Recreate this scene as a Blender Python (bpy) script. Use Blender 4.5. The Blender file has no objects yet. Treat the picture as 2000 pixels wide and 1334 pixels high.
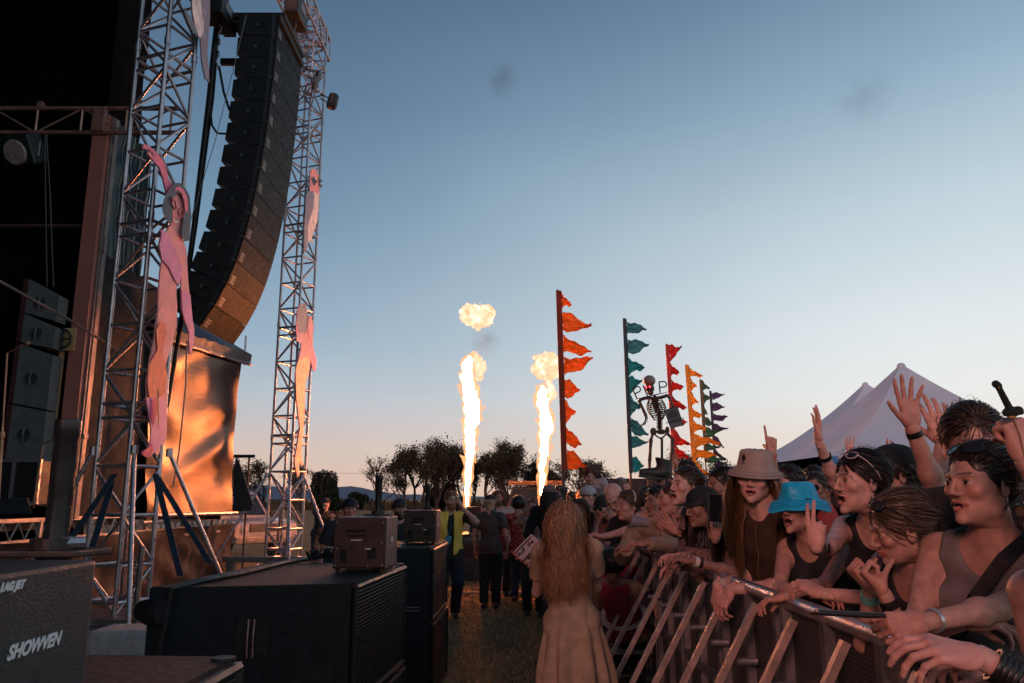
import bpy, bmesh, math, random
import numpy as np
from mathutils import Vector, Matrix
R = math.radians
sc = bpy.context.scene
col = sc.collection
rng = np.random.default_rng(7)
random.seed(7)

# ------------------------------------------------------------------ camera
PITCH = 11.2
CAMZ = 1.6
FP = 1555.0
cs, sn = math.cos(R(PITCH)), math.sin(R(PITCH))
def ray(px, py):
    u = (px - 1000) / FP; v = (667 - py) / FP
    return (u, cs - v * sn, sn + v * cs)
def P(px, py, Y):                      # the point seen at a pixel, at distance Y ahead
    x, y, z = ray(px, py)
    return Vector((x / y * Y, Y, CAMZ + z / y * Y))
def PX(px, py, X):                     # the same in the upright plane X = const
    x, y, z = ray(px, py)
    return Vector((X, y / x * X, CAMZ + z / x * X))
def PN(px, py, p0, n):                 # the same in any plane
    d = Vector(ray(px, py)); o = Vector((0, 0, CAMZ))
    t = (Vector(p0) - o).dot(n) / d.dot(n)
    return o + d * t
def PZ(px, py, Z):
    x, y, z = ray(px, py)
    t = (Z - CAMZ) / z
    return Vector((x * t, y * t, Z))
def lin(c):
    return tuple(((v / 255) / 12.92 if v / 255 <= 0.04045 else (((v / 255) + 0.055) / 1.055) ** 2.4) for v in c)

cam = bpy.data.cameras.new('camera'); co = bpy.data.objects.new('camera', cam); col.objects.link(co)
co.location = (0, 0, CAMZ); co.rotation_euler = (R(90 + PITCH), 0, 0)
cam.sensor_width = 36; cam.lens = FP / 2000 * 36; cam.clip_start = 0.05; cam.clip_end = 9000
sc.camera = co

# ------------------------------------------------------------------ materials
MATS = {}
def mat(name, rgb, rough=0.6, metal=0.0, var=0.25, scale=8.0, bump=0.0, bscale=None, spec=0.5, emit=None, es=0, sss=0, attr=False, coat=0, stretch=None, trans=0.0, ramp=None):
    if name in MATS: return MATS[name]
    m = bpy.data.materials.new(name); m.use_nodes = True
    nt = m.node_tree; b = nt.nodes['Principled BSDF']
    b.inputs['Roughness'].default_value = rough; b.inputs['Metallic'].default_value = metal
    b.inputs['Specular IOR Level'].default_value = spec
    if coat: b.inputs['Coat Weight'].default_value = coat
    tc = nt.nodes.new('ShaderNodeTexCoord')
    mp = nt.nodes.new('ShaderNodeMapping'); nt.links.new(tc.outputs['Object'], mp.inputs[0])
    if stretch: mp.inputs['Scale'].default_value = stretch
    n = nt.nodes.new('ShaderNodeTexNoise'); n.inputs['Scale'].default_value = scale; n.inputs['Detail'].default_value = 6
    nt.links.new(mp.outputs[0], n.inputs['Vector'])
    if attr:
        a = nt.nodes.new('ShaderNodeVertexColor'); a.layer_name = 'Col'; src = a.outputs[0]
    else:
        a = nt.nodes.new('ShaderNodeRGB'); a.outputs[0].default_value = (*rgb, 1); src = a.outputs[0]
    mr = nt.nodes.new('ShaderNodeMapRange'); mr.inputs[1].default_value = 0.3; mr.inputs[2].default_value = 0.7
    mr.inputs[3].default_value = 1 - var; mr.inputs[4].default_value = 1 + var
    nt.links.new(n.outputs[0], mr.inputs[0])
    mx = nt.nodes.new('ShaderNodeVectorMath'); mx.operation = 'SCALE'
    nt.links.new(src, mx.inputs[0]); nt.links.new(mr.outputs[0], mx.inputs['Scale'])
    nt.links.new(mx.outputs[0], b.inputs['Base Color'])
    rr = nt.nodes.new('ShaderNodeMapRange'); rr.inputs[1].default_value = 0.3; rr.inputs[2].default_value = 0.7
    rr.inputs[3].default_value = max(0.02, rough - 0.12 * (var > 0)); rr.inputs[4].default_value = min(1, rough + 0.12 * (var > 0))
    n2 = nt.nodes.new('ShaderNodeTexNoise'); n2.inputs['Scale'].default_value = scale * 2.3; n2.inputs['Detail'].default_value = 4
    nt.links.new(mp.outputs[0], n2.inputs['Vector']); nt.links.new(n2.outputs[0], rr.inputs[0]); nt.links.new(rr.outputs[0], b.inputs['Roughness'])
    if bump:
        n3 = nt.nodes.new('ShaderNodeTexNoise'); n3.inputs['Scale'].default_value = bscale or scale * 4; n3.inputs['Detail'].default_value = 5
        nt.links.new(mp.outputs[0], n3.inputs['Vector'])
        bp = nt.nodes.new('ShaderNodeBump'); bp.inputs['Strength'].default_value = min(1, bump * 2); bp.inputs['Distance'].default_value = bump * 0.05
        nt.links.new(n3.outputs[0], bp.inputs['Height']); nt.links.new(bp.outputs[0], b.inputs['Normal'])
    if sss:
        b.inputs['Subsurface Weight'].default_value = sss; b.inputs['Subsurface Radius'].default_value = (0.02, 0.007, 0.004)
        b.inputs['Subsurface Scale'].default_value = 0.5
    if emit:
        b.inputs['Emission Color'].default_value = (*emit, 1); b.inputs['Emission Strength'].default_value = es
    if trans:
        out = nt.nodes['Material Output']
        tr = nt.nodes.new('ShaderNodeBsdfTranslucent'); nt.links.new(mx.outputs[0], tr.inputs[0])
        ms = nt.nodes.new('ShaderNodeMixShader'); ms.inputs[0].default_value = trans
        nt.links.new(b.outputs[0], ms.inputs[1]); nt.links.new(tr.outputs[0], ms.inputs[2]); nt.links.new(ms.outputs[0], out.inputs[0])
    MATS[name] = m
    return m

# ------------------------------------------------------------------ mesh helpers
class MB:
    def __init__(s): s.v = []; s.f = []; s.m = []; s.cm = 0
    def add(s, vs, fs):
        o = len(s.v); s.v += [tuple(p) for p in vs]; s.f += [tuple(i + o for i in f) for f in fs]; s.m += [s.cm] * len(fs)
    def box(s, c, size, M=None, bev=0.0):
        hx, hy, hz = [d / 2 for d in size]; c = Vector(c)
        bm = bmesh.new(); bmesh.ops.create_cube(bm, size=1)
        for v in bm.verts: v.co = Vector((v.co.x * size[0], v.co.y * size[1], v.co.z * size[2]))
        if bev: bmesh.ops.bevel(bm, geom=bm.edges[:], offset=bev, segments=2, profile=0.6, affect='EDGES')
        bm.verts.index_update()
        vs = [(c + (M @ v.co if M else v.co)) for v in bm.verts]
        s.add(vs, [[v.index for v in f.verts] for f in bm.faces]); bm.free()
    def hexa(s, p):                     # 8 corners: bottom ring 4, top ring 4
        s.add(p, [(0, 3, 2, 1), (4, 5, 6, 7), (0, 1, 5, 4), (1, 2, 6, 5), (2, 3, 7, 6), (3, 0, 4, 7)])
    def tube(s, pts, r, n=8, caps=True, flat=1.0):
        pts = [Vector(p) for p in pts]
        rs = r if isinstance(r, (list, tuple)) else [r] * len(pts)
        vs = []; up = None
        for i, p in enumerate(pts):
            d = (pts[min(i + 1, len(pts) - 1)] - pts[max(i - 1, 0)])
            if d.length < 1e-9: d = Vector((0, 0, 1))
            d.normalize()
            if up is None: up = Vector((0, 0, 1)) if abs(d.z) < 0.9 else Vector((1, 0, 0))
            a = d.cross(up)
            if a.length < 1e-4: a = d.orthogonal()
            a.normalize(); b = a.cross(d); up = b
            for k in range(n):
                t = 2 * math.pi * k / n
                vs.append(p + a * (math.cos(t) * rs[i]) + b * (math.sin(t) * rs[i] * flat))
        fs = []
        for i in range(len(pts) - 1):
            for k in range(n):
                fs.append((i * n + k, i * n + (k + 1) % n, (i + 1) * n + (k + 1) % n, (i + 1) * n + k))
        if caps: fs += [tuple(range(n - 1, -1, -1)), tuple((len(pts) - 1) * n + k for k in range(n))]
        s.add(vs, fs)
    def lathe(s, prof, M=None, n=24, arc=None):
        vs = []; m = len(prof)
        for k in range(n):
            t = 2 * math.pi * k / n
            for (r, z) in prof:
                p = Vector((r * math.cos(t), r * math.sin(t), z)); vs.append(M @ p if M else p)
        fs = []
        for k in range(n):
            for i in range(m - 1):
                a = k * m + i; b = ((k + 1) % n) * m + i
                fs.append((a, b, b + 1, a + 1))
        s.add(vs, fs)
    def ball(s, c, r, n=12, M=None):
        r = r if isinstance(r, (tuple, list)) else (r, r, r); c = Vector(c)
        vs = []; fs = []; rows = max(6, n // 2 + 2)
        for i in range(rows + 1):
            ph = math.pi * i / rows
            for k in range(n):
                t = 2 * math.pi * k / n
                p = Vector((r[0] * math.sin(ph) * math.cos(t), r[1] * math.sin(ph) * math.sin(t), r[2] * math.cos(ph)))
                vs.append(c + (M @ p if M else p))
        for i in range(rows):
            for k in range(n):
                fs.append((i * n + k, (i + 1) * n + k, (i + 1) * n + (k + 1) % n, i * n + (k + 1) % n))
        s.add(vs, fs)
    def slab(s, poly, nrm, th):        # closed outline -> plate of real thickness
        n = len(poly); nrm = Vector(nrm).normalized() * th
        a = [Vector(p) for p in poly]
        s.add([*a, *[p - nrm for p in a]], [tuple(range(n)), tuple(range(2 * n - 1, n - 1, -1))] + [(i, n + i, n + (i + 1) % n, (i + 1) % n) for i in range(n)])
    def build(s, name, mats, parent=None, smooth=False, loc=None):
        me = bpy.data.meshes.new(name)
        vs = s.v
        if loc is not None: vs = [(a - loc[0], b - loc[1], c - loc[2]) for a, b, c in vs]
        me.from_pydata(vs, [], s.f)
        mats = mats if isinstance(mats, (list, tuple)) else [mats]
        for m in mats: me.materials.append(m)
        if len(mats) > 1: me.polygons.foreach_set('material_index', s.m)
        bm = bmesh.new(); bm.from_mesh(me); bmesh.ops.recalc_face_normals(bm, faces=bm.faces[:]); bm.to_mesh(me); bm.free()
        if smooth:
            me.polygons.foreach_set('use_smooth', [True] * len(me.polygons))
            me.set_sharp_from_angle(angle=R(40))
        o = bpy.data.objects.new(name, me); col.objects.link(o)
        if loc is not None: o.location = loc
        if parent is not None: adopt(o, parent)
        return o
def adopt(o, parent):
    bpy.context.view_layer.update() if False else None
    o.parent = parent
    if parent.type == 'EMPTY': o.location = Vector(o.location) - parent.location if parent.rotation_euler.z == 0 else o.location
def tag(o, label=None, cat=None, group=None, kind=None):
    if label: o['label'] = label
    if cat: o['category'] = cat
    if group: o['group'] = group
    if kind: o['kind'] = kind
    return o
def thing(name, loc, label, cat, group=None):
    o = bpy.data.objects.new(name, None); col.objects.link(o); o.location = loc
    o.empty_display_size = 0.1
    return tag(o, label, cat, group)
def npmesh(name, V, Q, mats, T=None, cols=None, parent=None, smooth=True, mi=None):
    me = bpy.data.meshes.new(name)
    V = np.asarray(V, np.float32); nq = 0 if Q is None else len(Q); ntr = 0 if T is None else len(T)
    me.vertices.add(len(V)); me.vertices.foreach_set('co', V.ravel())
    loops = []; starts = []
    if nq: loops.append(np.asarray(Q, np.int32).ravel()); starts.append(np.arange(nq) * 4)
    if ntr: loops.append(np.asarray(T, np.int32).ravel()); starts.append(nq * 4 + np.arange(ntr) * 3)
    lp = np.concatenate(loops); me.loops.add(len(lp)); me.loops.foreach_set('vertex_index', lp)
    me.polygons.add(nq + ntr); me.polygons.foreach_set('loop_start', np.concatenate(starts).astype(np.int32))
    me.polygons.foreach_set('use_smooth', np.full(nq + ntr, smooth))
    for m in (mats if isinstance(mats, (list, tuple)) else [mats]): me.materials.append(m)
    if mi is not None: me.polygons.foreach_set('material_index', np.asarray(mi, np.int32))
    if cols is not None:
        ca = me.color_attributes.new('Col', 'FLOAT_COLOR', 'POINT')
        c4 = np.ones((len(V), 4), np.float32); c4[:, :3] = cols; ca.data.foreach_set('color', c4.ravel())
    me.update(calc_edges=True); me.validate()
    o = bpy.data.objects.new(name, me); col.objects.link(o)
    if parent is not None: adopt(o, parent)
    return o

# ------------------------------------------------------------------ signed-distance modelling
def _smin(a, b, k):
    if k <= 0: return np.minimum(a, b)
    h = np.clip(0.5 + 0.5 * (b - a) / k, 0, 1)
    return b + (a - b) * h - k * h * (1 - h)
def fcap(x, y, z, a, b, r1, r2, flat=False):
    ba = b - a; L2 = float(ba @ ba) + 1e-12
    t = ((x - a[0]) * ba[0] + (y - a[1]) * ba[1] + (z - a[2]) * ba[2]) / L2
    tc = np.clip(t, 0, 1)
    d = np.sqrt((x - a[0] - tc * ba[0]) ** 2 + (y - a[1] - tc * ba[1]) ** 2 + (z - a[2] - tc * ba[2]) ** 2) - (r1 + (r2 - r1) * tc)
    if flat: d = np.maximum(d, (t - 1) * math.sqrt(L2))
    return d
def fell(x, y, z, c, r, M):
    X = x - c[0]; Y = y - c[1]; Z = z - c[2]
    if M is not None:
        X, Y, Z = (M[0, 0] * X + M[1, 0] * Y + M[2, 0] * Z, M[0, 1] * X + M[1, 1] * Y + M[2, 1] * Z, M[0, 2] * X + M[1, 2] * Y + M[2, 2] * Z)
    k0 = np.sqrt((X / r[0]) ** 2 + (Y / r[1]) ** 2 + (Z / r[2]) ** 2)
    k1 = np.sqrt((X / r[0] ** 2) ** 2 + (Y / r[1] ** 2) ** 2 + (Z / r[2] ** 2) ** 2) + 1e-9
    return k0 * (k0 - 1) / k1
def cap(a, b, r1, r2=None, k=0.02, op='+', flat=False, tag=''):
    return dict(t='c', a=np.array(a, float), b=np.array(b, float), r1=r1, r2=r1 if r2 is None else r2, k=k, op=op, flat=flat, tag=tag)
def ell(c, r, M=None, k=0.02, op='+', tag=''):
    return dict(t='e', c=np.array(c, float), r=tuple(r) if not isinstance(r, (int, float)) else (r, r, r), M=None if M is None else np.array(M, float), k=k, op=op, tag=tag)
def pl(p, n, k=0.004):                  # keep the side the normal points away from
    return dict(t='p', p=np.array(p, float), n=np.array(n, float), k=k, op='*', tag='')
def sdf_mesh(prims, h, off=0.0, noise=None):
    los = []; his = []
    for p in prims:
        if p['op'] != '+': continue
        if p['t'] == 'c':
            r = max(p['r1'], p['r2']) + off
            los.append(np.minimum(p['a'], p['b']) - r); his.append(np.maximum(p['a'], p['b']) + r)
        else:
            r = max(p['r']) + off if p['M'] is not None else np.array(p['r']) + off
            los.append(p['c'] - r); his.append(p['c'] + r)
    lo = np.min(los, 0) - 3 * h - 0.01; hi = np.max(his, 0) + 3 * h + 0.01
    dim = np.ceil((hi - lo) / h).astype(int) + 1
    F = np.full(dim, 0.3, np.float32)
    ax = [(lo[i] + h * np.arange(dim[i])).astype(np.float32) for i in range(3)]
    for p in prims:
        k = p['k']
        if p['t'] == 'p': blo, bhi = lo, hi
        elif p['t'] == 'c':
            r = max(p['r1'], p['r2']) + off + k + 3 * h; blo = np.minimum(p['a'], p['b']) - r; bhi = np.maximum(p['a'], p['b']) + r
        else:
            r = (max(p['r']) if p['M'] is not None else np.array(p['r'])) + off + k + 3 * h; blo = p['c'] - r; bhi = p['c'] + r
        i0 = np.clip(np.floor((blo - lo) / h).astype(int), 0, dim); i1 = np.clip(np.ceil((bhi - lo) / h).astype(int) + 1, 0, dim)
        if np.any(i1 <= i0): continue
        sl = tuple(slice(i0[j], i1[j]) for j in range(3))
        x = ax[0][sl[0]][:, None, None]; y = ax[1][sl[1]][None, :, None]; z = ax[2][sl[2]][None, None, :]
        if p['t'] == 'c': d = fcap(x, y, z, p['a'], p['b'], p['r1'] + (off if p['op'] == '+' else 0), p['r2'] + (off if p['op'] == '+' else 0), p['flat'])
        elif p['t'] == 'e': d = fell(x, y, z, p['c'], tuple(q + (off if p['op'] == '+' else 0) for q in p['r']), p['M'])
        else: d = (x - p['p'][0]) * p['n'][0] + (y - p['p'][1]) * p['n'][1] + (z - p['p'][2]) * p['n'][2]
        if p['op'] == '+': F[sl] = _smin(F[sl], d, k)
        elif p['op'] == '-': F[sl] = -_smin(-F[sl], d, k)
        else: F[sl] = -_smin(-F[sl], -d, k)
    if noise is not None:
        F = F + noise(ax[0][:, None, None], ax[1][None, :, None], ax[2][None, None, :])
    F[0] = F[-1] = 0.1; F[:, 0] = F[:, -1] = 0.1; F[:, :, 0] = F[:, :, -1] = 0.1
    S = F < 0
    c0 = np.zeros(np.array(S.shape) - 1, np.int8)
    sh = [(i, j, k) for i in (0, 1) for j in (0, 1) for k in (0, 1)]
    def sub(A, s): return A[s[0]:A.shape[0] - 1 + s[0], s[1]:A.shape[1] - 1 + s[1], s[2]:A.shape[2] - 1 + s[2]]
    for s_ in sh: c0 += sub(S, s_)
    act = (c0 > 0) & (c0 < 8); idx = np.argwhere(act)
    if len(idx) == 0: return np.zeros((0, 3)), np.zeros((0, 4), int)
    acc = np.zeros((len(idx), 3)); cnt = np.zeros(len(idx))
    cv = [F[idx[:, 0] + s_[0], idx[:, 1] + s_[1], idx[:, 2] + s_[2]] for s_ in sh]
    for a in range(8):
        for b in range(a + 1, 8):
            if sum(abs(sh[a][q] - sh[b][q]) for q in range(3)) != 1: continue
            fa, fb = cv[a], cv[b]; m = (fa < 0) != (fb < 0)
            t = np.where(m, fa / (fa - fb + 1e-20), 0)
            for q in range(3): acc[:, q] += np.where(m, sh[a][q] + t * (sh[b][q] - sh[a][q]), 0)
            cnt += m
    V = lo + h * (idx + acc / cnt[:, None])
    ids = np.full(act.shape, -1, np.int64); ids[act] = np.arange(len(idx))
    Q = []
    for axx in range(3):
        A = np.take(S, np.arange(S.shape[axx] - 1), axx); B = np.take(S, np.arange(1, S.shape[axx]), axx)
        e = np.argwhere(A != B)
        o1, o2 = [q for q in range(3) if q != axx]
        e = e[(e[:, o1] > 0) & (e[:, o2] > 0) & (e[:, o1] < ids.shape[o1]) & (e[:, o2] < ids.shape[o2])]
        def g(d1, d2):
            w = e.copy(); w[:, o1] -= d1; w[:, o2] -= d2; return ids[w[:, 0], w[:, 1], w[:, 2]]
        q = np.stack([g(1, 1), g(0, 1), g(0, 0), g(1, 0)], 1)
        ins = A[e[:, 0], e[:, 1], e[:, 2]]
        if axx == 1: ins = ~ins
        q[~ins] = q[~ins][:, ::-1]; Q.append(q[(q >= 0).all(1)])
    return V, np.concatenate(Q)
def relax(V, Q, it=1, lam=0.5):
    n = len(V)
    for _ in range(it):
        acc = np.zeros_like(V); c = np.zeros(n)
        for i in range(4):
            for j in (1, 3):
                np.add.at(acc, Q[:, i], V[Q[:, (i + j) % 4]]); np.add.at(c, Q[:, i], 1)
        V = V * (1 - lam) + lam * acc / np.maximum(c, 1)[:, None]
    return V
# ------------------------------------------------------------------ heads, hands, hair, people
_HC = {}
def head_tpl(sex, mouth, res):
    key = (sex, mouth, res)
    if key in _HC: return _HC[key]
    f = sex == 'f'; jw = 0.9 if f else 1.0; oy = {'open': 0.016, 'smile': 0.006, 'shut': 0.0, 'part': 0.006}[mouth]
    pr = [ell((0, -.018, .034), (.074, .094, .082), k=.01),
          ell((0, .022, -.028), (.060 * jw, .064, .084), k=.03),
          ell((0, .036, -.074 - oy * .5), (.044 * jw, .046, .036), k=.02),
          ell((0, .074, -.098 - oy), (.017 * jw, .015, .013), k=.02)]
    for s in (-1, 1):
        pr += [ell((s * .046 * jw, .0, -.062), (.018, .024, .026), k=.025),
               ell((s * .042, .062, -.022), (.020, .018, .018), k=.022),
               cap((s * .012, .088, .018), (s * .042, .074, .020), .008 if f else .0105, .007, k=.014)]
    pr.append(cap((0, -.028, -.05), (0, -.034, -.095), .045 if f else .053, .040 if f else .047, k=.03))
    for s in (-1, 1): pr.append(ell((s * .032, .096, -.001), (.019, .016, .0135), k=.012, op='-'))
    pr += [cap((0, .089, .010), (0, .1045 if f else .109, -.029), .0055, .0078, k=.010), ell((0, .1045, -.031), (.0088, .0082, .0075), k=.006)]
    for s in (-1, 1):
        pr += [ell((s * .012, .095, -.035), (.0075, .010, .0065), k=.006),
               ell((s * .032, .0725, -.002), (.0145, .0135, .0135), k=.003)]
    lz = -.070 - oy
    if mouth in ('open', 'smile', 'part'):
        pr.append(ell((0, .090, -.0605 - oy * .5), (.019 if mouth != 'part' else .013, .022, .005 + oy * .55), k=.005, op='-'))
    w = .026 if mouth == 'smile' else .021; cu = .004 if mouth == 'smile' else 0
    for s in (-1, 1):
        pr += [cap((s * w, .080, -.062 + cu), (s * .005, .0945, -.0555), .003, .0043, k=.006),
               cap((s * w * .95, .079, -.064 + cu), (0, .0915, lz), .003, .0050, k=.006)]
    for s in (-1, 1):
        M = Matrix.Rotation(R(s * -18), 3, 'Z') @ Matrix.Rotation(R(10), 3, 'X')
        pr += [ell((s * .0765, -.006, -.010), (.008, .019, .031), M=np.array(M), k=.005),
               ell((s * .084, -.002, -.006), (.006, .010, .018), M=np.array(M), k=.004, op='-')]
    V, Q = sdf_mesh(pr, res)
    if res <= .004: V = relax(V, Q, 1, .35)
    x, y, z = V.T; ax = np.abs(x)
    W = {}
    def seg(x0, y0, z0, x1, y1, z1):
        a = np.array([x0, y0, z0]); b = np.array([x1, y1, z1]); q = V.copy(); q[:, 0] = ax; ba = b - a
        t = np.clip(((q - a) @ ba) / (ba @ ba), 0, 1); return np.linalg.norm(q - a - t[:, None] * ba, axis=1)
    sm = lambda d, r: np.clip((r - d) / (r * .45), 0, 1)
    W['lip'] = np.maximum(sm(seg(w, .080, -.062, .003, .0945, -.0555), .0088), sm(seg(w * .95, .079, -.064, 0, .0915, lz), .0095)) * (y > .06)
    W['brow'] = sm(seg(.014, .092, .0205, .044, .078, .024), .0070 if not f else .0055) * .7
    de = np.sqrt((ax - .032) ** 2 + (y - .0725) ** 2 + (z + .002) ** 2)
    ey = (de < .0175) & (y > .078) & (np.abs(z + .002) < .0050 - 18 * (ax - .032) ** 2)
    W['white'] = ey * 1.0
    W['iris'] = (ey & (np.hypot(ax - .032, z + .002) < .0062)) * 1.0
    W['lash'] = ((de < .019) & (y > .078) & (np.abs(z - .0050) < .0030)) * .8
    mth = (ax < .019) & (np.abs(z + .0605 + oy * .5) < .004 + oy * .55) & (y < .089) & (y > .055)
    W['mouth'] = (mth & (mouth != 'shut')) * 1.0
    W['teeth'] = (mth & (z > -.0605) & (mouth in ('open', 'smile'))) * 1.0
    W['scalp'] = np.clip((z - (.052 + (y - .06) * .9)) / .01, 0, 1) * (y > -.2) * 1.0
    W['scalp'] = np.maximum(W['scalp'], np.clip((-.012 - y) / .01, 0, 1) * (z > -.07) * (ax < .0775))
    bd = np.clip((y - .0) / .02, 0, 1) * np.clip((-.040 - z) / .012, 0, 1) * (z > -.125)
    W['beard'] = bd * (1 - W['lip'])
    W['flush'] = sm(np.sqrt((ax - .045) ** 2 + (y - .07) ** 2 + (z + .025) ** 2), .03) * .5 + sm(np.linalg.norm(V - np.array([0, .115, -.03]), axis=1), .02) * .5
    _HC[key] = (V, Q, W)
    return _HC[key]

HP = {  # curls (mcp, pip, dip) per finger index..pinky, spread, thumb (out, fwd, curl)
 'open': ([(4, 6, 4), (2, 5, 4), (4, 6, 4), (8, 10, 6)], (11, 2, -8, -20), (48, 12, 8)),
 'flat': ([(8, 8, 5), (6, 6, 4), (8, 8, 5), (12, 10, 8)], (3, 1, -2, -5), (28, 18, 10)),
 'relax': ([(22, 28, 15), (28, 32, 18), (34, 36, 20), (40, 38, 22)], (5, 1, -3, -7), (32, 26, 18)),
 'fist': ([(78, 95, 55), (82, 98, 55), (84, 98, 55), (86, 95, 55)], (2, 0, -2, -4), (18, 55, 45)),
 'point': ([(3, 5, 3), (80, 98, 55), (84, 98, 55), (86, 95, 55)], (2, 0, -2, -4), (18, 55, 45)),
 'peace': ([(12, 10, 6), (10, 12, 6), (75, 92, 50), (80, 92, 50)], (5, 1, -2, -4), (20, 50, 40)),
 'grip': ([(45, 55, 30), (50, 58, 30), (52, 60, 32), (50, 60, 34)], (4, 1, -3, -6), (34, 48, 22)),
 'reach': ([(20, 18, 12), (12, 26, 16), (22, 30, 18), (14, 38, 20)], (10, 3, -5, -14), (40, 30, 14)),
}
_HD = {}
def hand_tpl(pose, res):
    key = (pose, res)
    if key in _HD: return _HD[key]
    curls, spread, th = HP[pose]
    pr = [cap((0, 0, -.032), (0, 0, .010), .011, .0215, k=.01)]
    kn = [(.029, .0, .089), (.0095, -.002, .094), (-.0105, -.001, .090), (-.029, .003, .081)]
    ln = [(.042, .025, .021), (.046, .029, .022), (.042, .027, .022), (.034, .020, .019)]
    for i in range(4):
        x, y, z = kn[i]
        pr.append(cap((x * .45, 0, .012), (x, y, z), .0135, .0105, k=.012))
    pr.append(ell((.020, .011, .040), (.017, .013, .030), k=.012)); pr.append(ell((-.020, .009, .038), (.014, .011, .030), k=.012))
    for i in range(4):
        p = Vector(kn[i]); ang = 0; s = R(spread[i]); r = [.0092, .0082, .0074, .0062] if i != 3 else [.0082, .0072, .0065, .0054]
        for j in range(3):
            ang += R(curls[i][j])
            d = Vector((math.sin(s) * math.cos(ang), math.sin(ang), math.cos(s) * math.cos(ang)))
            q = p + d * ln[i][j]
            pr.append(cap(p, q, r[j] + .0006, r[j + 1], k=.0035))
            p = q
    o, fw, cu = th; o = R(o); fw = R(fw)
    p = Vector((.020, .006, .018))
    d = Vector((math.sin(o) * math.cos(fw), math.sin(fw), math.cos(o) * math.cos(fw)))
    q = p + d * .044; pr.append(cap(p, q, .0145, .0108, k=.012))
    o2 = o - R(cu) * .6; fw2 = fw + R(cu) * .4
    d2 = Vector((math.sin(o2) * math.cos(fw2), math.sin(fw2), math.cos(o2) * math.cos(fw2)))
    q2 = q + d2 * .034; pr.append(cap(q, q2, .0104, .0092, k=.004))
    o3 = o2 - R(cu) * .8; d3 = Vector((math.sin(o3) * math.cos(fw2), math.sin(fw2), math.cos(o3) * math.cos(fw2)))
    pr.append(cap(q2, q2 + d3 * .027, .0092, .0072, k=.003))
    pr.append(dict(t='p', p=np.array((0, 0, -.035)), n=np.array((0, 0, -1.)), k=.003, op='*', tag=''))
    pr[-1]['p'] = np.array((0, 0, -.05))
    V, Q = sdf_mesh(pr, res)
    _HD[key] = (V, Q)
    return _HD[key]

def nrm(v): v = np.asarray(v, float); return v / (np.linalg.norm(v) + 1e-12)
def ik(a, w, l1, l2, hint):
    a = np.asarray(a, float); w = np.asarray(w, float); d = w - a; L = np.linalg.norm(d)
    mx = (l1 + l2) * .995
    if L > mx: w = a + d / L * mx; d = w - a; L = mx
    u = d / L; x = (l1 * l1 - l2 * l2 + L * L) / (2 * L); y = math.sqrt(max(l1 * l1 - x * x, 0))
    h = np.asarray(hint, float); h = h - u * (h @ u); h = nrm(h)
    return a + u * x + h * y, w
def fdir(yaw, pitch=0):
    a = R(yaw); p = R(pitch); return np.array([math.sin(a) * math.cos(p), -math.cos(a) * math.cos(p), math.sin(p)])

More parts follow.
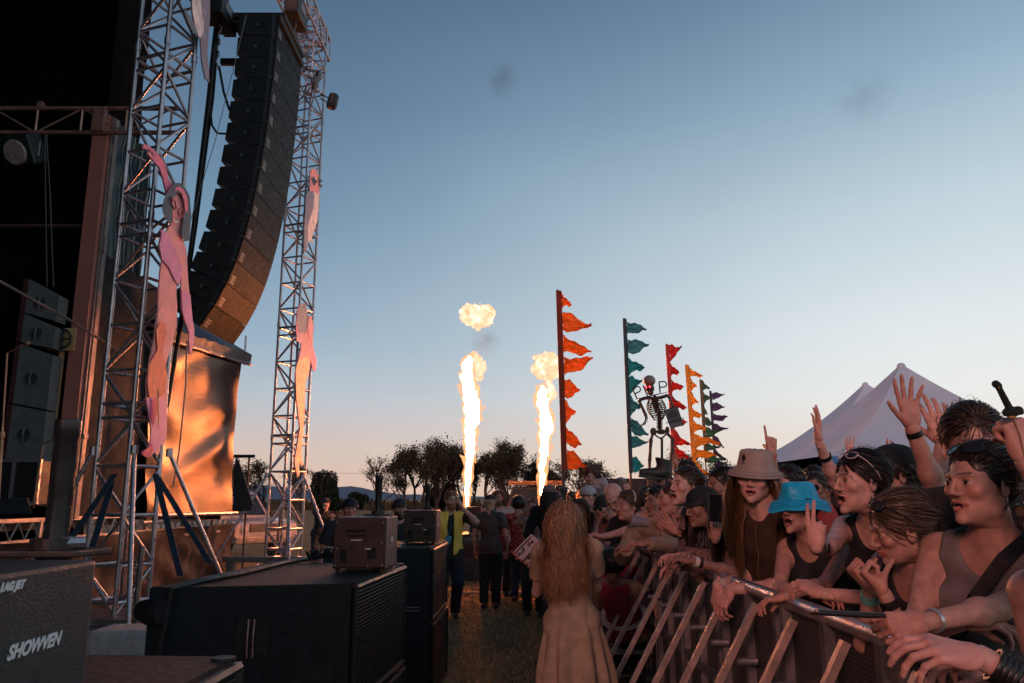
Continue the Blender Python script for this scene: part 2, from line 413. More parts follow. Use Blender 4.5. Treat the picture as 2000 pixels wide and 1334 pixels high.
def strands(n, starts, dirs, length, step, head, colliders, width, rs, wave=0.003, grav=.22, jit=.05, follow=.6, thick=.010, hug=None):
    """flowing locks: each one a narrow tapered ribbon following the head and shoulders"""
    p = starts.copy(); d = dirs.copy(); m = len(p); pts = [p.copy()]
    nst = int(max(length) / step) + 1
    ph = rs.uniform(0, 6.28, (m, 3)); lay = rs.uniform(.0, 1, m); fly = rs.uniform(0, 1, m) < .06; lay[fly] *= 2.6
    g = np.array([0, 0, -1.])
    for i in range(nst):
        d = d + grav * g + rs.normal(0, jit, (m, 3))
        if hug:
            c_, r_, M_ = colliders[0]; n_ = (((p - c_) @ M_) / r_ ** 2) @ M_.T; n_ /= np.linalg.norm(n_, axis=1)[:, None]
            d = d - n_ * np.maximum((d * n_).sum(1), 0)[:, None] * hug - n_ * .05
        d /= np.linalg.norm(d, axis=1)[:, None]
        p = p + d * step
        for (c, r, M) in colliders:
            q = (p - c) @ M; rr = r + .002 + thick * lay[:, None]
            k0 = np.sqrt(((q / rr) ** 2).sum(1)); ins = k0 < 1
            if ins.any():
                q2 = q[ins] / k0[ins][:, None]; newp = q2 @ M.T + c
                p[ins] = newp
        dd = p - pts[-1]; d = d * (1 - follow) + follow * dd / (np.linalg.norm(dd, axis=1)[:, None] + 1e-9)
        pts.append(p.copy())
    pts = np.array(pts)                      # (steps, m, 3)
    s = np.arange(len(pts))[:, None]
    wv = np.stack([np.sin(s * .55 + ph[:, 0]), np.sin(s * .47 + ph[:, 1]), np.zeros_like(s * ph[:, 2])], 2) * wave * np.minimum(s / 6, 1)[..., None]
    pts = pts + wv
    # cut each strand to its own length
    K = len(pts); t = np.linspace(0, 1, 11)
    nk = np.minimum(np.asarray(length) / step, K - 1)
    f = t[:, None] * nk[None, :]; i0 = np.floor(f).astype(int); i1 = np.minimum(i0 + 1, K - 1); fr = (f - i0)[..., None]
    mi = np.arange(m)[None, :]
    pts = pts[i0, mi] * (1 - fr) + pts[i1, mi] * fr
    tan = np.gradient(pts, axis=0); tan /= np.linalg.norm(tan, axis=2)[..., None] + 1e-9
    out = pts - head; out /= np.linalg.norm(out, axis=2)[..., None] + 1e-9
    side = np.cross(tan, out); side /= np.linalg.norm(side, axis=2)[..., None] + 1e-9
    tw = rs.normal(0, .5, m)[None, :, None]
    side = side + tw * out; side /= np.linalg.norm(side, axis=2)[..., None]
    w = width * (1 - .75 * t ** 2)[:, None, None] * rs.uniform(.6, 1.3, m)[None, :, None]
    A = pts + side * w; B = pts - side * w; C = pts + out * w * .5
    N = len(t); V = np.stack([A, C, B], 2).reshape(-1, 3)       # index ((i*m + j)*3 + k)
    i, j = np.meshgrid(np.arange(N - 1), np.arange(m), indexing='ij'); b0 = ((i * m + j) * 3).ravel(); b1 = (((i + 1) * m + j) * 3).ravel()
    Q = np.concatenate([np.stack([b0, b0 + 1, b1 + 1, b1], 1), np.stack([b0 + 1, b0 + 2, b1 + 2, b1 + 1], 1)])
    sh = np.repeat(np.tile(rs.uniform(.45, 1.0, m) + rs.uniform(0, 1.3, m) ** 3 * .6, N), 3)
    return V, Q, sh

def hair_mesh(style, HM, scl, rs, dens, body, hc, res=.006, hatted=False):
    """HM: 3x3 head frame (columns right, forward, up); returns V,Q,shade in world coords relative to nothing"""
    Vs = []; Qs = []; Ss = []; off = 0
    def push(V, Q, s):
        nonlocal off
        Vs.append(V); Qs.append(Q + off); Ss.append(s); off += len(V)
    def sh(V): return (np.sin(V[:, 0] * 260 + np.sin(V[:, 2] * 70) * 2) * .18 + 1)
    up = style not in ('buzz',)
    th = {'short': .006, 'long': .005, 'bun': .0035, 'curly': .045, 'buzz': .003, 'pony': .0035, 'mop': .011}.get(style, .01)
    pr = [ell((0, -.020, .034), (.074 + th, .094 + th, .082 + th), k=.01)]
    if style == 'curly': pr = [ell((0, -.02, .04), (.125, .125, .12), k=.01)]
    if style in ('long', 'mop'): pr += [ell((0, -.055, -.05), (.072, .055, .09), k=.03)]
    pr += [ell((0, .112, -.035), (.078, .075, .098 if style != 'curly' else .08), k=.016 if style in ('bun', 'pony', 'short', 'long') else .006, op='-'),
           ell((0, .10, -.09), (.09, .09, .09), k=.006, op='-')]
    if style in ('short', 'bun', 'buzz', 'pony'):
        for s in (-1, 1): pr.append(ell((s * .088, .012, -.018), (.02, .034, .04), k=.006, op='-'))
        pr.append(pl((0, -.07, -.062), (0, .25, -1.0)))
    else: pr.append(pl((0, 0, -.13), (0, 0, -1.0)))
    if hatted: pr.append(pl((0, 0, .045), (0, 0, 1.0)))
    if style == 'bun':
        pr.append(ell((.0, -.115, .055), (.036, .032, .036), k=.008))
    if style == 'lowbun': pass
    na = min(.0022, th * .22); nz = (lambda x, y, z: na * np.sin(x * 210 + np.sin(z * 60) * 1.5) + na * .5 * np.sin(z * 140 + y * 90)) if style != 'curly' else (lambda x, y, z: .006 * np.sin(x * 160) * np.sin(y * 150) * np.sin(z * 170))
    V, Q = sdf_mesh(pr, res, noise=nz)
    push((V * scl) @ HM.T + hc, Q, sh(V))
    if dens > 0:
        n = int(dens)
        u = rs.normal(0, 1, (n * 3, 3)); u /= np.linalg.norm(u, axis=1)[:, None]
        c = np.array([0, -.020, .034]); r = np.array([.074, .094, .082])
        p = c + u * r
        hl = p[:, 2] - (.050 + (p[:, 1] - .06) * .95)
        ok = (hl > 0) | ((p[:, 1] < -.01) & (p[:, 2] > -.05))
        if hatted: ok &= p[:, 2] < .045
        p = p[ok][:n]; u = u[ok][:n]
        if style == 'curly':
            L = rs.uniform(.05, .10, len(p)); d = u + rs.normal(0, .5, u.shape)
            st, gv, wv, jt = .008, .04, .008, .5
        elif style in ('short', 'buzz', 'mop'):
            L = rs.uniform(.03, .06, len(p)) * (.4 if style == 'buzz' else (1.8 if style == 'mop' else 1)); d = u * .25 + np.array([0, -.5, .1]) + np.stack([np.sign(p[:, 0]) * .5, 0 * u[:, 0], -.3 + 0 * u[:, 0]], 1)
            st, gv, wv, jt = .008, .06, .001, .07
        elif style in ('bun', 'pony', 'lowbun'):
            tgt = np.array([0, -.115, .055]) if style == 'bun' else np.array([0, -.115, -.01])
            dv = tgt - p; L = np.linalg.norm(dv, axis=1) * rs.uniform(.75, 1.1, len(p)); d = nrm(1) * 0 + dv / np.linalg.norm(dv, axis=1)[:, None] + u * .2
            st, gv, wv, jt = .01, .0, .0008, .02; pull = True
        else:
            L = rs.uniform(.6, 1.0, len(p)) * (body.get('hairlen', .38)); part = np.sign(p[:, 0] + 1e-6)
            fr_ = np.clip((p[:, 1] + .03) / .05, 0, 1); d = np.stack([part * (.8 * fr_ + .12 * (1 - fr_)) , -.25 * fr_ - .35 * (1 - fr_), -.05 * fr_ - .9 * (1 - fr_)], 1) + u * .06 + .25 * np.stack([np.sin(p[:, 0] * 90 + p[:, 2] * 60), np.sin(p[:, 1] * 80), np.sin(p[:, 2] * 100)], 1)
            st, gv, wv, jt = .014, .30, body.get('wave', .005), .02
        p = (p * scl) @ HM.T + hc; d = d @ HM.T; d /= np.linalg.norm(d, axis=1)[:, None]
        cm = [(((c * scl) @ HM.T) + hc, (r + .004) * scl, HM)]
        if style == 'long': cm += body['coll'] + [((np.array([0, .02, -.03]) * scl) @ HM.T + hc, np.array([.064, .066, .09]) * scl, HM)]
        V, Q, s = strands(len(p), p, d, L, st, hc, cm, (.0013 if style != 'long' else .0017) * (1 if dens > 1000 else (1.8 if dens > 300 else 3.2)), rs, wave=wv, grav=gv, jit=jt, thick=(.016 if style == 'short' else .024 if style == 'mop' else .010 if style in ('bun', 'pony') else body.get('thick', .011)), hug=None if style in ('long', 'curly') else (.97 if style != 'mop' else .7))
        push(V, Q, s)
    return np.concatenate(Vs), np.concatenate(Qs), np.concatenate(Ss)

SKIN = lambda: mat('skin', (1, 1, 1), rough=.47, var=.20, scale=30, bump=.06, bscale=190, attr=True, sss=.2, spec=.3)
HAIR = lambda: mat('hair', (1, 1, 1), rough=.42, var=.15, scale=40, attr=True, spec=.45)
def cloth(name, rgb, **k):
    k.setdefault('rough', .85); k.setdefault('var', .2); k.setdefault('scale', 14); k.setdefault('bump', .12); k.setdefault('bscale', 220)
    return mat('cloth_' + name, rgb, **k)
WARN = []
def person(label, head=None, base=None, floor=0.0, H=1.7, yaw=0, hyaw=None, hp=0, hr=0, sex='f', mouth='shut', skin=(.42, .24, .17), hair='long', hcol=(.06, .035, .02), res=.014, hres=None,
           armR=None, armL=None, top='tee', topc=(.02, .02, .022), legc=(.03, .035, .05), legs=True, beard=False, knees=None, dens=None, hairlen=.38, wave=.005, hthick=.011, fat=1.0, group=None, hatf=None, glasses=None, topmat=None, bare=False, hscale=1.0, seed=None, dress=False, footR=None, footL=None, cat='person', nohair=False, hipw=1.0):
    rs = np.random.default_rng(seed if seed is not None else int(abs(hash(label[:12].encode()) if False else sum(map(ord, label))) * 7))
    F = fdir(yaw); hyaw = yaw if hyaw is None else hyaw
    if head is None: head = np.array([base[0], base[1], floor + .936 * H])
    head = np.array(head, float)
    if base is None: base = (head[0] - F[0] * .02, head[1] - F[1] * .02)
    Pc0 = np.array([base[0], base[1], floor + .53 * H])
    T = nrm(head - F * .03 * H / 1.7 - Pc0)
    Nb = head - T * .098 * H - F * .022 * H
    T = nrm(Nb - Pc0); Pc = Nb - T * .305 * H
    Rt = nrm(np.cross(F, T)); Fc = nrm(np.cross(T, Rt))
    sw = (.100 if sex == 'f' else .116) * H; sz = H
    TM = np.stack([Rt, Fc, T], 1)
    m = sex == 'm'
    pr = []
    C = lambda r, f, t: Pc + Rt * r * H + Fc * f * H + T * t * H
    pr.append(ell(C(0, 0, .02), (.094 * H * (1 if not m else .96) * fat * hipw, .066 * H * fat, .070 * H), TM, k=.03, tag='pelvis'))
    pr.append(ell(C(0, .002, .105), (.074 * H * (1.1 if m else 1) * fat, .054 * H * fat, .075 * H), TM, k=.05, tag='torso'))
    pr.append(ell(C(0, .0, .205), (.090 * H * (1.1 if m else 1) * fat, .060 * H * fat, .092 * H), TM, k=.05, tag='torso'))
    S = {1: Nb - T * .030 * H + Rt * sw, -1: Nb - T * .030 * H - Rt * sw}
    pr.append(cap(S[1] + T * .003 * H - Rt * .02 * H, S[-1] + T * .003 * H + Rt * .02 * H, .030 * H, k=.05, tag='torso'))
    if not m:
        for s in (-1, 1): pr.append(ell(C(s * .042, .052, .205), (.032 * H, .026 * H, .034 * H), TM, k=.03, tag='torso'))
    for s in (-1, 1): pr.append(cap(S[s] - Rt * s * .045 * H + T * .01 * H, Nb + T * .02 * H, .018 * H, .020 * H, k=.035, tag='trap'))
    HF = fdir(hyaw, hp); HU = np.array([0, 0, 1.]) if abs(HF[2]) < .98 else T
    HU = nrm(HU - HF * (HU @ HF)); HR = np.cross(HF, HU)
    a = R(hr); HU2 = HU * math.cos(a) + HR * math.sin(a); HR2 = np.cross(HF, HU2)
    HM = np.stack([HR2, HF, HU2], 1); hs = H / 1.72 * hscale * (1.0 if not m else 1.03)
    hb = head + (HM @ np.array([0, -.032, -.075])) * hs
    pr.append(cap(Nb - T * .02 * H, hb, .036 * H if m else .031 * H, .034 * H if m else .028 * H, k=.045, tag='neck'))
    arms = {}
    for s, A in ((1, armR), (-1, armL)):
        l1, l2 = .178 * H, .150 * H
        if A is None:
            w = S[s] + np.array([0, 0, -1.]) * .305 * H + Rt * s * .05 * H + Fc * .06 * H; A = dict(w=w, f=(0, 0, -1), n=-Rt * s, pose='relax'); hint = -Fc + Rt * s * .5
        else: hint = A.get('hint', np.array([0, 0, -1.]) + Rt * s * .5)
        w0 = np.array(A['w'], float); el, w = ik(S[s], w0, l1, l2, hint)
        if np.linalg.norm(w - w0) > .03: WARN.append((label, s, round(float(np.linalg.norm(w - w0)), 2)))
        af = .9 if not m else 1.08
        pr.append(cap(S[s], el, .0300 * H * af, .0205 * H * af, k=.03, tag='uarm%d' % s))
        pr.append(cap(el, w, .0205 * H * af, .0142 * H * af, k=.012, tag='farm%d' % s))
        fm = el * .72 + w * .28
        pr.append(ell(fm, (.0225 * H * af,) * 3, k=.02, tag='farm%d' % s))
        arms[s] = (el, w, A)
    hips = {s: Pc + Rt * s * .050 * H for s in (-1, 1)}
    if legs:
        for s, ft in ((1, footR), (-1, footL)):
            if ft is None: ft = np.array([base[0], base[1], floor + .045 * H]) + Rt * s * .055 * H * np.array([1, 1, 0]) - F * .01
            ft = np.array(ft, float)
            kn, an = ik(hips[s], ft, .245 * H, .245 * H, F + Rt * s * .1)
            pr.append(cap(hips[s], kn, .050 * H * fat, .033 * H, k=.03, tag='thigh%d' % s))
            pr.append(cap(kn, an, .032 * H, .021 * H, k=.02, tag='shin%d' % s))
            pr.append(ell(kn * .7 + an * .3 - F * .012 * H, (.030 * H, .030 * H, .05 * H), k=.03, tag='shin%d' % s))
            pr.append(cap(an + np.array([0, 0, -.02 * H]), an + F * .085 * H + np.array([0, 0, -.026 * H]), .022 * H, .017 * H, k=.015, tag='foot%d' % s))
    V, Q = sdf_mesh(pr, res)
    Vs = [V]; Qs = [Q]; sk = np.array(skin); Cs = [np.tile(sk, (len(V), 1))]; off = len(V)
    hres = hres or max(.0036, res * .42)
    hV, hQ, W = head_tpl(sex, mouth, hres)
    c = np.tile(sk, (len(hV), 1))
    def bl(w, rgb, s=1.0):
        nonlocal c
        w = (W[w] * s)[:, None]; c = c * (1 - w) + np.array(rgb) * w
    bl('flush', sk * np.array([1.12, .82, .80]), .8)
    if beard: bl('beard', np.array(hcol) * .9, .92)
    if hair != 'bald' : bl('scalp', np.array(hcol) if hair != 'buzz' else sk * .5 + np.array(hcol) * .5)
    bl('brow', np.array(hcol) * .6); bl('lip', sk * np.array([.88, .52, .52])); bl('lash', sk * .2); bl('white', (.36, .32, .31)); bl('iris', (.02, .015, .012)); bl('mouth', (.03, .008, .008)); bl('teeth', (.62, .58, .52))
    Vs.append((hV * hs) @ HM.T + head); Qs.append(hQ + off); Cs.append(c); off += len(hV)
    frames = {}
    for s in (1, -1):
        el, w, A = arms[s]; pose = A.get('pose', 'relax')
        tv, tq = hand_tpl(pose, max(.0034, hres * .95) if res < .02 else .008)
        f = nrm(A.get('f', w - el)); n = np.asarray(A.get('n', (0, 1, 0)), float); n = nrm(n - f * (n @ f)); x = np.cross(n, f)
        M = np.stack([x, n, f], 1); k = H / 1.72 * (1.0 if m else .90)
        v = tv.copy(); q = tq.copy()
        if s == 1: v[:, 0] *= -1; q = q[:, ::-1]        # right hand: thumb on the other side
        if f @ nrm(w - el) < .2:                        # strongly bent wrist: keep the stub short
            v = v.copy(); v[:, 2] = np.maximum(v[:, 2], -.012)
        Vs.append((v * k) @ M.T + w); Qs.append(q + off); Cs.append(np.tile(sk * np.array([1.05, .93, .93]), (len(v), 1))); off += len(v)
        frames[s] = (w, M, k, el)
    root = thing('person', Vector((base[0], base[1], floor)), label, cat, group)
    org = np.array(root.location)
    V = np.concatenate(Vs) - org
    o = npmesh('body', V, np.concatenate(Qs), SKIN(), cols=np.concatenate(Cs)); o.parent = root
    # ---- clothes
    get = lambda *t: [dict(p) for p in pr if p['op'] == '+' and any(p['tag'].startswith(q) for q in t)]
    fold = lambda x, y, z: .0035 * np.sin(x * 31 + z * 17 + y * 9) * np.sin(y * 27 - z * 23) + .002 * np.sin(z * 60 + x * 35)
    cres = max(.009, res * .9) if res < .012 else res
    if top and top != 'none':
        g = get('torso', 'pelvis', 'trap')
        for p in pr:
            if p['tag'].startswith('thigh'): g.append(dict(p, r1=p['r1'] + .008, r2=p['r2'] + .02, k=.04))
        if top in ('tee', 'long', 'tank', 'dress'):
            if top in ('tee', 'dress'):
                for s in (-1, 1):
                    el = arms[s][0]; g.append(cap(S[s], S[s] + (el - S[s]) * .62, .034 * H, .031 * H, k=.03, flat=True))
            if top == 'long':
                for s in (-1, 1):
                    el, w, A = arms[s]; g.append(cap(S[s], el, .036 * H, .029 * H, k=.03)); g.append(cap(el, el + (w - el) * .93, .028 * H, .022 * H, k=.01, flat=True))
        g.append(pl(Pc - T * .055 * H, -T)) if top != 'dress' else None
        g.append(ell(Nb + T * .035 * H + Fc * .035 * H, (.050 * H, .05 * H, .042 * H) if top != 'tank' else (.048 * H, .055 * H, .085 * H), TM, k=.01, op='-'))
        if top == 'tank':
            for s in (-1, 1): g.append(ell(S[s] + Rt * s * .03 * H - T * .01 * H, (.066 * H, .085 * H, .07 * H), TM, k=.008, op='-'))
        v, q = sdf_mesh(g, cres, off=.013 if top != 'tank' else .010, noise=fold)
        mt = topmat or cloth('%.3f_%.3f_%.3f' % tuple(topc), topc)
        if len(v): npmesh('top', v - org, q, mt).parent = root
    if legs and not bare:
        g = get('pelvis')
        for s in (-1, 1):
            for p in pr:
                if p['tag'] == 'thigh%d' % s: g.append(dict(p, r1=p['r1'] + .004, r2=p['r2'] + .018))
                if p['tag'] == 'shin%d' % s and p['t'] == 'c': g.append(dict(p, r1=p['r1'] + .019, r2=p['r2'] + .024, flat=True))
        g.append(pl(Pc + T * .015 * H, T))
        v, q = sdf_mesh(g, cres, off=.006, noise=fold)
        npmesh('trousers', v - org, q, cloth('%.3f_%.3f_%.3f' % tuple(legc), legc)).parent = root
        g = get('foot'); v, q = sdf_mesh(g, max(.009, cres), off=.008)
        nl = len(g)
        npmesh('shoes', v - org, q, cloth('shoe', (.03, .028, .027), rough=.6)).parent = root
    info = dict(root=root, org=org, head=head, HM=HM, hs=hs, S=S, arms=arms, Nb=Nb, T=T, Rt=Rt, Fc=Fc, Pc=Pc, H=H, frames=frames, pr=pr)
    coll = [(C(0, 0, .22), np.array([.105, .075, .115]) * H, TM), (S[1] - Rt * .02 * H, np.array([.045, .045, .045]) * H, TM), (S[-1] + Rt * .02 * H, np.array([.045, .045, .045]) * H, TM), (Nb + T * .03 * H, np.array([.05, .05, .08]) * H * .8, TM), (C(0, 0, .1), np.array([.085, .07, .12]) * H, TM)]
    if hair != 'bald' and not nohair:
        if dens is None: dens = (4200 if hair == 'long' else 2600) if res < .01 else (700 if res < .018 else 120)
        hv, hq, s = hair_mesh(hair, HM, hs, rs, dens, dict(coll=coll, hairlen=hairlen, wave=wave, thick=hthick), head, res=.0045 if res < .01 else (.008 if res < .018 else .012), hatted=hatf is not None)
        cc = np.array(hcol)[None, :] * s[:, None]
        npmesh('hair', hv - org, hq, HAIR(), cols=cc).parent = root
    if beard == 'full':
        bp = [ell((0, .040, -.088), (.052, .050, .046), k=.01), ell((0, .066, -.105), (.030, .030, .034), k=.02),
              ell((0, .085, -.060), (.026, .030, .010), k=.005, op='-'), ell((0, .06, -.02), (.09, .09, .03), k=.01, op='-')]
        v, q = sdf_mesh(bp, .006, noise=lambda x, y, z: .003 * np.sin(x * 220) * np.sin(z * 160))
        npmesh('beard', (v * hs) @ HM.T + head - org, q, HAIR(), cols=np.tile(np.array(hcol), (len(v), 1))).parent = root
    if hatf: hatf(info)
    if glasses: put_glasses(info, glasses)
    return info

def hm4(info, off=(0, 0, 0)):
    M = Matrix([list(r) for r in info['HM'] * info['hs']]).to_4x4()
    c = info['head'] + info['HM'] @ np.array(off) * info['hs'] - info['org']
    M.translation = Vector(c); return M
def child(info, mb, name, mats, smooth=True):
    o = mb.build(name, mats, smooth=smooth); o.parent = info['root']; return o
def cap_hat(c=(.01, .01, .012), back=False, tilt=0):
    def f(info):
        M = hm4(info, (0, -.016, .030)) @ Matrix.Rotation(R(tilt), 4, 'X') @ (Matrix.Rotation(math.pi, 4, 'Z') if back else Matrix.Identity(4))
        mb = MB(); prof = [(.093 * math.cos(t) * 1.0, .015 + .078 * math.sin(t)) for t in np.linspace(0, math.pi / 2, 9)]
        prof = [(.090, -.004)] + prof
        mb.lathe(prof, M @ Matrix.Diagonal((.93, 1.14, 1, 1)), n=28)
        # visor
        top = []; bot = []
        for a in np.linspace(-62, 62, 15):
            x = .086 * math.sin(R(a)); y0 = .104 * math.cos(R(a)) - .004; y1 = y0 + .070 * math.cos(R(a) * 1.35)
            top.append((x, y0, .012)); bot.append((x * 1.03, y1, .004 - .014 * abs(math.sin(R(a)))))
        n = len(top); vs = [M @ Vector(p) for p in top + bot] + [M @ (Vector(p) - Vector((0, 0, .004))) for p in top + bot]
        fs = []
        for i in range(n - 1): fs += [(i, i + 1, n + i + 1, n + i), (2 * n + i, 3 * n + i, 3 * n + i + 1, 2 * n + i + 1), (n + i, n + i + 1, 3 * n + i + 1, 3 * n + i)]
        mb.add(vs, fs); mb.ball(M @ Vector((0, 0, .094)), .006, 8)
        child(info, mb, 'cap', cloth('cap%.3f%.3f' % (c[0], c[2]), c, rough=.8))
    return f
def bucket_hat(m, brim=.062, drop=.040, crown=.076, emblem=False, tilt=-4, wav=0.0, name='bucket_hat'):
    def f(info):
        M = hm4(info, (0, -.016, .048)) @ Matrix.Rotation(R(tilt), 4, 'X') @ Matrix.Diagonal((.99, 1.17, 1, 1))
        mb = MB(); N = 64
        prof = [(.001, crown), (.04, crown + .001), (.068, crown - .003), (.076, crown - .012), (.084, .024), (.090, .0), (.0915, -.004), (.105, -.012), (.12, -.022), (.092 + brim, -drop), (.094 + brim, -drop - .003), (.092 + brim, -drop - .005), (.115, -.026), (.092, -.008), (.086, 0.0), (.080, .022), (.070, crown - .014), (.001, crown - .006)]
        vs = []; m_ = len(prof)
        for k in range(N):
            t = 2 * math.pi * k / N
            for (r, z) in prof:
                w = max(0, r - .09) / .06
                zz = z + wav * w * (math.sin(t * 3 + 1) * .8 + math.sin(t * 5) * .5) + .002 * math.sin(t * 9) * (z > .01)
                rr = r + wav * .4 * math.sin(t * 4 + z * 30) * (r > .02)
                vs.append(M @ Vector((rr * math.cos(t), rr * math.sin(t), zz)))
        fs = [(k * m_ + i, ((k + 1) % N) * m_ + i, ((k + 1) % N) * m_ + i + 1, k * m_ + i + 1) for k in range(N) for i in range(m_ - 1)]
        mb.add(vs, fs)
        # stitched rings on the brim
        for r0, z0 in ((.112, -.0155), (.128, -.0245), (.142, -.0325)):
            mb.tube([M @ Vector((r0 * math.cos(t), r0 * math.sin(t), z0 + wav * (r0 - .09) / .06 * (math.sin(t * 3 + 1) * .8 + math.sin(t * 5) * .5) + .001)) for t in np.linspace(0, 2 * math.pi, 65)], .0011, 5, caps=False)
        o = child(info, mb, name, m)
        if emblem:
            e = MB(); k = .0865
            def q(a, z): 
                rr = .0905 - .09 * z; return M @ Vector((math.sin(R(a)) * rr, math.cos(R(a)) * rr, z))
            a0 = 28
            e.slab([q(a0, .066), q(a0 + 8, .05), q(a0 + 5, .040), q(a0, .028), q(a0 - 5, .040), q(a0 - 8, .05)], (M.to_3x3() @ Vector((math.sin(R(a0)), math.cos(R(a0)), 0))), .002)
            e.ball(q(a0 - 4, .022), .0035, 6); e.ball(q(a0 + 4, .022), .0035, 6)
            eo = e.build('emblem', mat('black_embroidery', (.008, .008, .01), .8)); eo.parent = o
    return f
def put_glasses(info, kind):
    """kind: 'eyes' (worn) or 'top' (pushed up on the hair)"""
    M = hm4(info, (0, 0, 0)); mb = MB()
    if kind.startswith('top'): M = M @ Matrix.Translation((0, -.018, .036)) @ Matrix.Rotation(R(40), 4, 'X') @ Matrix.Diagonal((1.10, 1.0, 1.0, 1))
    else: M = M @ Matrix.Translation((0, .006, 0))
    for s in (-1, 1):
        pts = [(s * (.033 + .024 * math.cos(t)), .100 - .012 * (math.cos(t) * .5 + .5), .0 + .0165 * math.sin(t) + .004 * math.cos(t) * (1 if math.sin(t) > 0 else 0)) for t in np.linspace(0, 2 * math.pi, 17)[:-1]]
        mb.cm = 1; mb.slab([M @ Vector(p) for p in pts], M.to_3x3() @ Vector((0, 1, 0)), .002)
        mb.cm = 0; mb.tube([M @ Vector(p) for p in pts + pts[:1]], .0024, 6)
        mb.tube([M @ Vector(p) for p in ((s * .056, .088, .006), (s * .076, .05, .004), (s * .082, .0, -.004), (s * .080, -.03, -.016))], .0022, 6)
    mb.tube([M @ Vector((-.01, .1, .004)), M @ Vector((.01, .1, .004))], .002, 6)
    fr = mat('glasses_frame', (.012, .012, .014), .25) if not kind.endswith('w') else mat('white_glasses_frame', (.5, .45, .43), .35)
    child(info, mb, 'sunglasses', [fr, mat('dark_lens', (.01, .012, .016), .06, spec=.8, var=0)])
def band(info, s, m, t=.04, w=.022, name='wristband', rad=.0275, box=None):
    w0, M, k, el = info['frames'][s]; d = nrm(w0 - el); c = w0 - d * t - info['org']
    a = np.cross(d, [0, 0, 1.]) if abs(d[2]) < .9 else np.cross(d, [1., 0, 0]); a = nrm(a); b = np.cross(d, a)
    mm = Matrix([[a[i], b[i], d[i]] for i in range(3)]).to_4x4(); mm.translation = Vector(c)
    mb = MB(); r = rad * info['H'] / 1.72
    mb.lathe([(r - .004, -w / 2), (r + .001, -w / 2), (r + .002, 0), (r + .001, w / 2), (r - .004, w / 2)], mm, 24)
    if box is not None:
        bd = nrm(np.array(box)); bd = nrm(bd - d * (bd @ d)); x = np.cross(bd, d); m3 = Matrix([[x[i], bd[i], d[i]] for i in range(3)])
        mb.box(Vector(c + bd * (r + .004)), (.034, .010, .040), m3, .004)
    return child(info, mb, name, m)
# ------------------------------------------------------------------ sky and light
w = bpy.data.worlds.new('World'); sc.world = w; w.use_nodes = True
nt = w.node_tree; bg = nt.nodes['Background']
tc = nt.nodes.new('ShaderNodeTexCoord'); sp = nt.nodes.new('ShaderNodeSeparateXYZ'); nt.links.new(tc.outputs['Generated'], sp.inputs[0])
def ramp(stops):
    r = nt.nodes.new('ShaderNodeValToRGB'); e = r.color_ramp.elements
    e[0].position = 0; e[0].color = (*lin(stops[0][1]), 1); e[1].position = 1; e[1].color = (*lin(stops[-1][1]), 1)
    for p, c in stops[1:-1]:
        q = e.new(p); q.color = (*lin(c), 1)
    nt.links.new(sp.outputs[2], r.inputs[0]); return r
rl = ramp([(0, (220, 184, 166)), (.05, (214, 192, 180)), (.12, (184, 192, 200)), (.19, (153, 177, 196)), (.33, (117, 148, 174)), (.46, (92, 121, 149)), (.6, (72, 97, 124)), (1, (38, 54, 76))])
rr_ = ramp([(0, (240, 212, 190)), (.05, (236, 222, 208)), (.12, (234, 235, 233)), (.19, (227, 233, 235)), (.33, (196, 214, 223)), (.46, (146, 175, 196)), (.6, (100, 130, 158)), (1, (50, 68, 94))])
mr = nt.nodes.new('ShaderNodeMapRange'); mr.inputs[1].default_value = -.40; mr.inputs[2].default_value = .62
mr.interpolation_type = 'SMOOTHSTEP'; nt.links.new(sp.outputs[0], mr.inputs[0])
mx = nt.nodes.new('ShaderNodeMix'); mx.data_type = 'RGBA'; nt.links.new(mr.outputs[0], mx.inputs[0]); nt.links.new(rl.outputs[0], mx.inputs[6]); nt.links.new(rr_.outputs[0], mx.inputs[7])
snz = nt.nodes.new('ShaderNodeTexNoise'); snz.inputs['Scale'].default_value = 3.5; snz.inputs['Detail'].default_value = 5; nt.links.new(tc.outputs['Generated'], snz.inputs[0])
smr = nt.nodes.new('ShaderNodeMapRange'); smr.inputs[1].default_value = .3; smr.inputs[2].default_value = .7; smr.inputs[3].default_value = .965; smr.inputs[4].default_value = 1.03; nt.links.new(snz.outputs[0], smr.inputs[0])
svm = nt.nodes.new('ShaderNodeVectorMath'); svm.operation = 'SCALE'; nt.links.new(mx.outputs[2], svm.inputs[0]); nt.links.new(smr.outputs[0], svm.inputs['Scale']); nt.links.new(svm.outputs[0], bg.inputs[0]); bg.inputs[1].default_value = 0.69
sc.view_settings.view_transform = 'Standard'; sc.view_settings.look = 'None'; sc.view_settings.exposure = 0.55
sl = bpy.data.lights.new('warm_rear_light', 'SUN'); so = bpy.data.objects.new('warm_rear_light', sl); col.objects.link(so)
sl.energy = .98; sl.angle = R(12); sl.color = (1, .43, .34)  # unseen warm glow from behind left, added as a sun-type lamp
so.rotation_euler = Vector((.42, 1, -.36)).to_track_quat('-Z', 'Y').to_euler()
sc.cycles.use_denoising = True
sc.cycles.max_bounces = 6; sc.cycles.diffuse_bounces = 3; sc.cycles.glossy_bounces = 3; sc.cycles.transparent_max_bounces = 24; sc.cycles.sample_clamp_indirect = 6

